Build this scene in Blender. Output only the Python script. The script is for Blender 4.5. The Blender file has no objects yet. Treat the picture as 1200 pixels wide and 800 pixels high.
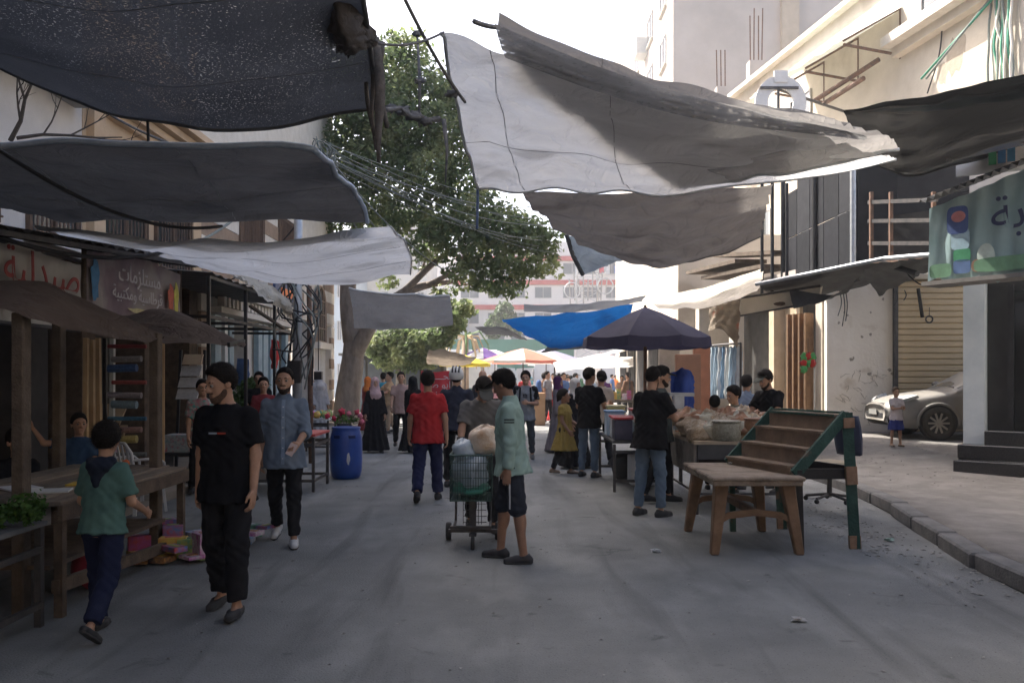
import bpy, bmesh, math, random
import numpy as np
from mathutils import Vector, Matrix, Euler
random.seed(7); np.random.seed(7)
rad = math.radians
SC = bpy.context.scene
COL = SC.collection

# ------------------------------------------------------------------ camera
CH, HZ, FP = 1.68, 440.0, 1000.0          # eye height, horizon row, focal length in photo pixels
cam = bpy.data.cameras.new('camera'); cam.sensor_width = 36.0; cam.lens = 36.0 * FP / 1200.0
cam.shift_y = (HZ - 400.0) / 1200.0
cam.clip_start = 0.1; cam.clip_end = 2000
camo = bpy.data.objects.new('camera', cam); COL.objects.link(camo)
camo.location = (0, 0, CH); camo.rotation_euler = (rad(90), 0, 0)
SC.camera = camo

# ------------------------------------------------------------------ sky, sun, exposure
SUN_EL = rad(48.0)
SUN_AZ_X, SUN_AZ_Y = -0.72, 0.69          # the sun stands ahead and to the left
w = bpy.data.worlds.new('World'); SC.world = w; w.use_nodes = True
nt = w.node_tree; nt.nodes.clear()
sky = nt.nodes.new('ShaderNodeTexSky'); sky.sky_type = 'NISHITA'; sky.sun_disc = False
sky.sun_elevation = SUN_EL; sky.sun_rotation = math.atan2(SUN_AZ_X, SUN_AZ_Y)
sky.altitude = 20; sky.air_density = 0.75; sky.dust_density = 5.5; sky.ozone_density = 0.6
bg = nt.nodes.new('ShaderNodeBackground'); bg.inputs['Strength'].default_value = 0.15
wo = nt.nodes.new('ShaderNodeOutputWorld')
nt.links.new(sky.outputs[0], bg.inputs[0]); nt.links.new(bg.outputs[0], wo.inputs[0])
sl = bpy.data.lights.new('sun', 'SUN'); sl.energy = 3.4; sl.angle = rad(0.5); sl.color = (1.0, 0.94, 0.85)
so = bpy.data.objects.new('sun', sl); COL.objects.link(so)
_h = math.cos(SUN_EL); _n = math.hypot(SUN_AZ_X, SUN_AZ_Y)
_d = Vector((SUN_AZ_X / _n * _h, SUN_AZ_Y / _n * _h, math.sin(SUN_EL)))
so.rotation_euler = (-_d).to_track_quat('-Z', 'Y').to_euler()
so.location = _d * 60
SC.view_settings.view_transform = 'Standard'; SC.view_settings.look = 'None'
SC.view_settings.gamma = 1.0; SC.view_settings.use_curve_mapping = False
SC.view_settings.exposure = 1.76
SC.render.engine = 'CYCLES'
cy = SC.cycles
cy.max_bounces = 8; cy.diffuse_bounces = 5; cy.glossy_bounces = 3; cy.transmission_bounces = 6
cy.transparent_max_bounces = 12; cy.volume_bounces = 1; cy.use_denoising = True
cy.caustics_reflective = False; cy.caustics_refractive = False; cy.sample_clamp_indirect = 6.0

# ------------------------------------------------------------------ helpers
def P(x, y, Z):
    return Vector(((x - 600.0) * Z / FP, Z, CH - (y - HZ) * Z / FP))
def PX(x, Z): return (x - 600.0) * Z / FP
def PZ(y, Z): return CH - (y - HZ) * Z / FP

_M = {}
def mat(name, c1, c2=None, scale=6.0, rough=0.8, bump=0.0, bscale=40.0, metal=0.0, trans=0.0, spec=0.35, stretch=(1, 1, 1),
        c3=None, s3=0.8, t3=0.55, emit=0.0, coat=0.0, sheen=0.0, detail=5.0):
    """procedural surface: two colours mixed by noise, an optional third in larger patches, bump, optional translucency"""
    if name in _M: return _M[name]
    m = bpy.data.materials.new(name); m.use_nodes = True
    t = m.node_tree; N = t.nodes; L = t.links
    b = N['Principled BSDF']; out = N['Material Output']
    b.inputs['Roughness'].default_value = rough; b.inputs['Metallic'].default_value = metal
    b.inputs['Specular IOR Level'].default_value = spec
    if coat: b.inputs['Coat Weight'].default_value = coat
    if sheen: b.inputs['Sheen Weight'].default_value = sheen
    tc = N.new('ShaderNodeTexCoord'); mp = N.new('ShaderNodeMapping'); mp.inputs['Scale'].default_value = stretch
    L.new(tc.outputs['Object'], mp.inputs['Vector'])
    col = None
    if c2 is not None:
        nz = N.new('ShaderNodeTexNoise'); nz.inputs['Scale'].default_value = scale; nz.inputs['Detail'].default_value = detail
        nz.inputs['Roughness'].default_value = 0.62
        L.new(mp.outputs[0], nz.inputs['Vector'])
        cr = N.new('ShaderNodeValToRGB'); cr.color_ramp.elements[0].position = 0.32; cr.color_ramp.elements[1].position = 0.68
        cr.color_ramp.elements[0].color = (*c1, 1); cr.color_ramp.elements[1].color = (*c2, 1)
        L.new(nz.outputs['Fac'], cr.inputs['Fac']); col = cr.outputs['Color']
        if c3 is not None:
            n3 = N.new('ShaderNodeTexNoise'); n3.inputs['Scale'].default_value = s3; n3.inputs['Detail'].default_value = 6
            L.new(mp.outputs[0], n3.inputs['Vector'])
            r3 = N.new('ShaderNodeValToRGB'); r3.color_ramp.elements[0].position = t3; r3.color_ramp.elements[1].position = t3 + 0.12
            L.new(n3.outputs['Fac'], r3.inputs['Fac'])
            mx = N.new('ShaderNodeMix'); mx.data_type = 'RGBA'
            L.new(r3.outputs['Color'], mx.inputs['Factor']); L.new(col, mx.inputs['A']); mx.inputs['B'].default_value = (*c3, 1)
            col = mx.outputs['Result']
        L.new(col, b.inputs['Base Color'])
    else:
        b.inputs['Base Color'].default_value = (*c1, 1)
    if bump:
        nb = N.new('ShaderNodeTexNoise'); nb.inputs['Scale'].default_value = bscale; nb.inputs['Detail'].default_value = 4
        L.new(mp.outputs[0], nb.inputs['Vector'])
        bp = N.new('ShaderNodeBump'); bp.inputs['Strength'].default_value = bump; bp.inputs['Distance'].default_value = 0.02
        L.new(nb.outputs['Fac'], bp.inputs['Height']); L.new(bp.outputs[0], b.inputs['Normal'])
    if trans:
        tr = N.new('ShaderNodeBsdfTranslucent'); ms = N.new('ShaderNodeMixShader'); ms.inputs[0].default_value = trans
        if col is not None: L.new(col, tr.inputs['Color'])
        else: tr.inputs['Color'].default_value = (*c1, 1)
        L.new(b.outputs[0], ms.inputs[1]); L.new(tr.outputs[0], ms.inputs[2]); L.new(ms.outputs[0], out.inputs['Surface'])
    if emit:
        b.inputs['Emission Color'].default_value = (*c1, 1); b.inputs['Emission Strength'].default_value = emit
    _M[name] = m
    return m

def glass_mat():
    if 'glass' in _M: return _M['glass']
    m = mat('glass', (0.05, 0.06, 0.065), rough=0.06, spec=0.9); return m

class MB:
    """collects shapes and builds them as one mesh object"""
    def __init__(s): s.v = []; s.f = []
    def add(s, vs, fs):
        o = len(s.v); s.v += [tuple(q) for q in vs]; s.f += [tuple(i + o for i in q) for q in fs]; return s
    def box(s, c, d, rot=None):
        c = Vector(c); hx, hy, hz = d[0] / 2, d[1] / 2, d[2] / 2
        R = rot.to_matrix() if isinstance(rot, Euler) else (Matrix.Rotation(rot, 3, 'Z') if rot is not None and not isinstance(rot, Matrix) else rot)
        vs = []
        for z in (-hz, hz):
            for x, y in ((-hx, -hy), (hx, -hy), (hx, hy), (-hx, hy)):
                q = Vector((x, y, z)); vs.append(c + (R @ q if R is not None else q))
        return s.add(vs, [(3, 2, 1, 0), (4, 5, 6, 7), (0, 1, 5, 4), (1, 2, 6, 5), (2, 3, 7, 6), (3, 0, 4, 7)])
    def beam(s, a, b, w, h, up=(0, 0, 1)):
        a = Vector(a); b = Vector(b); d = (b - a); L = d.length; d.normalize()
        u = Vector(up); x = d.cross(u)
        if x.length < 1e-3: x = d.cross(Vector((0, 1, 0)))
        x.normalize(); z = x.cross(d)
        vs = []
        for p in (a, b):
            for i, j in ((-1, -1), (1, -1), (1, 1), (-1, 1)): vs.append(p + x * (i * w / 2) + z * (j * h / 2))
        return s.add(vs, [(0, 1, 2, 3), (7, 6, 5, 4), (0, 4, 5, 1), (1, 5, 6, 2), (2, 6, 7, 3), (3, 7, 4, 0)])
    def tube(s, pts, r, n=6, cap=True):
        pts = [Vector(p) for p in pts]; rs = r if isinstance(r, (list, tuple)) else [r] * len(pts)
        vs = []; fs = []; px = None
        for i, p in enumerate(pts):
            d = (pts[min(i + 1, len(pts) - 1)] - pts[max(i - 1, 0)])
            if d.length < 1e-9: d = Vector((0, 0, 1))
            d.normalize()
            if px is None: px = d.orthogonal().normalized()
            else:
                px = px - d * px.dot(d)
                px = px.normalized() if px.length > 1e-6 else d.orthogonal().normalized()
            py = d.cross(px)
            for k in range(n):
                a = 2 * math.pi * k / n; vs.append(p + (px * math.cos(a) + py * math.sin(a)) * rs[i])
        for i in range(len(pts) - 1):
            for k in range(n):
                k2 = (k + 1) % n; fs.append((i * n + k, i * n + k2, (i + 1) * n + k2, (i + 1) * n + k))
        if cap:
            fs.append(tuple(range(n - 1, -1, -1))); fs.append(tuple(range((len(pts) - 1) * n, len(pts) * n)))
        return s.add(vs, fs)
    def lathe(s, prof, n=20, c=(0, 0, 0)):
        vs = []; fs = []; cx, cyy, cz = c
        for r, z in prof:
            for k in range(n):
                a = 2 * math.pi * k / n; vs.append((cx + r * math.cos(a), cyy + r * math.sin(a), cz + z))
        for i in range(len(prof) - 1):
            for k in range(n):
                k2 = (k + 1) % n; fs.append((i * n + k, i * n + k2, (i + 1) * n + k2, (i + 1) * n + k))
        fs.append(tuple(range(n - 1, -1, -1))); fs.append(tuple(range((len(prof) - 1) * n, len(prof) * n)))
        return s.add(vs, fs)
    def grid(s, pts):                     # pts[i][j]
        a, b = len(pts), len(pts[0]); vs = [p for r in pts for p in r]
        return s.add(vs, [(i * b + j, i * b + j + 1, (i + 1) * b + j + 1, (i + 1) * b + j) for i in range(a - 1) for j in range(b - 1)])
    def prism(s, poly, z0, z1):           # poly: list of (x, y), counter-clockwise
        n = len(poly)
        vs = [(x, y, z0) for x, y in poly] + [(x, y, z1) for x, y in poly]
        return s.add(vs, [tuple(range(n - 1, -1, -1)), tuple(range(n, 2 * n))] + [(i, (i + 1) % n, n + (i + 1) % n, n + i) for i in range(n)])
    def extrude(s, poly, o, ux, uy, un, depth):   # planar outline in the plane (ux, uy), thickened along un
        o, ux, uy, un = Vector(o), Vector(ux), Vector(uy), Vector(un); n = len(poly)
        vs = [o + ux * x + uy * y for x, y in poly]; vs += [q + un * depth for q in vs]
        return s.add(vs, [tuple(range(n)), tuple(range(2 * n - 1, n - 1, -1))] + [((i + 1) % n, i, n + i, n + (i + 1) % n) for i in range(n)])
    def blob(s, c, r, seed=0, amp=0.18, n=10, m=7, squash=1.0):
        rnd = random.Random(seed); ph = [rnd.uniform(0, 6.3) for _ in range(6)]
        c = Vector(c); r = r if isinstance(r, (tuple, list)) else (r, r, r * squash); vs = []; fs = []
        for i in range(m + 1):
            th = math.pi * i / m
            for k in range(n):
                a = 2 * math.pi * k / n
                q = 1 + amp * (math.sin(3 * a + ph[0] + 2 * th) * .4 + math.sin(5 * th + ph[1] + a) * .35 + math.sin(7 * a + ph[2]) * math.sin(4 * th + ph[3]) * .4)
                vs.append(c + Vector((r[0] * q * math.sin(th) * math.cos(a), r[1] * q * math.sin(th) * math.sin(a), r[2] * q * math.cos(th))))
        for i in range(m):
            for k in range(n):
                k2 = (k + 1) % n; fs.append((i * n + k, (i + 1) * n + k, (i + 1) * n + k2, i * n + k2))
        return s.add(vs, fs)
    def mesh(s, name):
        me = bpy.data.meshes.new(name); me.from_pydata(s.v, [], s.f); me.update(); return me
    def build(s, name, m, parent=None, smooth=False, bevel=0.0, world=True, subsurf=0):
        me = s.mesh(name)
        if smooth: me.polygons.foreach_set('use_smooth', [True] * len(me.polygons))
        return link(name, me, m, parent, bevel, world, subsurf)

_MW = {}
def link(name, me, m, parent=None, bevel=0.0, world=True, subsurf=0):
    o = bpy.data.objects.new(name, me); COL.objects.link(o)
    if m is not None:
        me.materials.clear(); me.materials.append(m)
    if parent is not None:
        o.parent = parent
        if world:
            root = parent
            o.matrix_parent_inverse = wm(parent).inverted()
    if bevel:
        b = o.modifiers.new('bevel', 'BEVEL'); b.width = bevel; b.segments = 1; b.limit_method = 'ANGLE'
    if subsurf:
        b = o.modifiers.new('sub', 'SUBSURF'); b.levels = subsurf; b.render_levels = subsurf
    return o
def wm(o):
    m = Matrix.LocRotScale(o.location, o.rotation_euler.to_quaternion(), o.scale)
    return wm(o.parent) @ o.matrix_parent_inverse @ m if o.parent else m

def tag(o, label=None, cat=None, group=None, kind=None):
    if label: o['label'] = label
    if cat: o['category'] = cat
    if group: o['group'] = group
    if kind: o['kind'] = kind
    return o
def thing(name, label, cat, loc=(0, 0, 0), rz=0.0, group=None):
    o = bpy.data.objects.new(name, None); COL.objects.link(o); o.empty_display_size = 0.2
    o.location = loc; o.rotation_euler = (0, 0, rz)
    return tag(o, label, cat, group)
def copy_tree(o, parent=None):
    c = o.copy(); COL.objects.link(c); c.parent = parent
    for ch in list(o.children): copy_tree(ch, c)
    return c
def inst(proto, name, parent):            # another child that shares proto's mesh
    c = proto.copy(); c.name = name; COL.objects.link(c); c.parent = parent; return c

def sag(a, b, d, n=10):
    a = Vector(a); b = Vector(b)
    return [a.lerp(b, i / n) - Vector((0, 0, d * 4 * (i / n) * (1 - i / n))) for i in range(n + 1)]
def catmull(pts, n):
    """pts: array (k, 3) -> n points through them"""
    p = np.array(pts, float); k = len(p)
    if k == 2: return np.array([p[0] + (p[1] - p[0]) * t for t in np.linspace(0, 1, n)])
    e = np.vstack([2 * p[0] - p[1], p, 2 * p[-1] - p[-2]])
    out = []
    for t in np.linspace(0, k - 1, n):
        i = min(int(t), k - 2); f = t - i
        a, b, c, d = e[i], e[i + 1], e[i + 2], e[i + 3]
        out.append(0.5 * (2 * b + (c - a) * f + (2 * a - 5 * b + 4 * c - d) * f * f + (3 * b - a - 3 * c + d) * f ** 3))
    return np.array(out)

_seed = [0]
def text_mesh(s, size, thick=0.004):
    """flat lettering with a little depth, laid out in XY, centred; Arabic is given in presentation forms, reversed"""
    c = bpy.data.curves.new('lettering', 'FONT'); c.body = s; c.size = size; c.extrude = thick; c.align_x = 'CENTER'; c.align_y = 'CENTER'
    c.resolution_u = 4
    o = bpy.data.objects.new('lettering_tmp', c); COL.objects.link(o)
    dg = bpy.context.evaluated_depsgraph_get(); me = bpy.data.meshes.new_from_object(o.evaluated_get(dg))
    bpy.data.objects.remove(o); bpy.data.curves.remove(c)
    return me
def text_on(s, size, o, ux, uy, m, parent, name='lettering', bend=None, bold=0.0):
    """lettering whose x runs along ux and y along uy from the world point o"""
    me = text_mesh(s[::-1], size)
    o, ux, uy = Vector(o), Vector(ux).normalized(), Vector(uy).normalized(); un = ux.cross(uy)
    for v in me.vertices:
        q = o + ux * v.co.x + uy * v.co.y + un * v.co.z
        if bend: q = q + un * bend(v.co.x, v.co.y)
        v.co = q
    return link(name, me, m, parent)

# ------------------------------------------------------------------ common materials
WOOD = mat('old_wood', (0.065, 0.047, 0.033), (0.14, 0.105, 0.075), 5, 0.85, 0.5, 60, stretch=(1, 1, 1))
WOOD_D = mat('dark_wood', (0.07, 0.05, 0.037), (0.15, 0.105, 0.07), 7, 0.85, 0.4, 60)
STEEL = mat('dark_steel', (0.05, 0.05, 0.052), (0.10, 0.09, 0.085), 9, 0.55, 0.1, 60, metal=0.4)
RUST = mat('rusty_steel', (0.09, 0.06, 0.045), (0.20, 0.11, 0.07), 9, 0.8, 0.3, 70)
BLACK = mat('black_paint', (0.014, 0.014, 0.016), (0.03, 0.03, 0.032), 6, 0.5)
GALV = mat('galvanised', (0.35, 0.37, 0.39), (0.5, 0.52, 0.54), 7, 0.5, metal=0.5)
ROPE = mat('rope', (0.10, 0.10, 0.105), (0.2, 0.19, 0.18), 30, 0.9)
CABLE_W = mat('pale_cable', (0.16, 0.18, 0.165), (0.24, 0.26, 0.24), 20, 0.9, spec=0.05)
CABLE_B = mat('black_cable', (0.02, 0.02, 0.022), rough=0.6)
# ================================================================== people: implicit bodies meshed with surface nets
class Field:
    def __init__(s, lo, hi, h):
        s.h = h; s.lo = np.array(lo, float) - 2 * h; n = np.ceil((np.array(hi) - s.lo) / h).astype(int) + 3
        s.ax = [(s.lo[i] + h * np.arange(n[i])).astype(np.float32) for i in range(3)]
        s.d = np.full(tuple(n), 0.4, np.float32)
    def sl(s, lo, hi):
        r = []
        for i in range(3):
            a = int(max(0, math.floor((lo[i] - s.lo[i]) / s.h))); b = int(min(len(s.ax[i]), math.ceil((hi[i] - s.lo[i]) / s.h) + 1))
            if b <= a: return None
            r.append(slice(a, b))
        return tuple(r)
    def pts(s, q):
        return s.ax[0][q[0]][:, None, None], s.ax[1][q[1]][None, :, None], s.ax[2][q[2]][None, None, :]
    def add(s, pr, k=0.02, off=0.0):
        fn, lo, hi = pr; m = k + 0.03 + max(off, 0)
        q = s.sl(np.array(lo) - m, np.array(hi) + m)
        if q is None: return
        b = fn(*s.pts(q)) - off; a = s.d[q]
        if k > 0:
            h = np.clip(0.5 + 0.5 * (b - a) / k, 0, 1); s.d[q] = b + (a - b) * h - k * h * (1 - h)
        else: s.d[q] = np.minimum(a, b)
    def sub(s, pr, k=0.01, off=0.0):
        fn, lo, hi = pr; m = k + 0.03 + max(off, 0)
        q = s.sl(np.array(lo) - m, np.array(hi) + m)
        if q is None: return
        b = -(fn(*s.pts(q)) - off); a = s.d[q]
        h = np.clip(0.5 - 0.5 * (b - a) / k, 0, 1); s.d[q] = b + (a - b) * h + k * h * (1 - h)
    def clip(s, fn):
        q = (slice(None),) * 3; s.d = np.maximum(s.d, fn(*s.pts(q)).astype(np.float32))
    def sclip(s, fn, k):
        b = fn(*s.pts((slice(None),) * 3)).astype(np.float32); a = s.d; h = np.clip(0.5 - 0.5 * (b - a) / k, 0, 1); s.d = b + (a - b) * h + k * h * (1 - h)
    def wrinkle(s, amp, seed=0.0, f=1.0):
        i = np.nonzero(np.abs(s.d) < 0.04)
        if len(i[0]) == 0: return
        X, Y, Z = s.ax[0][i[0]], s.ax[1][i[1]], s.ax[2][i[2]]
        a = np.sin(Z * 36 * f + 3 * np.sin(X * 15 + seed) + 2.4 * np.sin(Y * 17 + seed * 2))
        b = np.sin((X * 33 + Z * 21) * f + 2.5 * np.sin(Z * 12 + Y * 9 + seed)); c = np.sin((Y * 29 - Z * 25 + X * 11) * f + 2.0 * np.sin(Z * 8 - X * 14 + seed * 3))
        s.d[i] += amp * (0.5 * a + 0.5 * (1 - 2 * np.abs(b)) + 0.45 * (1 - 2 * np.abs(c)))
    def mesh(s):
        d = s.d; I = d < 0; nx, ny, nz = d.shape
        off = [(0, 0, 0), (1, 0, 0), (0, 1, 0), (1, 1, 0), (0, 0, 1), (1, 0, 1), (0, 1, 1), (1, 1, 1)]
        cnt = np.zeros((nx - 1, ny - 1, nz - 1), np.int8)
        for o in off: cnt += I[o[0]:nx - 1 + o[0], o[1]:ny - 1 + o[1], o[2]:nz - 1 + o[2]]
        idx = np.argwhere((cnt > 0) & (cnt < 8))
        if len(idx) == 0: return np.zeros((0, 3)), np.zeros((0, 4), int)
        vals = np.stack([d[idx[:, 0] + o[0], idx[:, 1] + o[1], idx[:, 2] + o[2]] for o in off], 1)
        acc = np.zeros((len(idx), 3)); n = np.zeros(len(idx))
        for i in range(8):
            for j in range(i + 1, 8):
                if sum(abs(off[i][k] - off[j][k]) for k in range(3)) != 1: continue
                m = (vals[:, i] < 0) != (vals[:, j] < 0)
                t = np.where(m, vals[:, i] / np.where(m, vals[:, i] - vals[:, j], 1), 0)
                p = np.array(off[i])[None] + t[:, None] * (np.array(off[j]) - np.array(off[i]))[None]
                acc += p * m[:, None]; n += m
        V = s.lo + (idx + acc / n[:, None]) * s.h
        ID = np.full(cnt.shape, -1, np.int64); ID[idx[:, 0], idx[:, 1], idx[:, 2]] = np.arange(len(idx))
        F = []
        for ax in range(3):
            u, v = [(1, 2), (2, 0), (0, 1)][ax]
            a = [slice(1, k - 1) for k in d.shape]; a[ax] = slice(0, d.shape[ax] - 1)
            b = list(a); b[ax] = slice(1, d.shape[ax])
            A = I[tuple(a)]; B = I[tuple(b)]
            e = np.argwhere(A != B)
            if len(e) == 0: continue
            fl = A[e[:, 0], e[:, 1], e[:, 2]]
            base = e.copy(); base[:, u] += 1; base[:, v] += 1
            def cell(du, dv):
                c = base.copy(); c[:, u] -= du; c[:, v] -= dv; return ID[c[:, 0], c[:, 1], c[:, 2]]
            q = np.stack([cell(1, 1), cell(0, 1), cell(0, 0), cell(1, 0)], 1)
            q = np.where(fl[:, None], q, q[:, ::-1]); F.append(q)
        F = np.vstack(F); F = F[(F >= 0).all(1)]
        return V, F

def rcone(a, b, ra, rb, cut=False, cut0=False):
    a = np.array(a, float); b = np.array(b, float); ab = b - a; L2 = float(ab @ ab) + 1e-9; L = math.sqrt(L2); r = max(ra, rb)
    def fn(X, Y, Z):
        x, y, z = X - a[0], Y - a[1], Z - a[2]
        t0 = (x * ab[0] + y * ab[1] + z * ab[2]) / L2; t = np.clip(t0, 0, 1)
        d = np.sqrt((x - t * ab[0]) ** 2 + (y - t * ab[1]) ** 2 + (z - t * ab[2]) ** 2) - (ra + (rb - ra) * t)
        if cut: d = np.maximum(d, (t0 - 1) * L)
        if cut0: d = np.maximum(d, -t0 * L)
        return d
    return fn, np.minimum(a, b) - r, np.maximum(a, b) + r
def ell(c, r, R=None):
    c = np.array(c, float); r = np.array(r, float); m = float(r.max())
    def fn(X, Y, Z):
        x, y, z = X - c[0], Y - c[1], Z - c[2]
        if R is not None:
            x, y, z = (R[0, 0] * x + R[1, 0] * y + R[2, 0] * z, R[0, 1] * x + R[1, 1] * y + R[2, 1] * z, R[0, 2] * x + R[1, 2] * y + R[2, 2] * z)
        k0 = np.sqrt((x / r[0]) ** 2 + (y / r[1]) ** 2 + (z / r[2]) ** 2); k1 = np.sqrt((x / r[0] ** 2) ** 2 + (y / r[1] ** 2) ** 2 + (z / r[2] ** 2) ** 2) + 1e-6
        return k0 * (k0 - 1) / k1
    return fn, c - m, c + m
def loft(o, R, st, fold=0.0, nf=9):
    """st: rows (z, rx, ry, cy) of elliptical sections in the frame R at o"""
    st = np.array(st, float); o = np.array(o, float); zs = st[:, 0]; m = st[:, 1].max() + 0.05
    def fn(X, Y, Z):
        x, y, z = X - o[0], Y - o[1], Z - o[2]
        lx, ly, lz = (R[0, 0] * x + R[1, 0] * y + R[2, 0] * z, R[0, 1] * x + R[1, 1] * y + R[2, 1] * z, R[0, 2] * x + R[1, 2] * y + R[2, 2] * z)
        rx = np.interp(lz, zs, st[:, 1]); ry = np.interp(lz, zs, st[:, 2]); ly = ly - np.interp(lz, zs, st[:, 3])
        q = np.sqrt((lx / rx) ** 2 + (ly / ry) ** 2)
        d = (q - 1) * np.minimum(rx, ry)
        if fold: d = d + fold * np.sin(np.arctan2(ly, lx) * nf + lz * 3) * np.clip((st[-1, 0] - lz) / (st[-1, 0] - st[0, 0]), 0, 1)
        return np.maximum(np.maximum(d, zs[0] - lz), lz - zs[-1])
    e = [o + R @ np.array([0, 0, zs[0]]), o + R @ np.array([0, 0, zs[-1]])]
    return fn, np.minimum(e[0], e[1]) - m, np.maximum(e[0], e[1]) + m

def RX(a): c, s = math.cos(a), math.sin(a); return np.array([[1, 0, 0], [0, c, -s], [0, s, c]])
def RY(a): c, s = math.cos(a), math.sin(a); return np.array([[c, 0, s], [0, 1, 0], [-s, 0, c]])
def RZ(a): c, s = math.cos(a), math.sin(a); return np.array([[c, -s, 0], [s, c, 0], [0, 0, 1]])
def unit(v): v = np.array(v, float); return v / (np.linalg.norm(v) + 1e-9)

def np_mesh(name, VF, scale=1.0):
    V = []; Fq = []; o = 0
    for v, f in VF:
        V.append(v); Fq.append(f + o); o += len(v)
    V = np.vstack(V) * scale; Fq = np.vstack(Fq)
    me = bpy.data.meshes.new(name); me.vertices.add(len(V)); me.vertices.foreach_set('co', V.astype(np.float32).ravel())
    me.loops.add(len(Fq) * 4); me.loops.foreach_set('vertex_index', Fq.astype(np.int32).ravel())
    me.polygons.add(len(Fq)); me.polygons.foreach_set('loop_start', np.arange(0, len(Fq) * 4, 4, dtype=np.int32))
    me.polygons.foreach_set('use_smooth', np.ones(len(Fq), bool)); me.update(calc_edges=True); me.validate()
    return me

def cloth(name, c, c2=None, rough=0.9, scale=9, bump=0.25, bs=220):
    c2 = c2 or tuple(min(1, x * 1.25 + 0.004) for x in c)
    return mat('fabric_' + name, c, c2, scale, rough, bump, bs, spec=0.15)
SKIN = mat('skin_tan', (0.36, 0.20, 0.125), (0.43, 0.25, 0.165), 14, 0.55, 0.1, 120)
SKIN_D = mat('skin_brown', (0.25, 0.135, 0.085), (0.31, 0.175, 0.115), 14, 0.55, 0.1, 120)
HAIR = mat('hair_black', (0.006, 0.005, 0.0045), (0.016, 0.012, 0.010), 40, 0.75, 0.4, 90, spec=0.12)
BEARD = mat('beard_dark', (0.022, 0.015, 0.011), (0.055, 0.036, 0.026), 60, 0.9, 0.5, 120, spec=0.1)
STUB = mat('beard_stubble', (0.08, 0.05, 0.036), (0.15, 0.09, 0.062), 80, 0.9, 0.5, 160, spec=0.1)
EYE = mat('eye_dark', (0.02, 0.015, 0.012), rough=0.3)
EYEW = mat('eye_white', (0.26, 0.24, 0.22), rough=0.4)
SOLE = mat('shoe_sole', (0.05, 0.05, 0.05), rough=0.8)

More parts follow.
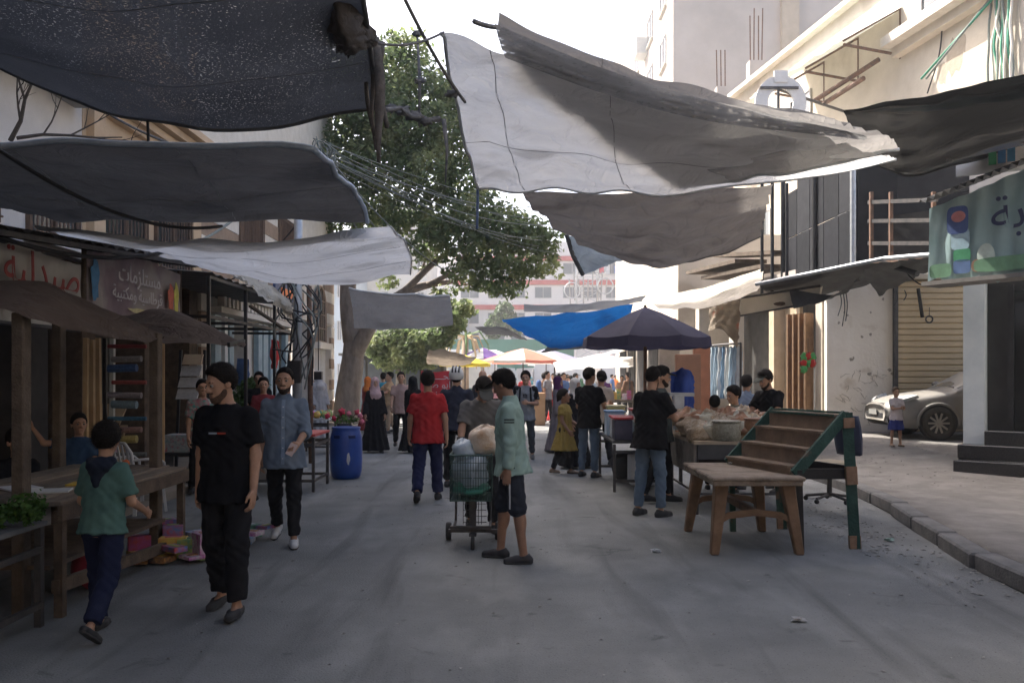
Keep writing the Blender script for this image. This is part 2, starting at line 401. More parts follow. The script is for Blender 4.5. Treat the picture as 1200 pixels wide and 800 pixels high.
def person(label, loc, H=1.75, yaw=0.0, lean=0.0, twist=0.0, head=(0, 0), armL=(5, 8, 12, 0), armR=(5, 8, 12, 0), legL=(8, 3, 4), legR=(-10, 3, 10),
           top='tee', topm=None, bottom='trousers', botm=None, shoem=None, skin=SKIN, hair='short', hairm=HAIR, beard=False, hat=None, hatm=None,
           res=0.016, kid=False, fat=1.0, loose=1.0, hands=True, face=True, footL=0, footR=0, group=None, z0=None, sandals=False, scarf=None, grip=0.5, tail=False):
    """armX: forward pitch, abduction, elbow bend, inward turn (degrees); legX: forward pitch, abduction, knee bend. The figure faces -Y at yaw 0."""
    s = H / 1.75; h = res / s; f1 = fat
    U = RZ(rad(twist)) @ RX(rad(lean)); pel = np.array([0, 0, 0.96])
    up = lambda v: pel + U @ (np.array(v, float) - pel)
    hs = 1.2 if kid else 1.07
    nb = up((0, 0.015, 1.475)); HR = U @ RZ(rad(head[0])) @ RX(rad(head[1]) - rad(lean) * 0.6)
    hp = lambda v: nb + HR @ (np.array(v, float) * hs + np.array([0, 0, 0.02]))
    J = {}
    for sd, n, A, Lg in ((1, 'L', armL, legL), (-1, 'R', armR, legR)):
        sh = up((0.166 * sd * (0.92 if kid else 1) * (0.88 if 'robe' in (top, bottom) else 1) * (0.5 + 0.5 * f1), 0.01, 1.392))
        def dirv(p, b, inn=0.0):
            v = np.array([sd * math.sin(b), -math.sin(p) * math.cos(b), -math.cos(p) * math.cos(b)])
            return U @ (RZ(-sd * inn) @ v)
        p, b, e, inn = [rad(x) for x in A]
        el = sh + dirv(p, b) * 0.285; fd = dirv(p + e, b * 0.4, inn); wr = el + fd * 0.25
        J[n] = dict(sh=sh, el=el, wr=wr, fd=fd)
        a, b, k = [rad(x) for x in Lg]
        hip = pel + RZ(rad(twist * 0.3)) @ np.array([0.088 * sd, 0, -0.04])
        kn = hip + np.array([sd * math.sin(b), -math.sin(a) * math.cos(b), -math.cos(a) * math.cos(b)]) * 0.43
        an = kn + np.array([sd * math.sin(b) * 0.5, -math.sin(a - k), -math.cos(a - k)]) * 0.415
        fp = rad(footL if sd > 0 else footR); fr = RZ(rad(7 * sd)) @ RX(fp)
        J[n].update(hip=hip, kn=kn, an=an, fr=fr)
    low = min(min((J[n]['an'] + J[n]['fr'] @ np.array(v))[2] for v in ((0, 0.06, -0.08), (0, -0.15, -0.08), (0, -0.19, -0.07))) for n in 'LR')
    dz = -low
    T = thing('person', label, 'person', (loc[0], loc[1], loc[2] if len(loc) > 2 else 0.0), rad(yaw), group)
    T.location.z += 0.0
    def mk(name, VF, m, parent=T):
        VF = [(v + np.array([0, 0, dz]), f) for v, f in VF if len(v)]
        if not VF: return None
        return link(name, np_mesh(name, VF, s), m, parent, world=False)
    def bounds(pr):
        lo = np.min([p[1] for p in pr], 0); hi = np.max([p[2] for p in pr], 0); return lo - 0.03, hi + 0.03
    torso = [(-0.13, .15 * f1, .105 * f1, .0), (0, .158 * f1, .11 * f1, .0), (.12, .14 * f1, .10 * f1, -.005), (.25, .15 * f1, .11 * f1, -.005), (.36, .160, .108, .0),
             (.43, .150, .092, .01), (.475, .105, .072, .012), (.53, .055, .056, .015)]
    torso = [(z, rx - .012, ry - .012, c) for z, rx, ry, c in torso[:-1]] + [torso[-1]]
    # --- skin
    pr = [(loft(pel, U, torso), 0.02)]
    for n in 'LR':
        j = J[n]
        pr += [(rcone(j['sh'], j['el'], .050, .040), .04), (rcone(j['el'], j['wr'], .040, .027), .02)]
        if bottom != 'robe':
            bare = bottom in ('shorts', 'skirt')
            pr += [(rcone(j['hip'], j['kn'], .068, .050 if bare else .042), .04), (rcone(j['kn'], j['an'], .052 if bare else .042, .036 if bare else .03), .02)]
            cf = j['kn'] + (j['an'] - j['kn']) * 0.28 + np.array([0, .02, 0])
            if bare: pr.append((ell(cf, (.046, .046, .10)), .03))
            pr.append((rcone(j['an'] + j['fr'] @ np.array([0, .02, -.035]), j['an'] + j['fr'] @ np.array([0, -.13, -.055]), .036, .026), .03))
    lo, hi = bounds([p for p, k in pr]); fl = Field(lo, hi, h)
    for p, k in pr: fl.add(p, k)
    parts = [fl.mesh()]
    hh = min(h, 0.009 if res < 0.02 else 0.014)
    hpr = [(ell(hp((0, .012, .150)), np.array((.075, .092, .095)) * hs, HR), 0), (ell(hp((0, -.028, .098)), np.array((.060, .064, .088)) * hs, HR), .03),
           (ell(hp((0, -.072, .030)), np.array((.026, .022, .022)) * hs, HR), .03), (rcone(up((0, .015, 1.44)), hp((0, .01, .09)), .056, .05), .025)]
    for q in (-1, 1): hpr.append((ell(hp((.076 * q, .008, .115)), np.array((.011, .022, .032)) * hs, HR), .008))
    hpr += [(rcone(hp((-.034, -.078, .147)), hp((.034, -.078, .147)), .012 * hs, .012 * hs), .02),
            (rcone(hp((0, -.086, .138)), hp((0, -.108, .098)), .008 * hs, .0135 * hs), .012), (rcone(hp((-.018, -.098, .092)), hp((.018, -.098, .092)), .009 * hs, .009 * hs), .012),
            (rcone(hp((-.021, -.086, .062)), hp((.021, -.086, .062)), .0085 * hs, .0085 * hs), .008), (rcone(hp((-.017, -.083, .050)), hp((.017, -.083, .050)), .009 * hs, .009 * hs), .006)]
    lo, hi = bounds([p for p, k in hpr]); fh = Field(lo, hi, hh)
    for p, k in hpr: fh.add(p, k)
    for q in (-1, 1): fh.sub(ell(hp((.031 * q, -.102, .128)), np.array((.021, .020, .013)) * hs, HR), .014)
    cran_lo, cran_hi = lo, hi
    parts.append(fh.mesh())
    if hands:
        for n, sd in (('L', 1), ('R', -1)):
            j = J[n]; d = unit(j['fd']); fw = U @ np.array([0, -1.0, 0]); hz = math.hypot(d[0], d[1])
            f = unit(fw * abs(d[2]) + np.array([0, 0, 1.0]) * hz); f = unit(f - d * (f @ d)); nrm = unit(np.cross(d, f))
            if (nrm @ (U @ np.array([-sd, 0, 0]))) < 0 and hz < 0.9: nrm = -nrm
            w0 = j['wr']; hpp = lambda a, b, c: w0 + d * a + f * b + nrm * c
            R = np.stack([d, f, nrm], 1); g = grip; hk = 0.85 if kid else 1.0
            hpr2 = [(rcone(w0 - d * .03, w0 + d * .02, .027, .024), 0), (ell(hpp(.052, 0, .0), (.052, .040, .016), R), .02)]
            for i, (off, ln) in enumerate(((.030, .070), (.011, .079), (-.009, .073), (-.028, .058))):
                b0 = hpp(.085, off, 0); d1 = unit(d * math.cos(g * .6) + nrm * math.sin(g * .6)); b1 = b0 + d1 * ln * .52
                d2 = unit(d * math.cos(g * 2.0) + nrm * math.sin(g * 2.0)); b2 = b1 + d2 * ln * .48
                hpr2 += [(rcone(b0, b1, .0098, .0090), .006), (rcone(b1, b2, .0090, .0072), .003)]
            t0 = hpp(.022, .028, .004); t1 = hpp(.055, .052, .016); t2 = hpp(.086, .050, .026)
            hpr2 += [(rcone(t0, t1, .014, .0110), .012), (rcone(t1, t2, .0110, .0085), .004)]
            lo2, hi2 = bounds([p for p, k in hpr2]); fz = Field(lo2, hi2, 0.0065 if res < 0.02 else 0.011)
            for p, k in hpr2: fz.add(p, k)
            parts.append(fz.mesh())
    mk('body', parts, skin)
    # --- eyes and brows
    if face:
        for q in (-1, 1):
            e = MB(); c = hp((.031 * q, -.0785, .128)) + np.array([0, 0, dz])
            e.blob(Vector(c * s), (.0125 * s * hs,) * 3, amp=0, n=10, m=8); eo = e.build('eye', EYEW, T, True, world=False)
            e = MB(); c = hp((.031 * q, -.0868, .127)) + np.array([0, 0, dz]); e.blob(Vector(c * s), (.0078 * s * hs,) * 3, amp=0, n=8, m=6); e.build('iris', EYE, eo, True, world=False)
            e = MB(); e.tube([Vector((hp((x * q, y, z)) + np.array([0, 0, dz])) * s) for x, y, z in ((.012, -.090, .147), (.030, -.088, .153), (.050, -.074, .147))], [.003 * s, .0045 * s, .002 * s], 5)
            e.build('eyebrow', hairm, T, True, world=False)
        e = MB(); e.tube([Vector((hp((x, y, .0565)) + np.array([0, 0, dz])) * s) for x, y in ((-.022, -.089), (0, -.0955), (.022, -.089))], [.0015 * s, .003 * s, .0015 * s], 4)
        e.build('mouth_line', mat('lip', (0.16, 0.07, 0.055), rough=0.6), T, True, world=False)
    # --- hair, beard, hats
    loc_h = lambda X, Y, Z: tuple((HR[0, i] * (X - nb[0]) + HR[1, i] * (Y - nb[1]) + HR[2, i] * (Z - nb[2]) - (0.02 if i == 2 else 0)) / hs for i in range(3))
    if hair and hat not in ('hijab', 'niqab'):
        fz = Field(cran_lo - 0.03, cran_hi + 0.04, hh)
        thick = {'short': .014, 'buzz': .008, 'thick': .023, 'long': .018}[hair]
        fz.add(ell(hp((0, .014, .153)), np.array((.075, .092, .095)) * hs + thick, HR), 0)
        if hair == 'long':
            fz.add(rcone(hp((0, .06, .12)), hp((0, .075, -.06)), .07 * hs, .05 * hs), .04)
        if hair in ('short', 'thick'): fz.add(ell(hp((0, -.028, .218)), np.array((.052, .045, .036 if hair == 'thick' else .028)) * hs, HR), .03)
        if tail: fz.add(rcone(hp((0, .09, .16)), hp((0, .13, .0)), .035 * hs, .02 * hs), .02)
        def keep(X, Y, Z):
            x, y, z = loc_h(X, Y, Z); return np.maximum((np.interp(y, (-.12, -.075, -.05, -.025, .0, .02, .045, .12), (.212, .200, .172, .13, .10, .10, .055, .015)) + (.014 if hair == 'buzz' else .004) - z) * .6, (.02 if hair != 'long' else -.09) - z)
        fz.sclip(keep, .010); fz.wrinkle(.0018, 1.3, 5.0); hv = fz.mesh(); hl = [hv]
        if res < .0125 and len(hv[0]):
            rs = np.random.RandomState(int(abs(loc[0]) * 100)); cen = hp((0, .01, .13)); V = hv[0]; pk = V[rs.randint(0, len(V), 1500)]; nrm = pk - cen; nrm /= np.linalg.norm(nrm, axis=1, keepdims=True) + 1e-9; td = np.cross(nrm, rs.normal(size=nrm.shape)); td /= np.linalg.norm(td, axis=1, keepdims=True) + 1e-9
            ln = rs.uniform(.008, .020, (len(pk), 1)) * (1.3 if hair == 'thick' else .8 if hair == 'short' else .4); tip = pk + nrm * ln * .8 + td * ln + np.array([0, 0, -.2]) * ln; sd_ = np.cross(nrm, td) * .0016
            Q = np.stack([pk - sd_ - nrm * .003, pk + sd_ - nrm * .003, tip + sd_ * .2, tip - sd_ * .2], 1).reshape(-1, 3); hl.append((Q, np.arange(len(Q)).reshape(-1, 4)))
        mk('hair', hl, hairm)
    if beard:
        fz = Field(cran_lo - 0.02, cran_hi + 0.02, hh); t, bm = (.004, STUB) if beard is True else (beard, BEARD) if not isinstance(beard, tuple) else beard
        fz.add(ell(hp((0, -.028, .096)), np.array((.060, .064, .088)) * hs + t, HR), 0); fz.add(ell(hp((0, -.072, .028)), np.array((.027, .024, .024)) * hs + t, HR), .03)
        def keepb(X, Y, Z):
            x, y, z = loc_h(X, Y, Z); a = z - np.interp(y, (-.12, -.085, -.055, -.025, .01), (.046, .050, .062, .095, .12)); m = np.maximum(np.abs(z - .077) - .007, np.maximum(y + .05, np.abs(x) - .03))
            return np.maximum(np.minimum(a * .5, m), np.maximum(z - .115, y - .008))
        fz.clip(keepb); mk('beard', [fz.mesh()], bm)
    if hat in ('cap', 'capback', 'helmet'):
        fz = Field(cran_lo - 0.05, cran_hi + 0.06, hh); dirn = -1 if hat != 'capback' else 1
        fz.add(ell(hp((0, .012, .160)), np.array((.086, .103, .100)) * hs * (1.22 if hat == 'helmet' else 1), HR), 0)
        zl = .165 if hat != 'helmet' else .10
        fz.clip(lambda X, Y, Z: zl - loc_h(X, Y, Z)[2] - .25 * (loc_h(X, Y, Z)[1] * 0.3))
        co = mk('cap' if hat != 'helmet' else 'helmet', [fz.mesh()], hatm)
        if hat == 'cap':
            fz = Field(hp((-.2, -.25, .1)) - .1, hp((.2, .1, .25)) + .1, hh); fz.add(ell(hp((0, -.105, .170)), np.array((.076, .085, .011)) * hs, HR @ RX(.12)), 0)
            fz.clip(lambda X, Y, Z: loc_h(X, Y, Z)[1] + .06); mk('brim', [fz.mesh()], hatm, co)
        if hat == 'helmet':
            e = MB()
            for k in (-1, 0, 1):
                e.tube([Vector((hp((.045 * k, .012 + .130 * math.cos(a), .160 + .124 * math.sin(a))) + np.array([0, 0, dz])) * s) for a in np.linspace(.3, 2.8, 9)], .012 * s, 6)
            e.build('helmet_stripe', BLACK, co, True, world=False)
    if hat in ('hijab', 'niqab'):
        fz = Field(np.minimum(cran_lo, up((-.3, -.2, 1.2))) - .05, np.maximum(cran_hi, up((.3, .3, 1.4))) + .06, max(hh, .010))
        fz.add(ell(hp((0, .012, .145)), np.array((.090, .108, .112)) * hs, HR), 0); fz.add(ell(hp((0, -.02, .06)), np.array((.076, .085, .09)) * hs, HR), .04)
        fz.add(rcone(hp((0, .01, .06)), up((0, .0, 1.36)), .085 * hs, .15), .05); fz.add(ell(up((0, -.045, 1.30)), (.13, .085, .13), U), .06)
        fz.wrinkle(.005, 2.0, 1.3)
        if hat == 'hijab': fz.sub(ell(hp((0, -.115, .098)), np.array((.052, .075, .075)) * hs, HR), .012)
        mk('headscarf', [fz.mesh()], hatm)
    # --- top garment
    if top:
        o = .016 * loose; g = f1
        long = {'tee': -.17, 'shirt': -.16, 'rolled': -.19, 'jacket': -.12, 'hoodie': -.10, 'robe': -.90, 'dress': -.46}[top]
        st = [(long, .190 * g + o, .156 * g + o, .0), (-.05, .172 * g + o, .130 * g + o, .0), (.08, .158 * g + o, .115 * g + o, -.004), (.22, .158 * g + o, .116 * g + o, -.004),
              (.36, .166 + o * .7, .114 + o * .7, .0), (.43, .152 + o * .5, .098 + o * .5, .010), (.475, .112 + o * .4, .080 + o * .4, .012), (.515, .066 + o * .4, .064 + o * .3, .014)]
        if top == 'robe': st = [(-.90, .34, .30, .02), (-.5, .25, .21, .01)] + st[1:]
        if top == 'dress': st = [(-.46, .29, .27, .01)] + st[1:]
        pr = [(loft(pel, U if top != 'robe' else RX(rad(lean * .5)), st, fold=.02 if top in ('robe', 'dress') else .004, nf=11), .0)]
        tl = {'tee': .72, 'shirt': 2, 'rolled': 1.25, 'jacket': 2, 'hoodie': .8, 'robe': 2, 'dress': .5}[top]
        for n in 'LR':
            j = J[n]; ra = .054 + o * .5
            if tl <= 1:
                pr.append((rcone(j['sh'], j['sh'] + (j['el'] - j['sh']) * tl, ra, .057 + o * .7, cut=True), .05))
            else:
                pr.append((rcone(j['sh'], j['el'], ra, .048 + o * .5), .05)); q = min(1.0, tl - 1) if tl < 2 else .97
                if top == 'rolled': pr.append((rcone(j['el'] + (j['wr'] - j['el']) * (q - .16), j['el'] + (j['wr'] - j['el']) * (q + .04), .058, .056, cut=True, cut0=True), .008))
                pr.append((rcone(j['el'], j['el'] + (j['wr'] - j['el']) * q, .050 + o * .5, (.040 if top != 'robe' else .07) + o * .3, cut=True), .02))
        if top in ('shirt', 'rolled', 'jacket'):
            pr.append((rcone(up((0, .012, 1.45)), up((0, .012, 1.512)), .070, .066, cut=True), .02))
        lo, hi = bounds([p for p, k in pr]); fz = Field(lo, hi, h)
        for p, k in pr: fz.add(p, k)
        fz.wrinkle(.0062, (loc[0] * 3.1) % 6, 1.0)
        if top in ('shirt', 'rolled', 'jacket', 'tee', 'hoodie'):
            fz.sub(rcone(up((0, .012, 1.47)), hp((0, .0, .10)), .052, .06), .006)
        nm = {'tee': 'tee_shirt', 'shirt': 'shirt', 'rolled': 'shirt', 'jacket': 'jacket', 'hoodie': 'hooded_top', 'robe': 'robe', 'dress': 'tunic'}[top]
        vf = fz.mesh(); go = mk(nm, [vf], topm); T['_top'] = 1
        del T['_top']
        if top == 'hoodie' and hatm:
            fz = Field(up((-.2, 0, 1.2)) - .08, up((.2, .2, 1.5)) + .08, min(h, .011))
            fz.add(ell(up((0, .105, 1.425)), (.115, .055, .06), U), 0); fz.add(rcone(up((0, .11, 1.41)), up((0, .125, 1.27)), .075, .03), .05)
            fz.add(rcone(up((-.09, .06, 1.46)), up((.09, .06, 1.46)), .04, .04), .03); fz.wrinkle(.006, 1.0, 1.0); mk('hood', [fz.mesh()], hatm, go)
        T_geo[T.name] = (vf[0] + np.array([0, 0, dz]), s, go)
    # --- lower garment
    if bottom and bottom != 'robe':
        pr = [(loft(pel, U if abs(lean) < 30 else RX(rad(lean * .4)), [(-.12, .150 * f1, .112 * f1, 0), (0, .166 * f1, .118 * f1, 0), (.06, .158 * f1, .112 * f1, 0)]), 0)]
        wd = {'trousers': (.094, .070, .056), 'jeans': (.092, .068, .054), 'loose': (.098, .080, .070), 'shorts': (.100, .080, .07), 'skirt': (.1, .1, .1)}[bottom]
        if bottom == 'skirt':
            pr.append((loft(pel, np.eye(3), [(-.46, .24, .21, 0), (-.1, .18, .14, 0), (0, .16, .12, 0)], fold=.015), .03))
        else:
            for n in 'LR':
                j = J[n]; pr.append((rcone(j['hip'], j['kn'], wd[0] * (.5 + .5 * f1), wd[1]), .035))
                e = .93 if bottom != 'shorts' else .10
                pr.append((rcone(j['kn'], j['kn'] + (j['an'] - j['kn']) * e, wd[1], wd[2], cut=True), .02))
        lo, hi = bounds([p for p, k in pr]); fz = Field(lo, hi, h)
        for p, k in pr: fz.add(p, k)
        if top in ('tee', 'shirt', 'rolled', 'jacket', 'hoodie'):
            lim = {'tee': -.10, 'shirt': -.09, 'rolled': -.12, 'jacket': -.06, 'hoodie': -.05}[top]; ux = U[:, 2]
            fz.clip(lambda X, Y, Z: np.where(np.abs(Y) < .35, ux[0] * X + ux[1] * Y + ux[2] * (Z - .96) - lim, -1))
        fz.wrinkle(.0075, (loc[1] * 2.3) % 6, 0.9)
        vf = fz.mesh(); go = mk({'jeans': 'jeans', 'shorts': 'shorts', 'skirt': 'skirt'}.get(bottom, 'trousers'), [vf], botm)
        B_geo[T.name] = (vf[0] + np.array([0, 0, dz]), s, go)
    # --- shoes
    if shoem:
        for n in 'LR':
            j = J[n]; fr = j['fr']; A = j['an']; q = lambda x, y, z: A + fr @ np.array([x, y, z])
            pr = [(rcone(q(0, .045, -.045), q(0, -.06, -.048), .042, .044), 0), (rcone(q(0, -.06, -.050), q(0, -.15, -.055), .044, .034), .02)]
            if not sandals: pr.append((rcone(q(0, .02, -.03), q(0, .01, .0), .042, .045, cut=True), .02))
            lo, hi = bounds([p for p, k in pr]); fz = Field(lo, hi, min(h, .011))
            for p, k in pr: fz.add(p, k)
            lf = lambda X, Y, Z: fr[0, 2] * (X - A[0]) + fr[1, 2] * (Y - A[1]) + fr[2, 2] * (Z - A[2])
            fz.clip(lambda X, Y, Z: -.080 - lf(X, Y, Z))
            if sandals:
                fz.clip(lambda X, Y, Z: lf(X, Y, Z) + .022)
            so_ = mk('shoe' if not sandals else 'sandal', [fz.mesh()], shoem)
            if not sandals or True:
                fz2 = Field(lo, hi, min(h, .011))
                for p, k in pr[:2]: fz2.add(p, k, .005)
                fz2.clip(lambda X, Y, Z: np.maximum(-.082 - lf(X, Y, Z), lf(X, Y, Z) + .062)); mk('sole', [fz2.mesh()], SOLE, so_)
    if scarf: pass
    return T, J, dz, s
T_geo = {}; B_geo = {}

def decal(T, geo, cells, m, name, lift=0.004, side='front'):
    """a flat print that lies on the garment: cells = grid rows of (u, z) in unit body metres, pushed onto the cloth"""
    V, s, go = geo[T.name]; mb = MB(); rows = []
    for r in cells:
        row = []
        for u, z in r:
            if side in ('front', 'back'):
                k = (np.abs(V[:, 0] - u) < .022) & (np.abs(V[:, 2] - z) < .022)
                y = (V[k, 1].min() - lift if side == 'front' else V[k, 1].max() + lift) if k.any() else -.15
                row.append(Vector((u * s, y * s, z * s)))
            else:
                sg = 1 if side == 'left' else -1
                k = (np.abs(V[:, 1] - u) < .022) & (np.abs(V[:, 2] - z) < .022)
                x = ((V[k, 0] * sg).max() + lift) * sg if k.any() else .2 * sg
                row.append(Vector((x * s, u * s, z * s)))
        rows.append(row)
    mb.grid(rows); return mb.build(name, m, go, True, world=False)
def strip(u0, z0, u1, z1, w, n=8, vertical=False):
    if vertical: return [[(u0 + (u1 - u0) * t - w / 2, z0 + (z1 - z0) * t), (u0 + (u1 - u0) * t + w / 2, z0 + (z1 - z0) * t)] for t in np.linspace(0, 1, n)]
    return [[(u0 + (u1 - u0) * t, z0 + (z1 - z0) * t - w / 2) for t in np.linspace(0, 1, n)], [(u0 + (u1 - u0) * t, z0 + (z1 - z0) * t + w / 2) for t in np.linspace(0, 1, n)]]
# ================================================================== the setting: ground, kerbs, buildings
def asphalt():
    m = mat('asphalt', (0.146, 0.152, 0.151), (0.222, 0.228, 0.224), 0.9, 0.9, 0.0, c3=(0.115, 0.118, 0.12), s3=0.35, t3=0.57, detail=12); t = m.node_tree; N = t.nodes; L = t.links; b = N['Principled BSDF']
    src = b.inputs['Base Color'].links[0].from_socket; tc = N.new('ShaderNodeTexCoord')
    def layer(col, fac, src):
        mx = N.new('ShaderNodeMix'); mx.data_type = 'RGBA'; L.new(fac, mx.inputs['Factor']); L.new(src, mx.inputs['A']); mx.inputs['B'].default_value = (*col, 1); return mx.outputs['Result']
    def noise(scale, lo, hi, st=(1, 1, 1), det=6, amt=1.0, dist=0.0):
        mp = N.new('ShaderNodeMapping'); mp.inputs['Scale'].default_value = st; L.new(tc.outputs['Object'], mp.inputs['Vector']); n = N.new('ShaderNodeTexNoise'); n.inputs['Scale'].default_value = scale; n.inputs['Detail'].default_value = det; n.inputs['Distortion'].default_value = dist; L.new(mp.outputs[0], n.inputs['Vector'])
        r = N.new('ShaderNodeValToRGB'); r.color_ramp.elements[0].position = lo; r.color_ramp.elements[1].position = hi; r.color_ramp.elements[1].color = (amt, amt, amt, 1); L.new(n.outputs['Fac'], r.inputs['Fac']); return r.outputs['Color']
    src = layer((.30, .305, .295), noise(1.6, .52, .72, (1, .45, 1), 8, .65), src)          # pale dust
    src = layer((.075, .076, .076), noise(1.1, .55, .72, (2.2, .22, 1), 8, .7, .6), src)      # dark tyre and drip streaks along the street
    src = layer((.06, .06, .06), noise(2.6, .66, .74, (1, 1, 1), 5, .7, .4), src)         # oil spots
    v = N.new('ShaderNodeTexVoronoi'); v.feature = 'DISTANCE_TO_EDGE'; v.inputs['Scale'].default_value = .42
    nz = N.new('ShaderNodeTexNoise'); nz.inputs['Scale'].default_value = 2.2; nz.inputs['Detail'].default_value = 8; ad = N.new('ShaderNodeVectorMath'); ad.operation = 'MULTIPLY_ADD'; ad.inputs[1].default_value = (.9, .9, 0); L.new(tc.outputs['Object'], nz.inputs['Vector']); L.new(nz.outputs['Color'], ad.inputs[0]); L.new(tc.outputs['Object'], ad.inputs[2]); L.new(ad.outputs[0], v.inputs['Vector'])
    r = N.new('ShaderNodeValToRGB'); r.color_ramp.elements[0].position = .003; r.color_ramp.elements[0].color = (.45, .45, .45, 1); r.color_ramp.elements[1].position = .008; r.color_ramp.elements[1].color = (0, 0, 0, 1); L.new(v.outputs['Distance'], r.inputs['Fac'])
    mk_ = N.new('ShaderNodeMath'); mk_.operation = 'MULTIPLY'; L.new(r.outputs['Color'], mk_.inputs[0]); L.new(noise(.35, .54, .62), mk_.inputs[1]); src = layer((.06, .06, .06), mk_.outputs[0], src)      # cracks
    src = layer((.33, .33, .32), noise(95, .66, .70, (1, 1, 1), 2, .5), src); src = layer((.04, .04, .042), noise(60, .64, .70, (1, 1, 1), 2, .5), src)    # grit
    L.new(src, b.inputs['Base Color']); nb_ = N.new('ShaderNodeTexNoise'); nb_.inputs['Scale'].default_value = 70; nb_.inputs['Detail'].default_value = 5; L.new(tc.outputs['Object'], nb_.inputs['Vector']); bp = N.new('ShaderNodeBump'); bp.inputs['Strength'].default_value = .55; bp.inputs['Distance'].default_value = .02; L.new(nb_.outputs['Fac'], bp.inputs['Height']); L.new(bp.outputs[0], b.inputs['Normal'])
    return m
ASPH = asphalt()
PAVE = mat('pavement_concrete', (0.14, 0.132, 0.125), (0.23, 0.217, 0.205), 3, 0.9, 0.35, 60, c3=(0.12, 0.11, 0.105), s3=0.7, t3=0.58, detail=8)
KERB = mat('kerb_stone', (0.10, 0.10, 0.10), (0.19, 0.185, 0.18), 5, 0.9, 0.4, 40)
mb = MB(); xs = [-220, -60, -20, -8, -4, 0, 4, 8, 20, 60, 220]; ys = [-40, -5, 2, 6, 10, 15, 20, 30, 45, 70, 120, 300]
mb.grid([[Vector((x, y, 0.0)) for x in xs] for y in ys]); tag(mb.build('road', ASPH), 'grey dusty asphalt of the market street', None, kind='structure')

def sm(a, b, x): t = min(1, max(0, (x - a) / (b - a))); return t * t * (3 - 2 * t)
def side_h(x, y): return 0.15 + 0.30 * sm(11.5, 17.0, y) * sm(4.9, 7.2, x)
kl = catmull([(3.9, 1, 0), (3.95, 6.6, 0), (4.3, 9, 0), (4.7, 11.2, 0), (4.85, 14, 0), (4.7, 20, 0), (4.6, 30, 0), (4.6, 46, 0)], 61)
rows = []
for x, y, _ in kl:
    r = [Vector((x + 0.2 + d, y, side_h(x + 0.2 + d, y))) for d in (0, .4, .9, 1.5, 2.2, 3, 4.5, 8, 14)]
    rows.append([Vector((x + 0.2, y, -0.05))] + r)
sw = MB().grid(rows).build('pavement_right', PAVE, smooth=True); tag(sw, None, None, kind='structure')
ks = MB().box((0, 0, 0.07), (0.2, 0.93, 0.16)).mesh('kerb_stone')
L_ = 0; last = None; acc = [Vector(kl[0])]
pts = catmull(kl, 400); dist = np.concatenate([[0], np.cumsum(np.linalg.norm(np.diff(pts, axis=0), axis=1))])
k = 0
for sdist in np.arange(4.0, dist[-1] - 1, 0.96):
    i = np.searchsorted(dist, sdist); p = pts[min(i, 399)]; q = pts[min(i + 8, 399)]; a = math.atan2(q[1] - p[1], q[0] - p[0]) - math.pi / 2
    o = link('kerb_stone', ks, KERB, sw, bevel=0.02); o.location = (p[0] + 0.1, p[1], 0.002 + 0.01 * math.sin(sdist * 5.3)); o.rotation_euler = (0.01 * math.sin(sdist * 3), 0.02 * math.sin(sdist * 7), a + 0.015 * math.sin(sdist * 11)); k += 1
    if k > 45: break
mb = MB(); mb.grid([[Vector((x, y, z)) for x, z in ((-4.62, -0.02), (-4.6, 0.11), (-5.2, 0.115), (-6, 0.12), (-7, 0.125), (-16, 0.13))] for y in (1, 4, 7, 10, 13, 16, 20, 24, 29, 31)])
swl = mb.build('pavement_left', mat('pavement_dusty', (0.22, 0.19, 0.155), (0.31, 0.27, 0.225), 3, 0.92, 0.35, 50, c3=(0.14, 0.12, 0.10), s3=0.8)); tag(swl, kind='structure')
mb = MB(); mb.grid([[Vector((x, y, z)) for x, z in ((-4.3, -0.02), (-4.28, 0.13), (-6, 0.14), (-14, 0.15))] for y in (33.5, 36, 40, 48, 60)]); tag(mb.build('pavement_corner', mat('pavement_far', (0.36, 0.34, 0.31), (0.45, 0.43, 0.40), 2, 0.9)), kind='structure')

PLAST = mat('plaster_white', (0.52, 0.49, 0.45), (0.62, 0.59, 0.55), 1.6, 0.9, 0.2, 20, c3=(0.40, 0.37, 0.33), s3=0.5, t3=0.6)
PLTAN = mat('plaster_tan', (0.46, 0.33, 0.21), (0.56, 0.42, 0.28), 2.0, 0.9, 0.2, 24)
CREAM = mat('plaster_cream', (0.50, 0.445, 0.365), (0.62, 0.56, 0.475), 1.0, 0.9, 0.3, 14, c3=(0.38, 0.325, 0.26), s3=0.45, t3=0.56, detail=9)
GREYB = mat('render_grey', (0.40, 0.355, 0.32), (0.50, 0.45, 0.41), 0.4, 0.92, 0.15, 12, detail=9)
SHADEIN = mat('shaded_interior', (0.045, 0.042, 0.04), (0.08, 0.075, 0.07), 3, 0.9)  # near-black base colour carries the shade inside the shops
STONE_L = mat('stone_pale', (0.56, 0.52, 0.45), (0.66, 0.62, 0.55), 4, 0.85, 0.25, 30)
STONE_D = mat('stone_brown', (0.24, 0.17, 0.12), (0.32, 0.235, 0.17), 4, 0.85, 0.25, 30)
BROWNM = mat('brown_metal', (0.10, 0.065, 0.045), (0.155, 0.10, 0.07), 8, 0.7, 0.15, 50)
GL = glass_mat()

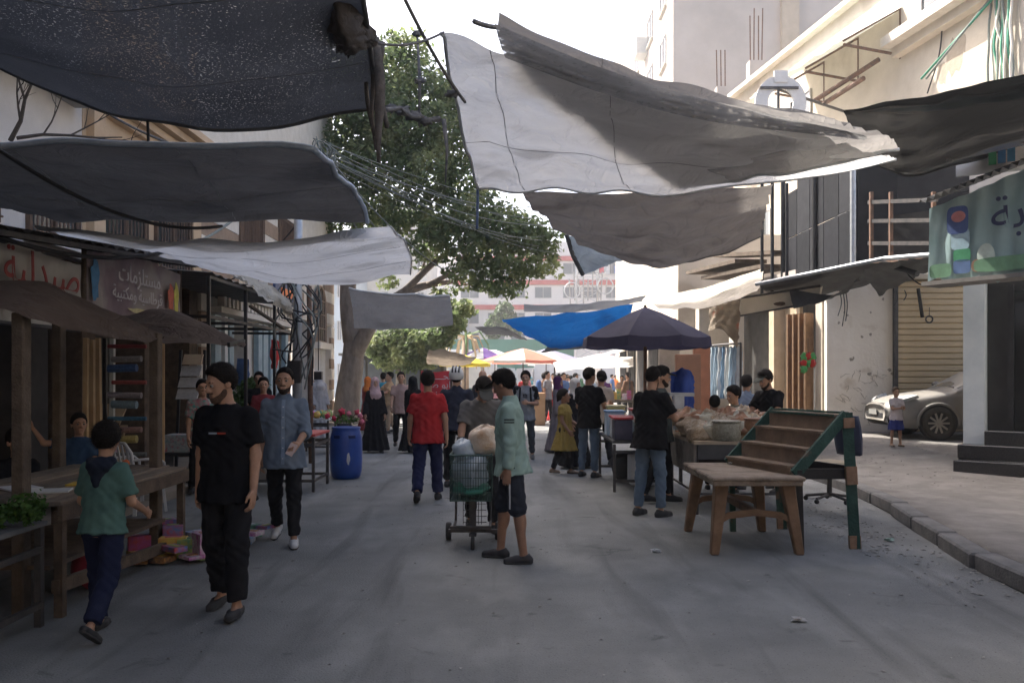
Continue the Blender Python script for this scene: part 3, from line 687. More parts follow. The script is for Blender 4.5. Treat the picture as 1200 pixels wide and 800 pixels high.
def window(parent, o, ux, un, wd, ht, frame=None, pane=GL, fr=0.06, sill=True, bars=0, depth=0.06):
    """o = lower left corner on the wall, ux along it, un out of it; frame pieces, pane and sill stand at their real depths"""
    o, ux, un = Vector(o), Vector(ux).normalized(), Vector(un).normalized(); uz = Vector((0, 0, 1)); frame = frame or mat('window_frame', (0.35, 0.34, 0.33), (0.45, 0.44, 0.43), 8, 0.6)
    m = MB()
    for a, b in (((0, 0), (wd, 0)), ((0, ht), (wd, ht)), ((0, 0), (0, ht)), ((wd, 0), (wd, ht)), ((wd / 2, 0), (wd / 2, ht))):
        m.beam(o + ux * a[0] + uz * a[1] + un * depth / 2, o + ux * b[0] + uz * b[1] + un * depth / 2, fr, depth + 0.004 * (a[0] == b[0]), up=un)
    wo_ = m.build('window', frame, parent)
    MB().extrude([(fr / 2, fr / 2), (wd - fr / 2, fr / 2), (wd - fr / 2, ht - fr / 2), (fr / 2, ht - fr / 2)], o + un * 0.008, ux, uz, un, 0.015).build('pane', pane, wo_)
    if sill:
        m = MB(); c = o + ux * wd / 2 - uz * 0.06 + un * 0.07; m.beam(c - ux * (wd / 2 + 0.08), c + ux * (wd / 2 + 0.08), 0.16, 0.07); m.build('sill', STONE_L, wo_)
    if bars:
        m = MB()
        for i in range(bars): q = o + ux * (wd * (i + .5) / bars) + un * (depth + 0.05); m.tube([q, q + uz * ht], 0.013, 5)
        for z in (0.08, ht - 0.08): m.tube([o + un * (depth + .05) + uz * z, o + ux * wd + un * (depth + .05) + uz * z], 0.016, 5)
        m.build('window_bars', BROWNM, wo_)
    return wo_

# ---- left row (fronts at about x = -6.2)
XL = -6.2
def left_block(name, label, y0, y1, h, m, zg=3.35):
    b = thing(name, label, 'building', (XL - 3, (y0 + y1) / 2, 0))
    MB().box((XL - 4, (y0 + y1) / 2, (zg + h) / 2), (8, y1 - y0, h - zg)).build('wall', m, b)
    MB().box((XL - 2.5, (y0 + y1) / 2, zg / 2 + 0.06), (0.2, y1 - y0 - 0.02, zg - 0.15)).build('shop_back_wall', SHADEIN, b)
    return b
la = left_block('apartment_building', 'grimy off-white plaster building above the pharmacy banner', -34.0, 12.3, 19.0, PLAST)
lb = left_block('apartment_building', 'tan plastered building with stepped cornice behind the dark overhead tarp', 12.32, 16.8, 16.5, PLTAN)
lc = left_block('stone_building', 'building of striped pale and brown stone with arched window', 16.82, 29.5, 18.0, STONE_L)
MB().box((XL - 4.2, 26.0, 20.0), (7.4, 6.6, 4.0)).build('added_shade_storey', STONE_L, lc)  # storey added above the view so its shadow covers the right pavement
for b, ys_ in ((la, (2.2, 4.6, 7.2, 9.3, 11.2)), (lb, (12.5, 14.6, 16.6)), (lc, (17.1, 20.2, 23.4, 26.2, 29.2))):
    for y in ys_:
        MB().box((XL - 0.25, y, 1.72), (0.5, 0.4, 3.3)).build('pier', STONE_L if b is lc else (SHADEIN if b is la else WOOD_D), b)  # near building's piers get the shade colour instead of plaster
for y in (9.0, 10.9): window(la, (XL, y, 3.5), (0, 1, 0), (1, 0, 0), 1.2, .95, BROWNM, bars=11)
for z in (7.6, 11.0, 14.2):
    for y in (3, 6, 9): window(la, (XL, y, z), (0, 1, 0), (1, 0, 0), 1.3, 1.5)
for y in (12.85, 14.8): window(lb, (XL, y, 3.5), (0, 1, 0), (1, 0, 0), 1.5, 1.2, BROWNM, bars=12)
for z in (7.4, 10.6, 13.6):
    for y in (12.8, 15.0): window(lb, (XL, y, z), (0, 1, 0), (1, 0, 0), 1.2, 1.5)
for i, (dz, pr_) in enumerate(((0, .12), (.12, .24), (.26, .36), (.40, .5))):
    MB().box((XL + pr_ / 2, 14.56, 5.62 + dz + .06), (pr_, 4.46, .125)).build('cornice', PLTAN, lb)
MB().box((XL + 0.06, 12.6, 4.5), (0.12, 0.35, 2.2)).build('pilaster', PLTAN, lb); MB().box((XL + 0.06, 16.5, 4.5), (0.12, 0.4, 2.2)).build('pilaster', PLTAN, lb)
# concrete ledge and shadow gap on the white building
MB().box((XL + 0.3, 9.5, 5.55), (0.6, 5.2, 0.16)).build('ledge', mat('concrete_grey', (0.27, 0.26, 0.25), (0.36, 0.35, 0.33), 4, 0.9, 0.3, 30), la)
# striped courses of the stone building, each a course of its own
z = 3.4; i = 0
for i in range(7):
    zz = 3.40 + i * 0.36
    for (ya, yb) in ((16.86, 19.2), (21.2, 22.4), (24.3, 25.2), (28.0, 29.46)):
        MB().box((XL + 0.02 + 0.008 * (i % 3), (ya + yb) / 2, zz + .18), (0.06, yb - ya, 0.35)).build('stone_course', STONE_D if i % 2 else STONE_L, lc)
for i in range(9):
    zz = 0.13 + i * 0.355
    for y in (17.1, 23.4, 26.2, 29.2): MB().box((XL + 0.03, y, zz + .175), (0.07, 0.5, 0.34)).build('stone_course', STONE_D if i % 2 else STONE_L, lc)
for y in (19.3, 22.5): window(lc, (XL + .02, y, 4.0), (0, 1, 0), (1, 0, 0), 1.7, 1.9, BROWNM, pane=BROWNM, bars=14)
def arch_window(parent, y, z, wd, ht):
    poly = [(0, 0), (wd, 0), (wd, ht - wd / 2)] + [(wd / 2 + wd / 2 * math.cos(a), ht - wd / 2 + wd / 2 * math.sin(a)) for a in np.linspace(0.1, math.pi - 0.1, 10)] + [(0, ht - wd / 2)]
    o = MB().extrude(poly, (XL + 0.05, y, z), (0, 1, 0), (0, 0, 1), (1, 0, 0), 0.03).build('window', GL, parent)
    m = MB(); pp = [Vector((XL + 0.1, y + a, z + b)) for a, b in poly + poly[:1]]; m.tube(pp, 0.05, 6)
    for t in (.3, .5, .7): m.tube([(XL + .11, y + wd * t, z), (XL + .11, y + wd * t, z + ht - .08)], .02, 5)
    for t in (.25, .5, .75): m.tube([(XL + .11, y, z + ht * t), (XL + .11, y + wd, z + ht * t)], .02, 5)
    m.build('window_frame', STONE_D, o)
arch_window(lc, 26.55, 2.75, 1.35, 1.75)
MB().box((XL + .16, 27.2, 2.62), (.3, 1.9, .2)).build('arch_sill', STONE_L, lc)
m = MB()
for i in range(9): m.box((XL + .03, 26.5 + i * .18, 1.35), (.08, .10, 2.35))
m.build('shutter', mat('shutter_white', (.5, .5, .48), (.6, .6, .58), 8, .6), lc)
# shop of the stone building: blue-grey door columns, dentil band, name boards
BLUEG = mat('bluegrey_paint', (0.20, 0.29, 0.33), (0.29, 0.38, 0.42), 5, 0.6, 0.1, 30)
for y, wd in ((17.55, .35), (18.05, .18), (18.4, .3), (20.5, .3), (20.95, .4), (21.5, .3), (22.0, .2), (22.9, .25)):
    MB().box((XL + .10, y, 1.55), (.12, wd, 2.75)).build('door_column', BLUEG if wd > .19 else mat('white_paint', (.6, .62, .62), (.7, .71, .7), 5, .6), lc)
MB().box((XL + .18, 20.2, 3.02), (.3, 5.9, .12)).build('shop_lintel', STONE_L, lc)
for i in range(22): MB().box((XL + .26, 17.5 + i * .26, 3.2), (.14, .15, .2)).build('dentil', STONE_L, lc)
MB().box((XL + .26, 20.2, 3.37), (.32, 5.9, .1)).build('shop_cornice', STONE_L, lc)
sg = thing('shop_sign', 'small blue and orange shop sign over the blue-grey shop doors', 'sign', (XL + .5, 21.5, 3.5))
MB().box((XL + .5, 21.4, 3.72), (.06, 1.9, .5)).build('board', mat('sign_blue', (.03, .05, .12), (.05, .08, .18), 6, .5), sg)
MB().box((XL + .535, 21.5, 3.75), (.02, 1.1, .2)).build('panel', mat('sign_orange', (.75, .16, .03), (.8, .25, .05), 6, .5), sg)
MB().box((XL + .50, 22.8, 3.45), (.05, .7, .35)).build('board', mat('sign_red', (.55, .03, .02), (.6, .06, .04), 6, .5), sg)

# ---- right: cream setback building, low shop block, black corner shop
RB0 = Vector((11.4, 19.0, 0)); RB1 = Vector((9.0, 34.7, 0)); rd = (RB1 - RB0).normalized(); rn = Vector((-rd.y, rd.x, 0)); rn = rn if rn.x < 0 else -rn
def RW(x, y):      # point on the cream facade seen at photo pixel
    Z = 14.25 / ((x - 600) / 1000 + 0.15); return P(x, y, Z)
rb = thing('apartment_building', 'sunlit cream building with ledge and wires above the black tarp', 'building', (RB0 + RB1) / 2)
c = [RB0, RB1, RB1 - rn * 9, RB0 - rn * 9]
MB().prism([(q.x, q.y) for q in c][::-1], 0.0, 12.9).build('wall', CREAM, rb)
lg = MB(); a = RW(1055, 52); a.z = 10.8; b_ = RB0 + Vector((0, 0, 10.8)); lg.beam(a + rn * .3, b_ + rn * .3, .6, .26); lg.build('ledge', STONE_L, rb)
lg = MB(); lg.beam(a + rn * .14 - Vector((0, 0, .25)), b_ + rn * .14 - Vector((0, 0, .25)), .28, .24); lg.build('ledge_moulding', CREAM, rb)
lg = MB(); lg.beam(RB0 + rn * .1 + Vector((0, 0, 12.98)), RB1 + rn * .1 + Vector((0, 0, 12.98)), .35, .16); lg.build('parapet_cap', STONE_L, rb)
for t, z in ((0.3, 10.95), (2.2, 10.95), (6.6, 6.2), (9.5, 6.2), (12.5, 6.2), (9.5, 9.6), (12.6, 9.6), (0.6, 6.2)):
    window(rb, RB0 + rd * t + Vector((0, 0, z)), rd, rn, 1.4, 1.6)
# brown damp patches where plaster has come off
pm = mat('bare_render', (0.34, 0.29, 0.23), (0.42, 0.36, 0.29), 6, 0.95, 0.4, 30)
for (px, py, r, sd) in ((1118, 68, 0.55, 3), (1105, 88, 0.35, 5), (1128, 52, 0.3, 8)):
    q = RW(px, py); rr = random.Random(sd); pts2 = [(r * (0.6 + 0.5 * rr.random()) * math.cos(t) * .7, r * (0.6 + 0.5 * rr.random()) * math.sin(t)) for t in np.linspace(0, 2 * math.pi, 15)[:-1]]
    MB().extrude(pts2, q + rn * .003, rd, (0, 0, 1), rn, .006).build('bare_patch', pm, rb)
# corrugated canopy on brackets
cc = thing('corrugated_canopy', 'torn pale corrugated sheet canopy high on the cream wall', 'canopy', RW(1010, 30))
def corr(o, u, v, nu, nv, amp, waves, torn=0.0, seed=1):
    rr = random.Random(seed); rows = []; un = Vector(u).cross(Vector(v)).normalized()
    for i in range(nu + 1):
        e = 1 - torn * rr.random() ** 2
        rows.append([Vector(o) + Vector(u) * (i / nu) + Vector(v) * (j / nv) * e + un * amp * math.sin(2 * math.pi * waves * i / nu) for j in range(nv + 1)])
    return MB().grid(rows)
o = RW(1058, 8); SHEET = mat('pale_sheet', (0.50, 0.52, 0.46), (0.62, 0.64, 0.58), 3, 0.55, 0.1, 20, trans=0.15)
corr(o, rd * 5.6 + Vector((0, 0, .3)), rn * 2.0 + Vector((0, 0, -1.15)), 60, 6, .05, 11, .28, 4).build('sheet', SHEET, cc, True)
for t in (0.1, 2.2, 4.2):
    q = o + rd * t; m = MB(); m.beam(q - Vector((0, 0, 1.3)), q + rn * 1.7 - Vector((0, 0, 1.1)), .06, .06); m.beam(q, q + rn * 1.7 - Vector((0, 0, 1.0)), .06, .06); m.beam(q, q - Vector((0, 0, 1.4)), .06, .06); m.build('bracket', RUST, cc)
pp = thing('pipe_bracket', 'two rusty pipes jutting from the sunlit cream wall', 'pipe', RW(980, 95))
for (x0, y0, x1, y1) in ((1030, 70, 955, 118), (1012, 92, 965, 122)):
    MB().tube([P(x0, y0, 23.6), P(x1, y1, 25.5)], .07, 8).build('pipe', RUST, pp)
rsn = thing('round_sign', 'pale round sign frame with a T bracket beyond the grey tarp', 'sign', P(915, 120, 22))
m = MB(); ring = []
for i in range(25): a = 2 * math.pi * i / 24; ring.append(P(915, 120, 22) + Vector((.66 * math.cos(a), 0, .70 * math.sin(a))))
rows = [[ring[i] + Vector((0, dy, 0)) + (P(915, 120, 22) - ring[i]) * t for t, dy in ((0, 0), (.5, 0), (.5, .06), (0, .06), (0, 0))] for i in range(25)]
m.grid(rows).build('ring', mat('sign_white', (.62, .6, .58), (.72, .7, .68), 6, .6), rsn)
MB().box(P(915, 90, 22), (.35, .07, .3)).build('cap_piece', _M['sign_white'], rsn)
m = MB(); m.box(P(913, 103, 21.97), (1.0, .05, .06)); m.box(P(912, 120, 21.97), (.06, .05, .8)); m.tube([P(912, 105, 22), P(912, 105, 22) + Vector((2.9, 2.2, 0))], .04, 6); m.build('bracket', STEEL, rsn)
rbs = thing('roof_column', 'concrete column stub with bare rebar on the cream building roof', 'column stub', (10.2, 34.2, 12.9))
MB().box((9.75, 34.0, 13.5), (.7, .5, 1.3)).build('stub', GREYB, rbs)
for i in range(4): MB().tube([(9.5 + i * .16, 34.0 + .1 * (i % 2), 14.1), (9.48 + i * .17, 34.0, 16.0 + .3 * (i % 2))], .025, 5).build('rebar', RUST, rbs)
rbs = thing('roof_column', 'bundle of bare rebar rising left of the roof stub', 'rebar', (8.2, 33, 12.9))
MB().box((8.3, 33.9, 12.6), (.4, .4, 1.0)).build('stub', GREYB, rbs)
for i in range(3): MB().tube([(8.15 + i * .16, 33.9, 13.0), (8.12 + i * .17, 33.9, 14.6)], .025, 5).build('rebar', RUST, rbs)
MB().box((8.3, 33.9, 6.1), (.4, .4, 12.2)).build('column', GREYB, rbs)

gb = thing('apartment_building', 'tall grey rendered building with narrow sunlit windowed side', 'building', (18, 57, 0))
GX = 8.5
MB().box((GX + 11, 57.5, 14), (22, 25, 28)).build('wall', GREYB, gb)
for z in (12.5, 15.7, 18.9, 22.1):
    for y in (47, 51.5, 57, 62.5): window(gb, (GX, y, z), (0, 1, 0), (-1, 0, 0), 1.8, 1.6, pane=mat('pane_dim', (.12, .12, .12), rough=.2))
    MB().box((GX - .35, 54.2, z + .3), (.7, 1.4, 1.0)).build('air_conditioner', mat('ac_white', (.6, .6, .58), (.66, .66, .64), 6, .6), gb)
for x in (14.6,): MB().box((x, 44.85, 14), (.9, .3, 27.9)).build('pilaster', mat('render_tan', (.42, .35, .27), (.5, .42, .33), 2, .9), gb)

# low shop block with the shutter wall facing the camera
an = thing('shop_block', 'low cream shop block with rolling shutter behind the parked car', 'building', (9, 19, 0))
A0 = (6.9, 18.7); A1 = (5.85, 27.2); gz = 0.42
MB().prism([A0, (12.0, 18.7), (12.0, 19.0), (6.95, 19.0)], 0.1, 4.05).build('wall', mat('plaster_limewash', (.76, .69, .59), (.85, .79, .70), 1.4, .9, .35, 16, c3=(.56, .47, .37), s3=1.6, t3=.61, detail=9), an)
MB().prism([(A0[0], 19.01), (12, 19.01), (12, 27), (A1[0], 27)], 3.95, 4.2).build('roof', GREYB, an)
MB().prism([(7.9, 19.5), (8.1, 19.5), (7.5, 27), (7.3, 27)], 0.1, 3.9).build('shop_back_wall', SHADEIN, an)
# rolling shutter: slats one by one
sx0, sx1 = PX(1051, 18.66), PX(1142, 18.66)
sh = MB().box(((sx0 + sx1) / 2, 18.665, 2.1), (sx1 - sx0, 0.03, 3.35)).build('shutter', mat('shutter_back', (.2, .16, .1), rough=.8), an)
SLAT = mat('shutter_tan', (.52, .39, .23), (.63, .49, .30), 3, .6, .15, 30, c3=(.4, .3, .19), s3=1.5, t3=.6)
sm_ = MB(); pf = [(0, 0), (-.03, .02), (-.03, .105), (0, .125)]
sm_.add([(x, y, z) for x in (-.5, .5) for y, z in pf], [(0, 1, 2, 3), (7, 6, 5, 4), (0, 4, 5, 1), (1, 5, 6, 2), (2, 6, 7, 3), (3, 7, 4, 0)])
sme = sm_.mesh('slat')
for i in range(25):
    o = link('slat', sme, SLAT, sh); o.location = ((sx0 + sx1) / 2, 18.65, 0.47 + i * .131); o.scale = (sx1 - sx0, 1, 1); o.matrix_parent_inverse = Matrix()
for x in (sx0 - .04, sx1 + .04): MB().box((x, 18.64, 2.1), (.08, .1, 3.4)).build('shutter_rail', STEEL, an)
MB().box((sx0 / 2 + sx1 / 2, 18.62, 3.83), (sx1 - sx0 + .3, .16, .1)).build('shutter_lintel', mat('lintel_tan', (.5, .42, .3), (.58, .5, .36), 4, .8), an)
# street side of the low block: piers, door leaves, dark openings
def AP(t): return Vector((A0[0] + (A1[0] - A0[0]) * t, 19.0 + (A1[1] - 19.0) * t, 0))
for t0, t1, mm in ((0.0, .035, CREAM), (.30, .335, mat('pier_tan', (.45, .36, .25), (.55, .45, .33), 4, .85)), (.62, .66, CREAM), (.96, 1.0, CREAM)):
    p, q = AP(t0), AP(t1); MB().prism([(p.x, p.y), (p.x + .3, p.y), (q.x + .3, q.y), (q.x, q.y)], 0.1, 3.9).build('pier', mm, an)
for i, t in enumerate((.045, .065, .085, .105)):
    p = AP(t); MB().box((p.x - .12 - .05 * i, p.y, 1.75), (.26, .05, 2.7), rot=0.5 - .1 * i).build('folding_door_leaf', mat('door_rust', (.17, .10, .06), (.26, .16, .09), 7, .6, .2, 40), an)
p = AP(.2); MB().box((p.x + .25, p.y + .5, 1.9), (.08, 1.0, 2.9), rot=.12).build('door', mat('door_tan', (.42, .33, .22), (.5, .40, .28), 4, .7), an)

# black corner shop: pillar, dark front, polished steps
bs = thing('corner_shop', 'black-fronted corner shop with pale pillar and polished dark steps', 'shop', (8, 13, .15))
fd_ = Vector((.76, -.65, 0)).normalized(); fn_ = Vector((-.65, -.76, 0)).normalized(); S0 = Vector((7.2, 13.62, 0))
def SP(u, n, z): return S0 + fd_ * u + fn_ * n + Vector((0, 0, z))
def sbox(u0, u1, n0, n1, z0, z1, name, m, bevel=0.0):
    q = [SP(u0, n0, 0), SP(u1, n0, 0), SP(u1, n1, 0), SP(u0, n1, 0)]
    a_ = sum(q[i].x * q[(i + 1) % 4].y - q[(i + 1) % 4].x * q[i].y for i in range(4)); q = q if a_ > 0 else q[::-1]
    return MB().prism([(v.x, v.y) for v in q], z0, z1).build(name, m, bs, bevel=bevel)
GRAN = mat('black_granite', (.018, .018, .02), (.04, .04, .042), 60, .25, spec=.6)
PILL = mat('pillar_pale_blue', (.52, .58, .62), (.62, .67, .70), 3, .8, .15, 20, c3=(.4, .42, .42), s3=1.4, t3=.62)
sbox(0, .30, -.3, 0, .1, 3.35, 'pillar', PILL)
sbox(.31, 6, -.45, -.2, .1, 3.2, 'shop_front', mat('front_black', (.02, .02, .021), (.035, .034, .034), 4, .4))
sbox(.60, .68, -.19, -.14, .6, 3.1, 'door_frame', BLACK); sbox(1.5, 1.58, -.19, -.14, .6, 3.1, 'door_frame', BLACK)
sbox(.69, 1.49, -.185, -.17, .7, 3.0, 'door_glass', mat('tinted_glass', (.012, .013, .014), rough=.08, spec=.7))
sbox(.0, 5, -.1, .62, .15, .38, 'step', GRAN, .008); sbox(-.02, 5, -.15, .28, .38, .60, 'step', GRAN, .008); sbox(.32, 5, -.2, .1, .60, .82, 'step', GRAN, .008)
sbox(0.02, 6, -4, -.32, 3.2, 5.2, 'upper_wall', PLAST)
sbox(.31, 6, -4, -.46, .1, 3.2, 'side_wall', SHADEIN)

# the street goes on behind the camera: right-hand houses and more shade cloth
nb = thing('apartment_building', 'plastered house on the near right beyond the black corner shop', 'building', (12, -8, 0))
MB().box((12.4, -13.0, 4.7), (7.5, 42, 9.3)).build('wall', PLAST, nb)
for y in range(-30, 8, 5):
    for z in (4.6,): window(nb, (8.65, y + 1.4, z), (0, -1, 0), (-1, 0, 0), 1.4, 1.5)
    MB().box((8.62, y, 1.8), (.06, 3.2, 2.8)).build('shop_shutter', GREYB, nb)
bk = thing('apartment_building', 'house closing the street far behind', 'building', (0, -45, 0)); MB().box((0, -48, 7), (40, 6, 14)).build('wall', PLTAN, bk)

ra = thing('metal_awning', 'long dark awning added out of view to shade the near right pavement', 'awning', (7, 2, 3.2))  # unseen awning added to keep light off the near right pavement
corr((8.6, -10, 3.6), (0, 18.3, 0), (-3.5, 0, -.5), 60, 3, .03, 40, .04, 7).build('sheet', mat('sheet_dusk', (.08, .08, .08), (.13, .125, .12), 4, .7), ra, True)
for y in (-9.5, -4, 1.5, 7): MB().tube([(5.25, y, .1), (5.25, y, 3.12)], .04, 6).build('post', STEEL, ra)

rr = random.Random(9); m = MB()
for i in range(26):
    x, y = rr.uniform(985, 1040), rr.uniform(438, 492); q = [P(x, y, 18.694)]
    for k in range(3): q.append(q[-1] + Vector((rr.uniform(-.12, .16), 0, rr.uniform(-.10, .10))))
    m.tube(q, [.003, .007, .005, .002], 4)
tag(m.build('scuff_mark', mat('scuff_soot', (.30, .26, .21), (.42, .37, .31), 20, .95), an), kind='stuff')
for i in range(14):
    x, y = rr.uniform(975, 1050), rr.uniform(345, 440); MB().blob(P(x, y, 18.70), (.02 + .03 * rr.random(), .006, .015 + .02 * rr.random()), i, .5, 8, 6).build('chip_mark', _M['scuff_soot'], an)
# ================================================================== overhead tarps, awnings, banners
def tarp_mat(name, c1, c2, trans, scale=1.5, rough=.75, stretch=(1, 1, 1), c3=None, spec=.25, bump=.3, bs=9):
    """woven plastic sheet: mottled dirt, sharp creases and a little light passing through"""
    if 'tarp_' + name in _M: return _M['tarp_' + name]
    c3 = c3 or tuple(q * .72 for q in c1)
    m = mat('tarp_' + name, c1, c2, scale, rough, 0, trans=trans, stretch=stretch, c3=c3, s3=.9, t3=.56, spec=spec, detail=10); t = m.node_tree; N = t.nodes; L = t.links
    tc = N.new('ShaderNodeTexCoord'); nz = N.new('ShaderNodeTexNoise'); nz.inputs['Scale'].default_value = 1.6; nz.inputs['Detail'].default_value = 4; nz.inputs['Distortion'].default_value = 1.6; L.new(tc.outputs['Object'], nz.inputs['Vector'])
    a = N.new('ShaderNodeMath'); a.operation = 'SUBTRACT'; a.inputs[1].default_value = .5; L.new(nz.outputs['Fac'], a.inputs[0]); ab = N.new('ShaderNodeMath'); ab.operation = 'ABSOLUTE'; L.new(a.outputs[0], ab.inputs[0])
    pw = N.new('ShaderNodeMath'); pw.operation = 'POWER'; pw.inputs[1].default_value = .5; L.new(ab.outputs[0], pw.inputs[0])
    bp = N.new('ShaderNodeBump'); bp.inputs['Strength'].default_value = .55; bp.inputs['Distance'].default_value = .10; L.new(pw.outputs[0], bp.inputs['Height'])
    for n in N:
        if n.type in ('BSDF_PRINCIPLED', 'BSDF_TRANSLUCENT'): L.new(bp.outputs[0], n.inputs['Normal'])
    return m
def net_mat(name, c1, c2, hole=0.62, trans=.25, sc=34, st=(1, 1.8, 1)):
    """dark woven shade net: small worn holes let the sky through"""
    m = mat('net_' + name, c1, c2, 1.2, .85, .15, 60, trans=trans); t = m.node_tree; N = t.nodes; L = t.links
    tc = N.new('ShaderNodeTexCoord'); mp = N.new('ShaderNodeMapping'); mp.inputs['Scale'].default_value = st; L.new(tc.outputs['Object'], mp.inputs['Vector'])
    v = N.new('ShaderNodeTexNoise'); v.inputs['Scale'].default_value = sc; v.inputs['Detail'].default_value = 3; L.new(mp.outputs[0], v.inputs['Vector'])
    big = N.new('ShaderNodeTexNoise'); big.inputs['Scale'].default_value = 1.1; L.new(tc.outputs['Object'], big.inputs['Vector'])
    ad = N.new('ShaderNodeMath'); ad.operation = 'MULTIPLY_ADD'; ad.inputs[1].default_value = .22; L.new(big.outputs['Fac'], ad.inputs[0]); L.new(v.outputs['Fac'], ad.inputs[2])
    r = N.new('ShaderNodeValToRGB'); r.color_ramp.elements[0].position = hole + .09; r.color_ramp.elements[1].position = hole + .16
    r.color_ramp.elements[1].color = (.36, .36, .36, 1)
    L.new(ad.outputs[0], r.inputs['Fac'])
    tp = N.new('ShaderNodeBsdfTransparent'); ms = N.new('ShaderNodeMixShader'); out = N['Material Output']; src = out.inputs['Surface'].links[0].from_socket
    L.new(r.outputs['Color'], ms.inputs[0]); L.new(src, ms.inputs[1]); L.new(tp.outputs[0], ms.inputs[2]); L.new(ms.outputs[0], out.inputs['Surface'])
    return m
def sheet(label, ctrl, m, nu=48, nv=28, wr=.02, seed=1, name='overhead_tarp', cat='tarp', hem=None, fold=0.0, parent=None, part='cloth', droop=None, wd=(7, 3), seams=()):
    """a hung cloth: ctrl rows of world points, smoothed, with creases that run with the pull; hem = rope or folded edge along the border"""
    c = np.array([[tuple(q) for q in r] for r in ctrl], float)
    a = np.array([catmull(r, nu) for r in c]); g = np.array([catmull(a[:, j], nv) for j in range(nu)])   # g[j][i]
    g = g.transpose(1, 0, 2)
    du = np.gradient(g, axis=1); dv = np.gradient(g, axis=0); n = np.cross(du, dv); n /= (np.linalg.norm(n, axis=2, keepdims=True) + 1e-9)
    U_, V_ = np.meshgrid(np.linspace(0, 1, nu), np.linspace(0, 1, nv)); s = seed * 1.7
    f = (np.sin(wd[0] * 6.28 * V_ + 2.5 * np.sin(4 * U_ + s) + s) * .35 + np.sin(wd[1] * 6.28 * (U_ + V_ * .7) + 3 * np.sin(5 * V_ + s)) * .35
         + (1 - 2 * np.abs(np.sin(9 * V_ + 4 * U_ + 2 * np.sin(6 * U_ + s)))) * .3 + np.sin(31 * U_ + 17 * V_ + 3 * np.sin(9 * V_ + s)) * .14 + np.sin(47 * V_ - 13 * U_ + 3 * np.sin(8 * U_ - s)) * .14)
    g = g + n * (f * wr)[..., None]
    if fold: g = g + n * (np.sin(U_ * fold + 2 * V_) * .05)[..., None]
    T = parent
    if T is None:
        T = thing(name, label, cat, tuple(g[nv // 2, nu // 2]))
    rows = [[Vector(q) for q in r] for r in g]
    o = MB().grid(rows).build(part, m, T, True)
    for kd, q in seams:
        e = [Vector(v) for v in (g[int(q * (nv - 1))] if kd == 'v' else g[:, int(q * (nu - 1))])]
        MB().tube(e[::2], .0045, 4).build('seam', HEMD if sum(m.diffuse_color[:3]) < 0 else SEAM, o, True)
    if hem:
        hm, hr, sides = hem
        for sd in sides:
            e = {'t': rows[0], 'b': rows[-1], 'l': [r[0] for r in rows], 'r': [r[-1] for r in rows]}[sd]
            MB().tube(e[::2] + ([e[-1]] if len(e) % 2 == 0 else []), hr, 6).build('hem', hm, o, True)
    return T, g
def rope(label, pts, r, m, name='rope', cat='rope', sg=0.0, n=14, parent=None):
    p = sag(pts[0], pts[1], sg, n) if sg or len(pts) == 2 else [Vector(q) for q in catmull([tuple(q) for q in pts], n)]
    o = MB().tube(p, r, 5).build(name, m, parent, True)
    if parent is None: tag(o, label, cat)
    return o
SEAM = mat('seam_grey', (.16, .16, .165), (.24, .24, .245), 8, .8)
HEMW = mat('hem_pale', (.42, .44, .46), (.55, .57, .58), 6, .8); HEMD = mat('hem_dark', (.06, .06, .06), (.1, .1, .1), 6, .9)

# 1 speckled shade net over the near left of the street
sheet('large dark speckled shade net hanging over the near left side', [
    [Vector((-4.6, 2.6, 4.35)), Vector((-3.4, 2.6, 4.2)), Vector((-2.0, 2.6, 4.2)), Vector((-.7, 2.6, 4.6))],
    [Vector((-4.7, 4.2, 4.3)), Vector((-3.4, 4.2, 4.0)), Vector((-2.0, 4.2, 3.95)), Vector((-.86, 4.2, 4.25))],
    [Vector((-4.9, 5.6, 4.35)), Vector((-3.4, 5.6, 3.95)), Vector((-2.1, 5.6, 3.8)), Vector((-.95, 5.6, 3.98))],
    [P(-90, 30, 7), P(70, 112, 7), P(245, 151, 7), P(440, 126, 7)]],
    net_mat('charcoal', (.045, .048, .055), (.075, .079, .088), .63, .35, 58, (1, 1.6, 1)), 60, 44, .03, 2, seams=(('v', .55), ('v', .8)), hem=(HEMD, .018, 'br'))
# brown flap of the net, bundled at its corner
sheet('dark brown cloth bundle folded at the corner of the speckled net', [
    [P(372, -30, 5.6), P(395, -35, 5.5), P(420, -25, 5.5)], [P(376, 20, 5.7), P(398, 15, 5.3), P(432, 20, 5.6)],
    [P(392, 55, 5.8), P(405, 50, 5.4), P(441, 45, 5.7)], [P(408, 66, 5.9), P(418, 62, 5.6), P(443, 50, 5.8)]],
    tarp_mat('brownflap', (.05, .042, .036), (.08, .068, .06), .15), 24, 20, .03, 5, name='cloth_bundle', cat='cloth')
tt = thing('hanging_rag', 'long shredded dark cloth strips hanging from the speckled net corner', 'rag', P(445, 120, 6.2))
for i, (x0, y0, x1, y1, r) in enumerate(((440, 45, 447, 190, .05), (436, 60, 440, 160, .03), (444, 50, 452, 150, .03), (430, 70, 437, 175, .02))):
    q = [P(x0 + (x1 - x0) * t + 3 * math.sin(5 * t + i), y0 + (y1 - y0) * t, 6.2 + .1 * i) for t in np.linspace(0, 1, 9)]
    MB().tube(q, [r * (.5 + .5 * math.sin(3 * t + i) ** 2) * (1 - .6 * t) + .006 for t in np.linspace(0, 1, 9)], 6).build('strip', mat('rag_brown', (.075, .065, .058), (.13, .115, .10), 14, .95, .4, 40), tt, True)
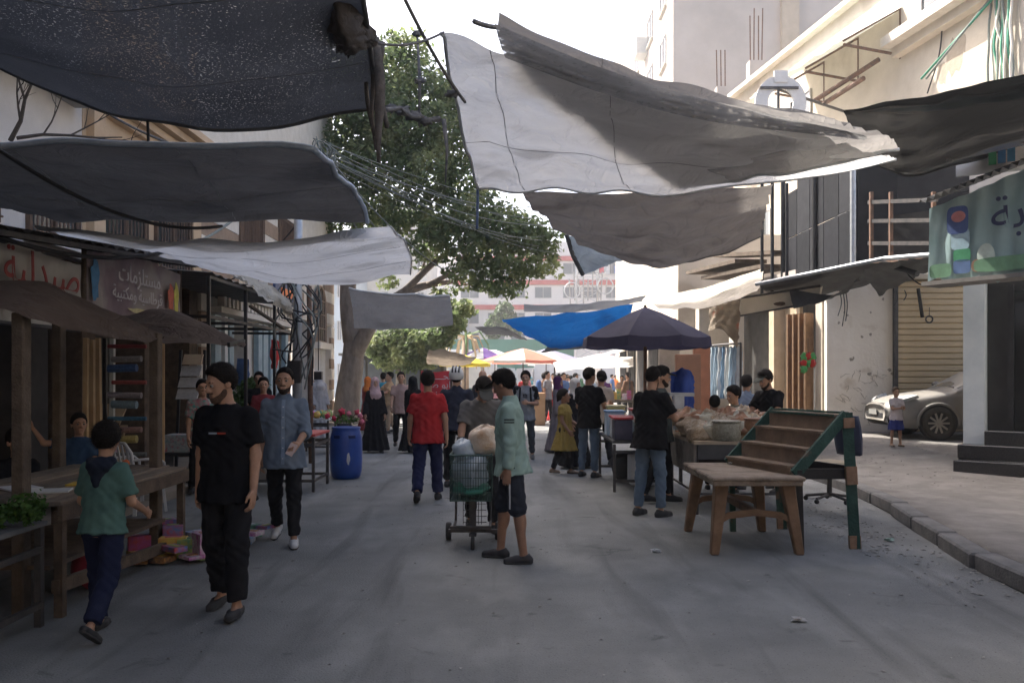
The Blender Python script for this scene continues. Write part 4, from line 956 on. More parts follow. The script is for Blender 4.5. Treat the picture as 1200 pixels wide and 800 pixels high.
# 2 dark flat tarp
sheet('flat dark grey tarp with lit near edge coloured pale blue over the left shops', [
    [P(-260, 160, 7.0), P(-60, 166, 7.0), P(150, 170, 7.0), P(367, 171, 7.0)],
    [P(-150, 205, 8.4), P(20, 217, 8.4), P(200, 217, 8.4), P(402, 211, 8.4)],
    [P(-80, 224, 9.4), P(60, 247, 9.6), P(225, 249, 9.7), P(424, 236, 9.6)],
    [P(-30, 236, 10.0), P(90, 257, 10.2), P(235, 258, 10.3), P(431, 257, 10.2)]],
    tarp_mat('darkgrey', (.075, .073, .072), (.115, .112, .11), .30, c3=(.05, .05, .052)), 56, 34, .05, 3, seams=(('u', .45), ('u', .75), ('v', .5)), hem=(mat('hem_lit', (.26, .32, .40), (.36, .42, .5), 8, .7), .026, 'tr'))  # pale hem colour stands for light catching the rim
# 3 light grey tarp
sheet('pale grey translucent tarp stretched over the awnings on the left', [
    [P(40, 262, 9.4), P(170, 280, 9.5), P(310, 280, 9.6), P(458, 265, 9.6)],
    [P(70, 274, 10.6), P(200, 295, 10.7), P(330, 302, 10.8), P(474, 283, 10.8)],
    [P(140, 288, 12.4), P(250, 313, 12.4), P(350, 322, 12.4), P(482, 303, 12.4)],
    [P(180, 296, 13.6), P(285, 324, 13.6), P(380, 333, 13.6), P(481, 322, 13.4)]],
    tarp_mat('palegrey', (.60, .60, .59), (.72, .72, .71), .6, 1.1, stretch=(1, 3, 1)), 60, 34, .045, 6, seams=(('v', .4), ('v', .72)), hem=(HEMW, .012, 'r'))
# 4 grey cloth in front of the tree
sheet('grey creased cloth strung before the big tree trunk', [
    [P(409, 337, 15.2), P(450, 344, 15.2), P(495, 346, 15.2), P(527, 346, 15.2)],
    [P(413, 360, 15.7), P(452, 366, 15.8), P(496, 366, 15.8), P(530, 364, 15.7)],
    [P(415, 384, 16.2), P(455, 386, 16.3), P(495, 385, 16.3), P(531, 379, 16.1)]],
    tarp_mat('midgrey', (.22, .225, .235), (.30, .305, .315), .4), 40, 22, .035, 8, hem=(HEMW, .018, 't'))
# 5 big pale sail and the grey sheet lying over it
W = [[P(517, 38, 6.6), P(640, 80, 7.0), P(800, 130, 7.4), P(962, 160, 8.0)],
     [P(533, 112, 7.9), P(650, 138, 8.1), P(805, 168, 8.3), P(1000, 172, 8.8)],
     [P(548, 175, 9.1), P(660, 190, 9.1), P(810, 200, 9.1), P(1035, 180, 9.3)],
     [P(560, 221, 10.0), P(680, 225, 9.9), P(820, 224, 9.6), P(1050, 186, 9.6)]]
sheet('large pale translucent sail-like tarp over the middle of the street', W, tarp_mat('sail', (.50, .50, .495), (.62, .62, .61), .55, 1.0, stretch=(1, 2, 1), c3=(.38, .375, .365)), 70, 40, .06, 11, seams=(('u', .16), ('v', .6), ('u', .5)),
      hem=(HEMW, .016, 'lb'), wd=(3, 4))
D_ = [[P(584, 32, 6.7), P(700, 82, 6.9), P(830, 122, 7.1), P(978, 152, 7.6)],
      [P(592, 62, 7.0), P(705, 108, 7.3), P(840, 138, 7.6), P(1005, 162, 8.0)],
      [P(660, 130, 8.0), P(760, 160, 8.2), P(880, 178, 8.5), P(1042, 172, 8.9)],
      [P(790, 222, 9.6), P(850, 222, 9.4), P(930, 212, 9.2), P(1052, 182, 9.3)]]
D_ = [[q + Vector((0, 0, .10)) for q in r] for r in D_]
sheet('grey dirty sheet lying across the pale sail tarp', D_, tarp_mat('greytop', (.22, .208, .195), (.29, .275, .26), .5, 1.3, c3=(.16, .152, .145)), 64, 36, .04, 4, seams=(('u', .35), ('v', .5)), hem=(HEMW, .02, 'b'))
sheet('speckled dark shade strip along the upper edge of the grey sheet', [
    [P(580, 28, 6.6), P(700, 78, 6.8), P(830, 118, 7.0), P(1012, 158, 7.6)], [P(586, 52, 6.65), P(705, 96, 6.85), P(832, 131, 7.05), P(1016, 161, 7.62)], [P(592, 68, 6.7), P(708, 110, 6.9), P(835, 143, 7.1), P(1014, 164, 7.65)]],
    net_mat('strip', (.16, .16, .16), (.34, .34, .34), .57, .4, 14, (1, 1, 3)), 60, 12, .015, 9, name='shade_strip')
# 6 brown-grey belly tarp
sheet('sagging brown-grey tarp below the pale sail', [
    [P(612, 226, 10.4), P(700, 228, 10.4), P(800, 222, 10.5), P(905, 212, 10.6)],
    [P(632, 250, 11.2), P(715, 262, 11.2), P(810, 256, 11.2), P(900, 236, 11.2)],
    [P(660, 272, 12.1), P(730, 295, 12.1), P(815, 290, 12.0), P(895, 256, 11.9)],
    [P(690, 287, 12.8), P(745, 309, 12.8), P(815, 307, 12.7), P(890, 274, 12.4)]],
    tarp_mat('browngrey', (.115, .105, .098), (.16, .148, .138), .42, 1.5, stretch=(1, 3, 1)), 56, 36, .06, 13, hem=(HEMD, .012, 'b'), wd=(6, 2))
# 7..11 far tarps
sheet('small bluish quilted tarp corner hanging behind the brown-grey tarp', [[P(664, 275, 15), P(690, 283, 15), P(728, 298, 15.2)], [P(672, 300, 15.2), P(695, 300, 15.3), P(728, 301, 15.3)], [P(683, 322, 15.4), P(705, 314, 15.4), P(730, 304, 15.4)]],
      tarp_mat('bluish', (.22, .27, .33), (.30, .36, .42), .4), 22, 16, .03, 3, hem=(HEMD, .04, 'l'))
sheet('thin grey tarp with white top above the blue tarp', [[P(614, 357, 19), P(660, 357, 19), P(710, 353, 19), P(757, 346, 19)], [P(614, 365, 20), P(660, 366, 20), P(710, 362, 20), P(752, 352, 20)]], tarp_mat('thin', (.35, .36, .37), (.45, .46, .47), .3), 34, 8, .03, 4)
sheet('bright blue tarp hanging over the far stalls', [[P(588, 374, 17), P(635, 370, 17), P(690, 364, 17), P(742, 356, 17)], [P(600, 383, 17.8), P(640, 388, 17.8), P(690, 384, 17.8), P(735, 378, 17.6)], [P(618, 393, 18.6), P(645, 402, 18.6), P(690, 399, 18.6), P(728, 392, 18.2)], [P(638, 402, 19.2), P(652, 409, 19.2), P(690, 404, 19.2), P(725, 398, 18.8)]],
      tarp_mat('blue', (.015, .13, .42), (.02, .18, .52), .5), 40, 24, .03, 6)
sheet('dark grey tarp edge below the blue tarp', [[P(650, 402, 19.4), P(690, 396, 19), P(745, 386, 18.2)], [P(640, 408, 20), P(690, 403, 19.6), P(745, 394, 19)], [P(634, 412, 20.6), P(690, 407, 20.2), P(745, 398, 19.6)]], tarp_mat('dim', (.10, .11, .12), (.15, .16, .17), .3), 30, 14, .03, 7)
sheet('small grey tarp left of the blue tarp', [[P(556, 383, 24), P(590, 384, 24), P(616, 396, 24)], [P(570, 392, 26), P(595, 393, 26), P(618, 399, 26)]], tarp_mat('smallgrey', (.2, .2, .2), (.27, .265, .26), .35), 20, 10, .03, 2)
sheet('brown tarp sheltering the stall with the red banner', [[P(503, 409, 26), P(530, 412, 26), P(558, 420, 26)], [P(500, 418, 28), P(525, 422, 28), P(552, 425, 28)], [P(500, 425, 29.5), P(522, 429, 29.5), P(545, 427, 29.5)]], tarp_mat('brownfar', (.20, .165, .13), (.27, .225, .18), .35), 22, 14, .05, 5)
sheet('cream cloth rolled under the awning beside the utility pole', [[P(265, 320, 14.6), P(300, 328, 15), P(335, 348, 15.6)], [P(290, 332, 14.6), P(318, 345, 15), P(342, 362, 15.6)], [P(310, 352, 14.7), P(325, 358, 15.1), P(338, 372, 15.7)]], tarp_mat('creamroll', (.5, .46, .38), (.6, .56, .48), .3), 24, 14, .06, 8, name='rolled_cloth', cat='cloth')

# 12 black plastic sheet on the right
BLKP = mat('tarp_black_plastic', (.006, .007, .008), (.011, .012, .013), 3, .27, .2, 4, spec=.4)
sheet('glossy black plastic sheet slung across the right shops', [
    [P(985, 128, 10.20), P(1060, 118, 10.20), P(1140, 100, 10.00), P(1300, 62, 9.60)], [P(992, 138, 10.60), P(1065, 132, 10.60), P(1140, 122, 10.50), P(1300, 98, 10.20)],
    [P(1000, 158, 11.40), P(1062, 162, 11.50), P(1140, 150, 11.50), P(1300, 125, 11.20)], [P(1020, 185, 12.40), P(1062, 206, 12.60), P(1130, 190, 12.60), P(1300, 148, 12.40)]],
    BLKP, 60, 34, .03, 5, hem=(BLACK, .02, 'b'), wd=(5, 3))
sheet('black plastic skirt hanging below the glossy sheet', [
    [P(988, 130, 10.30), P(1062, 134, 10.50), P(1140, 124, 10.40), P(1280, 100, 10.10)], [P(1002, 160, 10.40), P(1065, 172, 10.60), P(1140, 156, 10.60), P(1280, 128, 10.30)], [P(1020, 190, 10.50), P(1062, 202, 10.70), P(1130, 186, 10.70), P(1280, 152, 10.40)]], BLKP, 46, 18, .025, 2, wd=(3, 5))
# 13 cream awning cloths and sign panel over the far right shops
sheet('sunlit cream cloth awning over the right stalls', [[P(762, 348, 21), P(820, 338, 20), P(895, 314, 18.5)], [P(765, 356, 20), P(822, 350, 19), P(893, 327, 17.6)], [P(772, 362, 19), P(826, 360, 18), P(888, 342, 16.8)]], tarp_mat('awning_cream', (.55, .49, .38), (.66, .6, .5), .3), 40, 16, .03, 3, name='cloth_awning', cat='awning')
m = thing('sign_panel', 'blank cream sign panel hung over the right shop doorway', 'sign', P(915, 350, 16.5))
pts_ = [P(868, 349, 18.2), P(962, 335, 16.2), P(958, 354, 16.2), P(868, 370, 18.2)]
mb = MB(); back = [q + Vector((.06, .06, 0)) for q in pts_]; mb.add(pts_ + back, [(3, 2, 1, 0), (4, 5, 6, 7), (0, 1, 5, 4), (1, 2, 6, 5), (2, 3, 7, 6), (3, 0, 4, 7)]); mb.build('panel', mat('panel_cream', (.62, .56, .45), (.7, .64, .53), 3, .7), m)
mb = MB(); mb.tube([pts_[0], pts_[1]], .025, 6); mb.tube([pts_[2], pts_[3]], .02, 6); mb.build('panel_frame', STEEL, m)
MB().blob(P(914, 356, 16.9), (.12, .02, .04), 1).build('hole_patch', BROWNM, m)

# ---- left banners and awnings
bn = thing('banner', 'white pharmacy banner with red lettering over the left shop', 'banner', (-5.0, 9, 2.6))
BANW = mat('banner_white', (.40, .38, .34), (.52, .50, .45), 2, .7, .3, 6, c3=(.22, .205, .18), s3=1.4, t3=.54, detail=9)
XB = -4.98
def ban(T, y0, y1, z0, z1, m, seed, x=XB):
    rows = [[Vector((x + .02 * math.sin(7 * y + 3 * z + seed) + .012 * math.sin(23 * y + 11 * z), y, z + .03 * math.sin(3 * y + seed) * t)) for y in np.linspace(y0, y1, 30)] for t, z in [(k, z0 + (z1 - z0) * k) for k in np.linspace(0, 1, 12)]]
    return MB().grid(rows).build('sheet', m, T, True)
ban(bn, 7.2, 9.85, 2.22, 2.98, BANW, 1)
m = MB(); m.tube([(XB - .02, 7.2, 3.0), (XB - .02, 9.87, 3.0)], .025, 6); m.tube([(XB - .02, 7.2, 2.2), (XB - .02, 9.87, 2.2)], .025, 6); m.build('banner_frame', STEEL, bn)
REDP = mat('red_print', (.30, .035, .03), (.36, .09, .075), 7, .7)
text_on('\ufebb\ufef4\ufeaa\ufedf\ufef4\ufe94', .50, (XB + .065, 8.98, 2.75), (0, 1, 0), (0, 0, 1), REDP, bn)
text_on('\ufe97', .3, (XB + .065, 8.15, 2.56), (0, 1, 0), (0, 0, 1), mat('dark_print', (.03, .03, .035), rough=.6), bn)
b2 = thing('banner', 'faded purple and cream banner with white lettering next to the pharmacy banner', 'banner', (-5.0, 11.5, 2.9))
PUR = mat('banner_purple', (.19, .135, .155), (.27, .205, .215), 2, .7, .3, 6, c3=(.34, .30, .27), s3=1.1, t3=.5, detail=9)
ban(b2, 9.95, 12.75, 2.44, 3.22, PUR, 4)
WHP = mat('white_print', (.45, .42, .42), (.58, .55, .54), 7, .7)
text_on('\ufee3\ufeb4\ufe98\ufee0\ufeb0\ufee3\ufe8e\ufe95', .30, (XB + .065, 11.3, 2.97), (0, 1, 0), (0, 0, 1), WHP, b2)
text_on('\ufed7\ufeae\ufec3\ufe8e\ufeb3\ufef4\ufe94 \ufeed\ufee3\ufedc\ufe98\ufe92\ufef4\ufe94', .22, (XB + .065, 11.25, 2.72), (0, 1, 0), (0, 0, 1), WHP, b2)
for y0, y1, z0, z1, cc_, nm in ((12.2, 12.45, 2.55, 3.05, (.42, .10, .06), 'flower_print'), (12.42, 12.62, 2.5, 3.1, (.45, .42, .08), 'yellow_print'), (9.97, 10.2, 2.5, 3.15, (.05, .16, .30), 'blue_print'), (10.9, 11.7, 2.49, 2.57, (.45, .40, .20), 'cream_print')):
    poly = [(.5 * (y1 - y0) * (1 + math.cos(a) * (.8 + .2 * math.sin(5 * a))), .5 * (z1 - z0) * (1 + math.sin(a) * (.8 + .2 * math.cos(7 * a)))) for a in np.linspace(0, 6.28, 17)[:-1]]
    MB().extrude(poly, (XB + .052, y0, z0), (0, 1, 0), (0, 0, 1), (1, 0, 0), .006).build(nm, mat('print_' + nm, cc_, tuple(min(1, x * 1.5) for x in cc_), 12, .7), b2)
m = MB(); m.tube([(XB, 9.93, 2.3), (XB, 9.93, 3.25)], .03, 6); m.tube([(XB, 12.78, 2.3), (XB, 12.78, 3.25)], .035, 6); m.build('banner_post', WOOD, b2)
# metal awning over both banners
aw = thing('metal_awning', 'dark corrugated metal awning edge above the left banners', 'awning', (-5.5, 10, 3.3))
corr((-4.7, 7.0, 2.99), (0, 5.9, .40), (-.9, 0, .16), 90, 4, .025, 22, .06, 3).build('sheet', mat('sheet_dark', (.06, .058, .055), (.11, .10, .095), 4, .6, .1, 30, metal=.3), aw, True)
m = MB(); m.beam((-4.72, 7, 2.94), (-4.72, 12.9, 3.34), .05, .05); m.beam((-5.5, 7, 3.08), (-5.5, 12.9, 3.48), .05, .05); m.build('awning_frame', STEEL, aw)
for y in (7.1, 9.9, 12.8): MB().beam((-4.74, y, 2.93 + (y - 7) * .068), (-6.2, y, 3.22 + (y - 7) * .05), .04, .05).build('strut', STEEL, aw)
aw = thing('metal_awning', 'black pipe-framed awning roof past the purple banner', 'awning', (-5, 15.5, 3.2))
corr((-4.6, 13.0, 3.25), (0, 5.5, -.05), (-1.65, 0, .12), 60, 4, .02, 14, .05, 5).build('sheet', mat('sheet_grey', (.10, .10, .10), (.16, .155, .15), 4, .6, .1, 30), aw, True)
for z in (2.58, 3.18):
    m = MB(); m.beam((-4.62, 13.0, z), (-4.62, 18.5, z), .045, .05); m.build('rail', BLACK, aw)
for y in (13.0, 14.8, 16.6, 18.4):
    MB().beam((-4.62, y, .1), (-4.62, y, 3.2), .05, .05).build('post', BLACK, aw); MB().beam((-4.62, y + .03, 2.58), (-6.15, y + .03, 2.6), .04, .05).build('strut', BLACK, aw)
MB().beam((-4.6, 15.0, 2.9), (-4.55, 17.0, 2.62), .06, .04).build('loose_board', WOOD, aw)
# dry branches near the upper left wall
br = thing('dry_branch', 'bare dry branches sticking out above the dark grey tarp', 'branch', P(30, 150, 9.6))
rr = random.Random(4); m = MB()
def twig(p, d, L, r, dep):
    q = [p]; dd = Vector(d)
    for i in range(4):
        dd = (dd + Vector((rr.uniform(-.25, .25), rr.uniform(-.2, .2), rr.uniform(-.2, .25)))).normalized(); q.append(q[-1] + dd * L / 4)
    m.tube(q, [r * (1 - .18 * i) for i in range(5)], 5)
    if dep:
        for i in range(3): twig(q[1 + i], (dd + Vector((rr.uniform(-.9, .9), rr.uniform(-.4, .4), rr.uniform(-.3, .9)))).normalized(), L * .6, r * .5, dep - 1)
twig(P(12, 165, 9.3), (.55, 0, .6), 1.0, .028, 3); twig(P(20, 162, 9.3), (.9, 0, .35), 1.1, .022, 2); m.build('twigs', mat('bark_dry', (.06, .05, .042), (.1, .085, .07), 20, .9), br)

# ---- right: black clad frame, scaffold, dark broken awning, banner
bf = thing('clad_frame', 'black sheet-clad steel structure standing on the low shop roof', 'structure', (6.8, 18.5, 3.9))
K0, K1 = Vector((6.72, 21.0, 0)), Vector((6.80, 16.9, 0))
PAN = [mat('panel_black%d' % i, c, tuple(x * 1.35 + .004 for x in c), 5, .7, .15, 14, spec=.08) for i, c in enumerate(((.013, .014, .018), (.010, .011, .014), (.02, .021, .025)))]
for i in range(5):
    p, q = K0.lerp(K1, i / 5 + .004), K0.lerp(K1, (i + 1) / 5 - .004)
    for j, (z0, z1) in enumerate(((3.95, 5.0), (5.02, 6.35))):
        MB().prism([(p.x, p.y), (q.x, q.y), (q.x + .03, q.y), (p.x + .03, p.y)][::-1], z0 - .1 * i * (j == 0) * .6, z1 - (.25 if i == 0 and j else 0)).build('panel', PAN[(i + j) % 3], bf)
MB().box((8.1, 16.95, 5.1), (2.5, .05, 2.3)).build('panel', PAN[1], bf)
for p, mm in ((K1 + Vector((-.06, -.03, 0)), GALV), (K0 + Vector((-.05, 0, 0)), BLACK), (K0.lerp(K1, .5) + Vector((-.04, 0, 0)), BLACK)): MB().tube([p + Vector((0, 0, 3.6)), p + Vector((0, 0, 6.5))], .06, 8).build('post', mm, bf)
for i in range(3):
    p = P((905, 922, 893)[i], 215, 17.5 + i * .4); MB().tube([p, Vector((p.x, p.y, PZ(345, p.y)))], .035, 6).build('pole', BLACK, bf)
sc = thing('scaffold', 'open rack of steel bars between the black structure and the banner', 'scaffold', (7.2, 15, 3.8))
for y_, mm in ((236, STEEL), (258, GALV), (284, STEEL), (306, RUST)):
    MB().beam(P(1018, y_ + 1, 16.4), P(1098, y_ - 3 + (y_ % 5), 14.4), .05, .07).build('bar', mm if y_ != 258 else STEEL, sc)
for x_, Z_ in ((1021, 16.3), (1044, 15.7), (1094, 14.5)): MB().beam(P(x_, 225, Z_), P(x_, 312, Z_), .06, .06).build('upright', RUST, sc)
MB().prism([(7.0, 15.9), (8.4, 14.4), (8.5, 14.5), (7.1, 16.0)], 3.75, 4.65).build('backing_board', BLACK, sc)
MB().box((7.6, 15.0, 5.15), (1.6, .05, .55), rot=-.8).build('upper_board', PAN[2], sc)
# broken dark awning of bent sheets
da = thing('broken_awning', 'bent dark metal awning sheets over the cream wall', 'awning', P(1000, 320, 16))
DSH = mat('sheet_charcoal', (.045, .045, .046), (.09, .088, .085), 4, .6, .2, 20)
sheet('', [[P(890, 332, 16.4), P(960, 316, 15.5), P(1035, 304, 14.6)], [P(893, 338, 17.2), P(964, 330, 16.4), P(1040, 314, 15.6)], [P(900, 342, 18), P(968, 345, 17.3), P(1040, 324, 16.5)]], DSH, 30, 10, .04, 2, parent=da, part='bent_sheet')
sheet('', [[P(1012, 314, 14.8), P(1050, 306, 14.2), P(1096, 299, 13.6)], [P(1015, 326, 15.6), P(1050, 320, 15), P(1096, 312, 14.4)], [P(1030, 346, 16.2), P(1055, 334, 15.6), P(1085, 318, 15)]], DSH, 24, 10, .05, 5, parent=da, part='bent_sheet')
sheet('', [[P(925, 340, 16.5), P(985, 345, 15.8), P(1010, 322, 15.2)], [P(930, 362, 16.2), P(965, 352, 15.8), P(1006, 330, 15.2)]], DSH, 20, 6, .03, 8, parent=da, part='torn_strip')
MB().tube([P(886, 333, 16.4), P(1036, 303, 14.55), P(1096, 298, 13.5)], .04, 8).build('edge_pipe', GALV, da)
MB().tube([P(1034, 308, 15), P(1075, 321, 14.2)], .05, 8).build('loose_pipe', BLACK, da)
b3 = thing('banner', 'torn light blue shop banner with navy lettering and carton picture', 'banner', (6.6, 12.2, 3.1))
def BP(x, y):       # a point on the banner's slanted plane
    t = (x - 1090) / 110.0; return P(x, y, 12.6 - 1.0 * t)
BLUB = mat('banner_blue', (.25, .37, .38), (.36, .48, .49), 1.6, .7, .3, 6, trans=.1, c3=(.2, .33, .28), s3=1.0, t3=.56, detail=9)
rows = []
for v in np.linspace(0, 1, 16):
    r = []
    for x in np.linspace(1090, 1290, 36):
        yt = 245 - (x - 1090) * .42; yb = 331 - (x - 1090) * .06 + 4 * math.sin(x * .13) + 2 * math.sin(x * .41); q = BP(x, yt + (yb - yt) * v)
        r.append(q + fn_ * (.035 * math.sin(x * .22 + 2 * v) + .02 * math.sin(x * .5 + 3 * v) * (.3 + v) + .02 * math.sin(x * .07 - 4 * v) + (.10 * v * (1 - (x - 1090) / 40) if x < 1130 else 0)))
    rows.append(r)
MB().grid(rows).build('sheet', BLUB, b3, True)
NAVY = mat('navy_print', (.02, .03, .09), rough=.6); bux = (BP(1190, 300) - BP(1100, 300)); bux.z = 0; bux.normalize()
text_on('\ufe8e\ufe91\ufe94', .62, BP(1192, 252) + fn_ * .13, bux, (0, 0, 1), NAVY, b3)
for (cx, cyy, wx, wz, cc_, nm, sq) in ((1124, 259, .15, .20, (.06, .10, .26), 'carton_top', .45), (1125, 255, .10, .08, (.50, .20, .20), 'carton_mark', 1), (1127, 281, .13, .15, (.33, .47, .55), 'carton_middle', .4),
                                      (1129, 300, .12, .09, (.05, .24, .12), 'carton_green', .4), (1129, 313, .12, .10, (.08, .14, .28), 'carton_base', .4),
                                      (1180, 309, .42, .10, (.12, .24, .15), 'field_print', .5), (1104, 318, .16, .10, (.16, .30, .22), 'field_print', .5), (1157, 301, .12, .18, (.46, .54, .50), 'pale_print', 1), (1146, 312, .07, .09, (.22, .13, .09), 'brown_print', 1)):
    poly = [(wx * math.copysign(abs(math.cos(a)) ** sq, math.cos(a)), wz * math.copysign(abs(math.sin(a)) ** sq, math.sin(a))) for a in np.linspace(0, 6.28, 21)[:-1]]
    MB().extrude(poly, BP(cx, cyy) + fn_ * (.085 + .002 * (cx % 7)), bux, (0, 0, 1), fn_, .004).build(nm, mat('print_' + nm, cc_, tuple(min(1, x * 1.4 + .01) for x in cc_), 9, .65), b3)
mb = MB(); mb.beam(BP(1090, 334) + fn_ * .0, BP(1260, 318), .5, .06); mb.build('bottom_board', mat('board_grey', (.18, .17, .16), (.27, .25, .23), 5, .8), b3)
# corrugated roof edge over the banner and the picture board above it
ce = thing('corrugated_roof', 'black corrugated roof edge above the light blue banner', 'roof edge', BP(1140, 235))
corr(BP(1085, 246) + Vector((0, 0, .05)) + fn_ * .35, BP(1290, 165) - BP(1085, 246), -fn_ * 1.2 + Vector((0, 0, .3)), 80, 4, .035, 20, .1, 6).build('sheet', mat('sheet_black', (.03, .03, .03), (.06, .06, .06), 5, .5), ce, True)
pb = thing('picture_board', 'small board with green and blue bottle pictures under the black sheet', 'sign', P(1175, 180, 12.4))
MB().box(P(1172, 184, 12.5), (1.15, .05, .45), rot=-.5).build('board', mat('board_white', (.6, .6, .6), (.68, .68, .68), 5, .6), pb)
for i, cc_ in enumerate(((.05, .35, .16), (.04, .2, .45), (.04, .22, .42))): MB().box(P(1163 + i * 11, 181 - i * 2, 12.38 - i * .06), (.10, .03, .3), rot=-.5).build('bottle_print', mat('bottle_%d' % i, cc_, tuple(x * 1.4 for x in cc_), 6, .5), pb)

# ---- ropes and wires
for i, (a, b, s_, m_, r_, lb_) in enumerate((
    (P(470, -10, 6.0), P(545, 120, 7.4), .05, ROPE, .014, 'dark knotted rope slanting down past the pale sail corner'),
    (P(440, 50, 6), P(520, 38, 6.6), .05, ROPE, .010, 'thin rope tying the speckled net to the pale sail'),
    (P(555, 25, 6.5), P(584, 32, 6.7), .01, ROPE, .020, 'short rope at the upper corner of the grey sheet'),
    (P(-30, 155, 6.5), P(260, 265, 9.5), .25, CABLE_B, .018, 'thick black cable sagging below the dark flat tarp'),
    (P(560, 220, 10), P(559, 268, 10.4), 0, mat('rope_blue', (.10, .16, .30), (.15, .22, .38), 20, .8), .016, 'blue rope hanging from the lower sail corner'),
    (P(172, 110, 7), P(174, 172, 7), .0, CABLE_B, .012, 'short dark cord tying the speckled net to the tarp below'),
    (P(130, 135, 8), P(210, 172, 7.3), .02, ROPE, .012, 'taut cord crossing the tan cornice'),
    (P(0, 278, 8.0), P(190, 296, 11), .12, CABLE_B, .025, 'black cable bundle slung along the awning above the banners'),
    (P(190, 296, 11), P(280, 252, 14), .1, CABLE_W, .022, 'twisted pale cable rising from the awning past the balcony'),
    (P(1050, 300, 14.8), P(1128, 300, 13.4), .5, CABLE_B, .012, 'loop of black wire in front of the rolling shutter'))):
    rope(lb_, [a, b], r_, m_, 'rope' if m_ is not CABLE_B and m_ is not CABLE_W else 'cable', 'rope' if m_ is not CABLE_B and m_ is not CABLE_W else 'cable', s_)
kn = thing('knotted_cloth', 'bunched grey rag knotted on the rope before the tree', 'rag', P(490, 130, 7.2))
for i, (x, y, r) in enumerate(((420 + 38, 127, .05), (472, 130, .055), (486, 136, .06), (500, 142, .05), (512, 140, .035), (489, 40, .04), (492, 95, .04), (530, 110, .045))):
    MB().blob(P(x, y, 7.2), (r * 1.1, r * .6, r * .6), i, .7, 10, 8).build('knot', mat('rag_grey', (.10, .10, .105), (.2, .2, .2), 20, .9), kn, True)
MB().tube([P(440, 124, 6.8), P(455, 129, 7.0), P(470, 127, 7.1), P(482, 137, 7.15), P(498, 139, 7.2), P(515, 142, 7.2)], [.010, .022, .013, .026, .014, .018], 6).build('twist', _M['rag_grey'], kn, True); MB().tube([P(520, 140, 7.2), P(524, 175, 7.2), P(522, 215, 7.2)], [.022, .014, .006], 6).build('tail', _M['rag_grey'], kn, True); MB().tube([P(489, 40, 7.2), P(492, 95, 7.2), P(491, 150, 7.2)], [.008, .016, .006], 6).build('tail', _M['rag_grey'], kn, True)
rr = random.Random(3)
for i in range(9):
    a = P(370 + rr.uniform(-4, 12), 162 + rr.uniform(0, 24), 11.5); b = P(650 + rr.uniform(-20, 15), 240 + i * 7, 26 + rr.uniform(-1, 1))
    o = MB().tube(sag(a, b, rr.uniform(.1, .5), 18), .007 if i % 3 else .011, 5).build('overhead_wire', CABLE_W, None, True); tag(o, 'pale overhead wire fanning out across the tree towards the right', 'wire', 'pale wires crossing before the tree')
for i in range(3):
    a = P(370 + i * 6, 165 + i * 8, 11.5); b = P(440 + i * 40, 300 + 8 * i, 16); o = MB().tube(sag(a, b, .15, 8), .010, 4).build('overhead_wire', CABLE_W, None, True); tag(o, 'thin pale wire dropping steeply from the dark tarp corner', 'wire', 'thin wires dropping from the tarp corner')
tg = thing('wire_tangle', 'tangle of pale wires at the corner of the dark flat tarp', 'wire', P(380, 190, 10.8))
for i in range(10):
    q = [P(366 + rr.uniform(0, 30), 160 + rr.uniform(0, 70), 10.6 + rr.uniform(-.3, .3)) for _ in range(5)]; MB().tube([Vector(v) for v in catmull([tuple(v) for v in q], 16)], .008, 4).build('strand', CABLE_W, tg, True)
wv = thing('wire_bundle', 'bundle of hanging cables on the cream wall at the upper right', 'cable', RW(1180, 40))
for i in range(11):
    x = 1168 + i * 2.6; q = [RW(x + rr.uniform(-2, 2), y) + rn * (.1 + .1 * rr.random()) for y in (-30, 5, 30, 55, 85, 140)]; MB().tube([Vector(v) for v in catmull([tuple(v) for v in q], 18)], .03, 5).build('strand', (CABLE_W, _M['stone_pale'], mat('cable_green', (.05, .25, .16), rough=.6))[i % 3], wv, True)
for i in range(2): MB().tube([RW(1172 - i * 3, 0) + rn * .2, RW(1118 + 6 * i, 95) + rn * .9], .03, 5).build('strand', (_M['cable_green'], CABLE_W)[i], wv, True)
rope('thin dark wire trailing down the peeling cream wall', [RW(1108, 0) + rn * .06, RW(1104, 60) + rn * .06, RW(1090, 110) + rn * .08], .02, CABLE_B, 'cable', 'cable')
hw = thing('hanging_wires', 'cut wires dangling over the white wall beside the shutter', 'cable', P(990, 350, 18.5))
for i, (x, L) in enumerate(((984, 30), (988, 42), (991, 36), (1050, 18), (1060, 12))): MB().tube([Vector(v) for v in catmull([tuple(P(x, 340, 18.4)), tuple(P(x + 2, 340 + L * .5, 18.45)), tuple(P(x - 2 + i % 3, 340 + L, 18.4))], 8)], .012, 4).build('strand', CABLE_B, hw, True)
hr = thing('hanging_ring', 'wire ring and black stick dangling before the rolling shutter', 'wire', P(1088, 372, 14.5))
MB().tube([P(1089 + 4 * math.cos(a), 374 + 4 * math.sin(a), 14.5) for a in np.linspace(0, 6.28, 13)], .014, 5).build('ring', STEEL, hr, True); MB().tube([P(1089, 360, 14.5), P(1089, 370, 14.5)], .006, 4).build('cord', CABLE_B, hr); MB().tube([P(1076, 338, 14.6), P(1081, 372, 14.6)], .03, 6).build('stick', BLACK, hr)

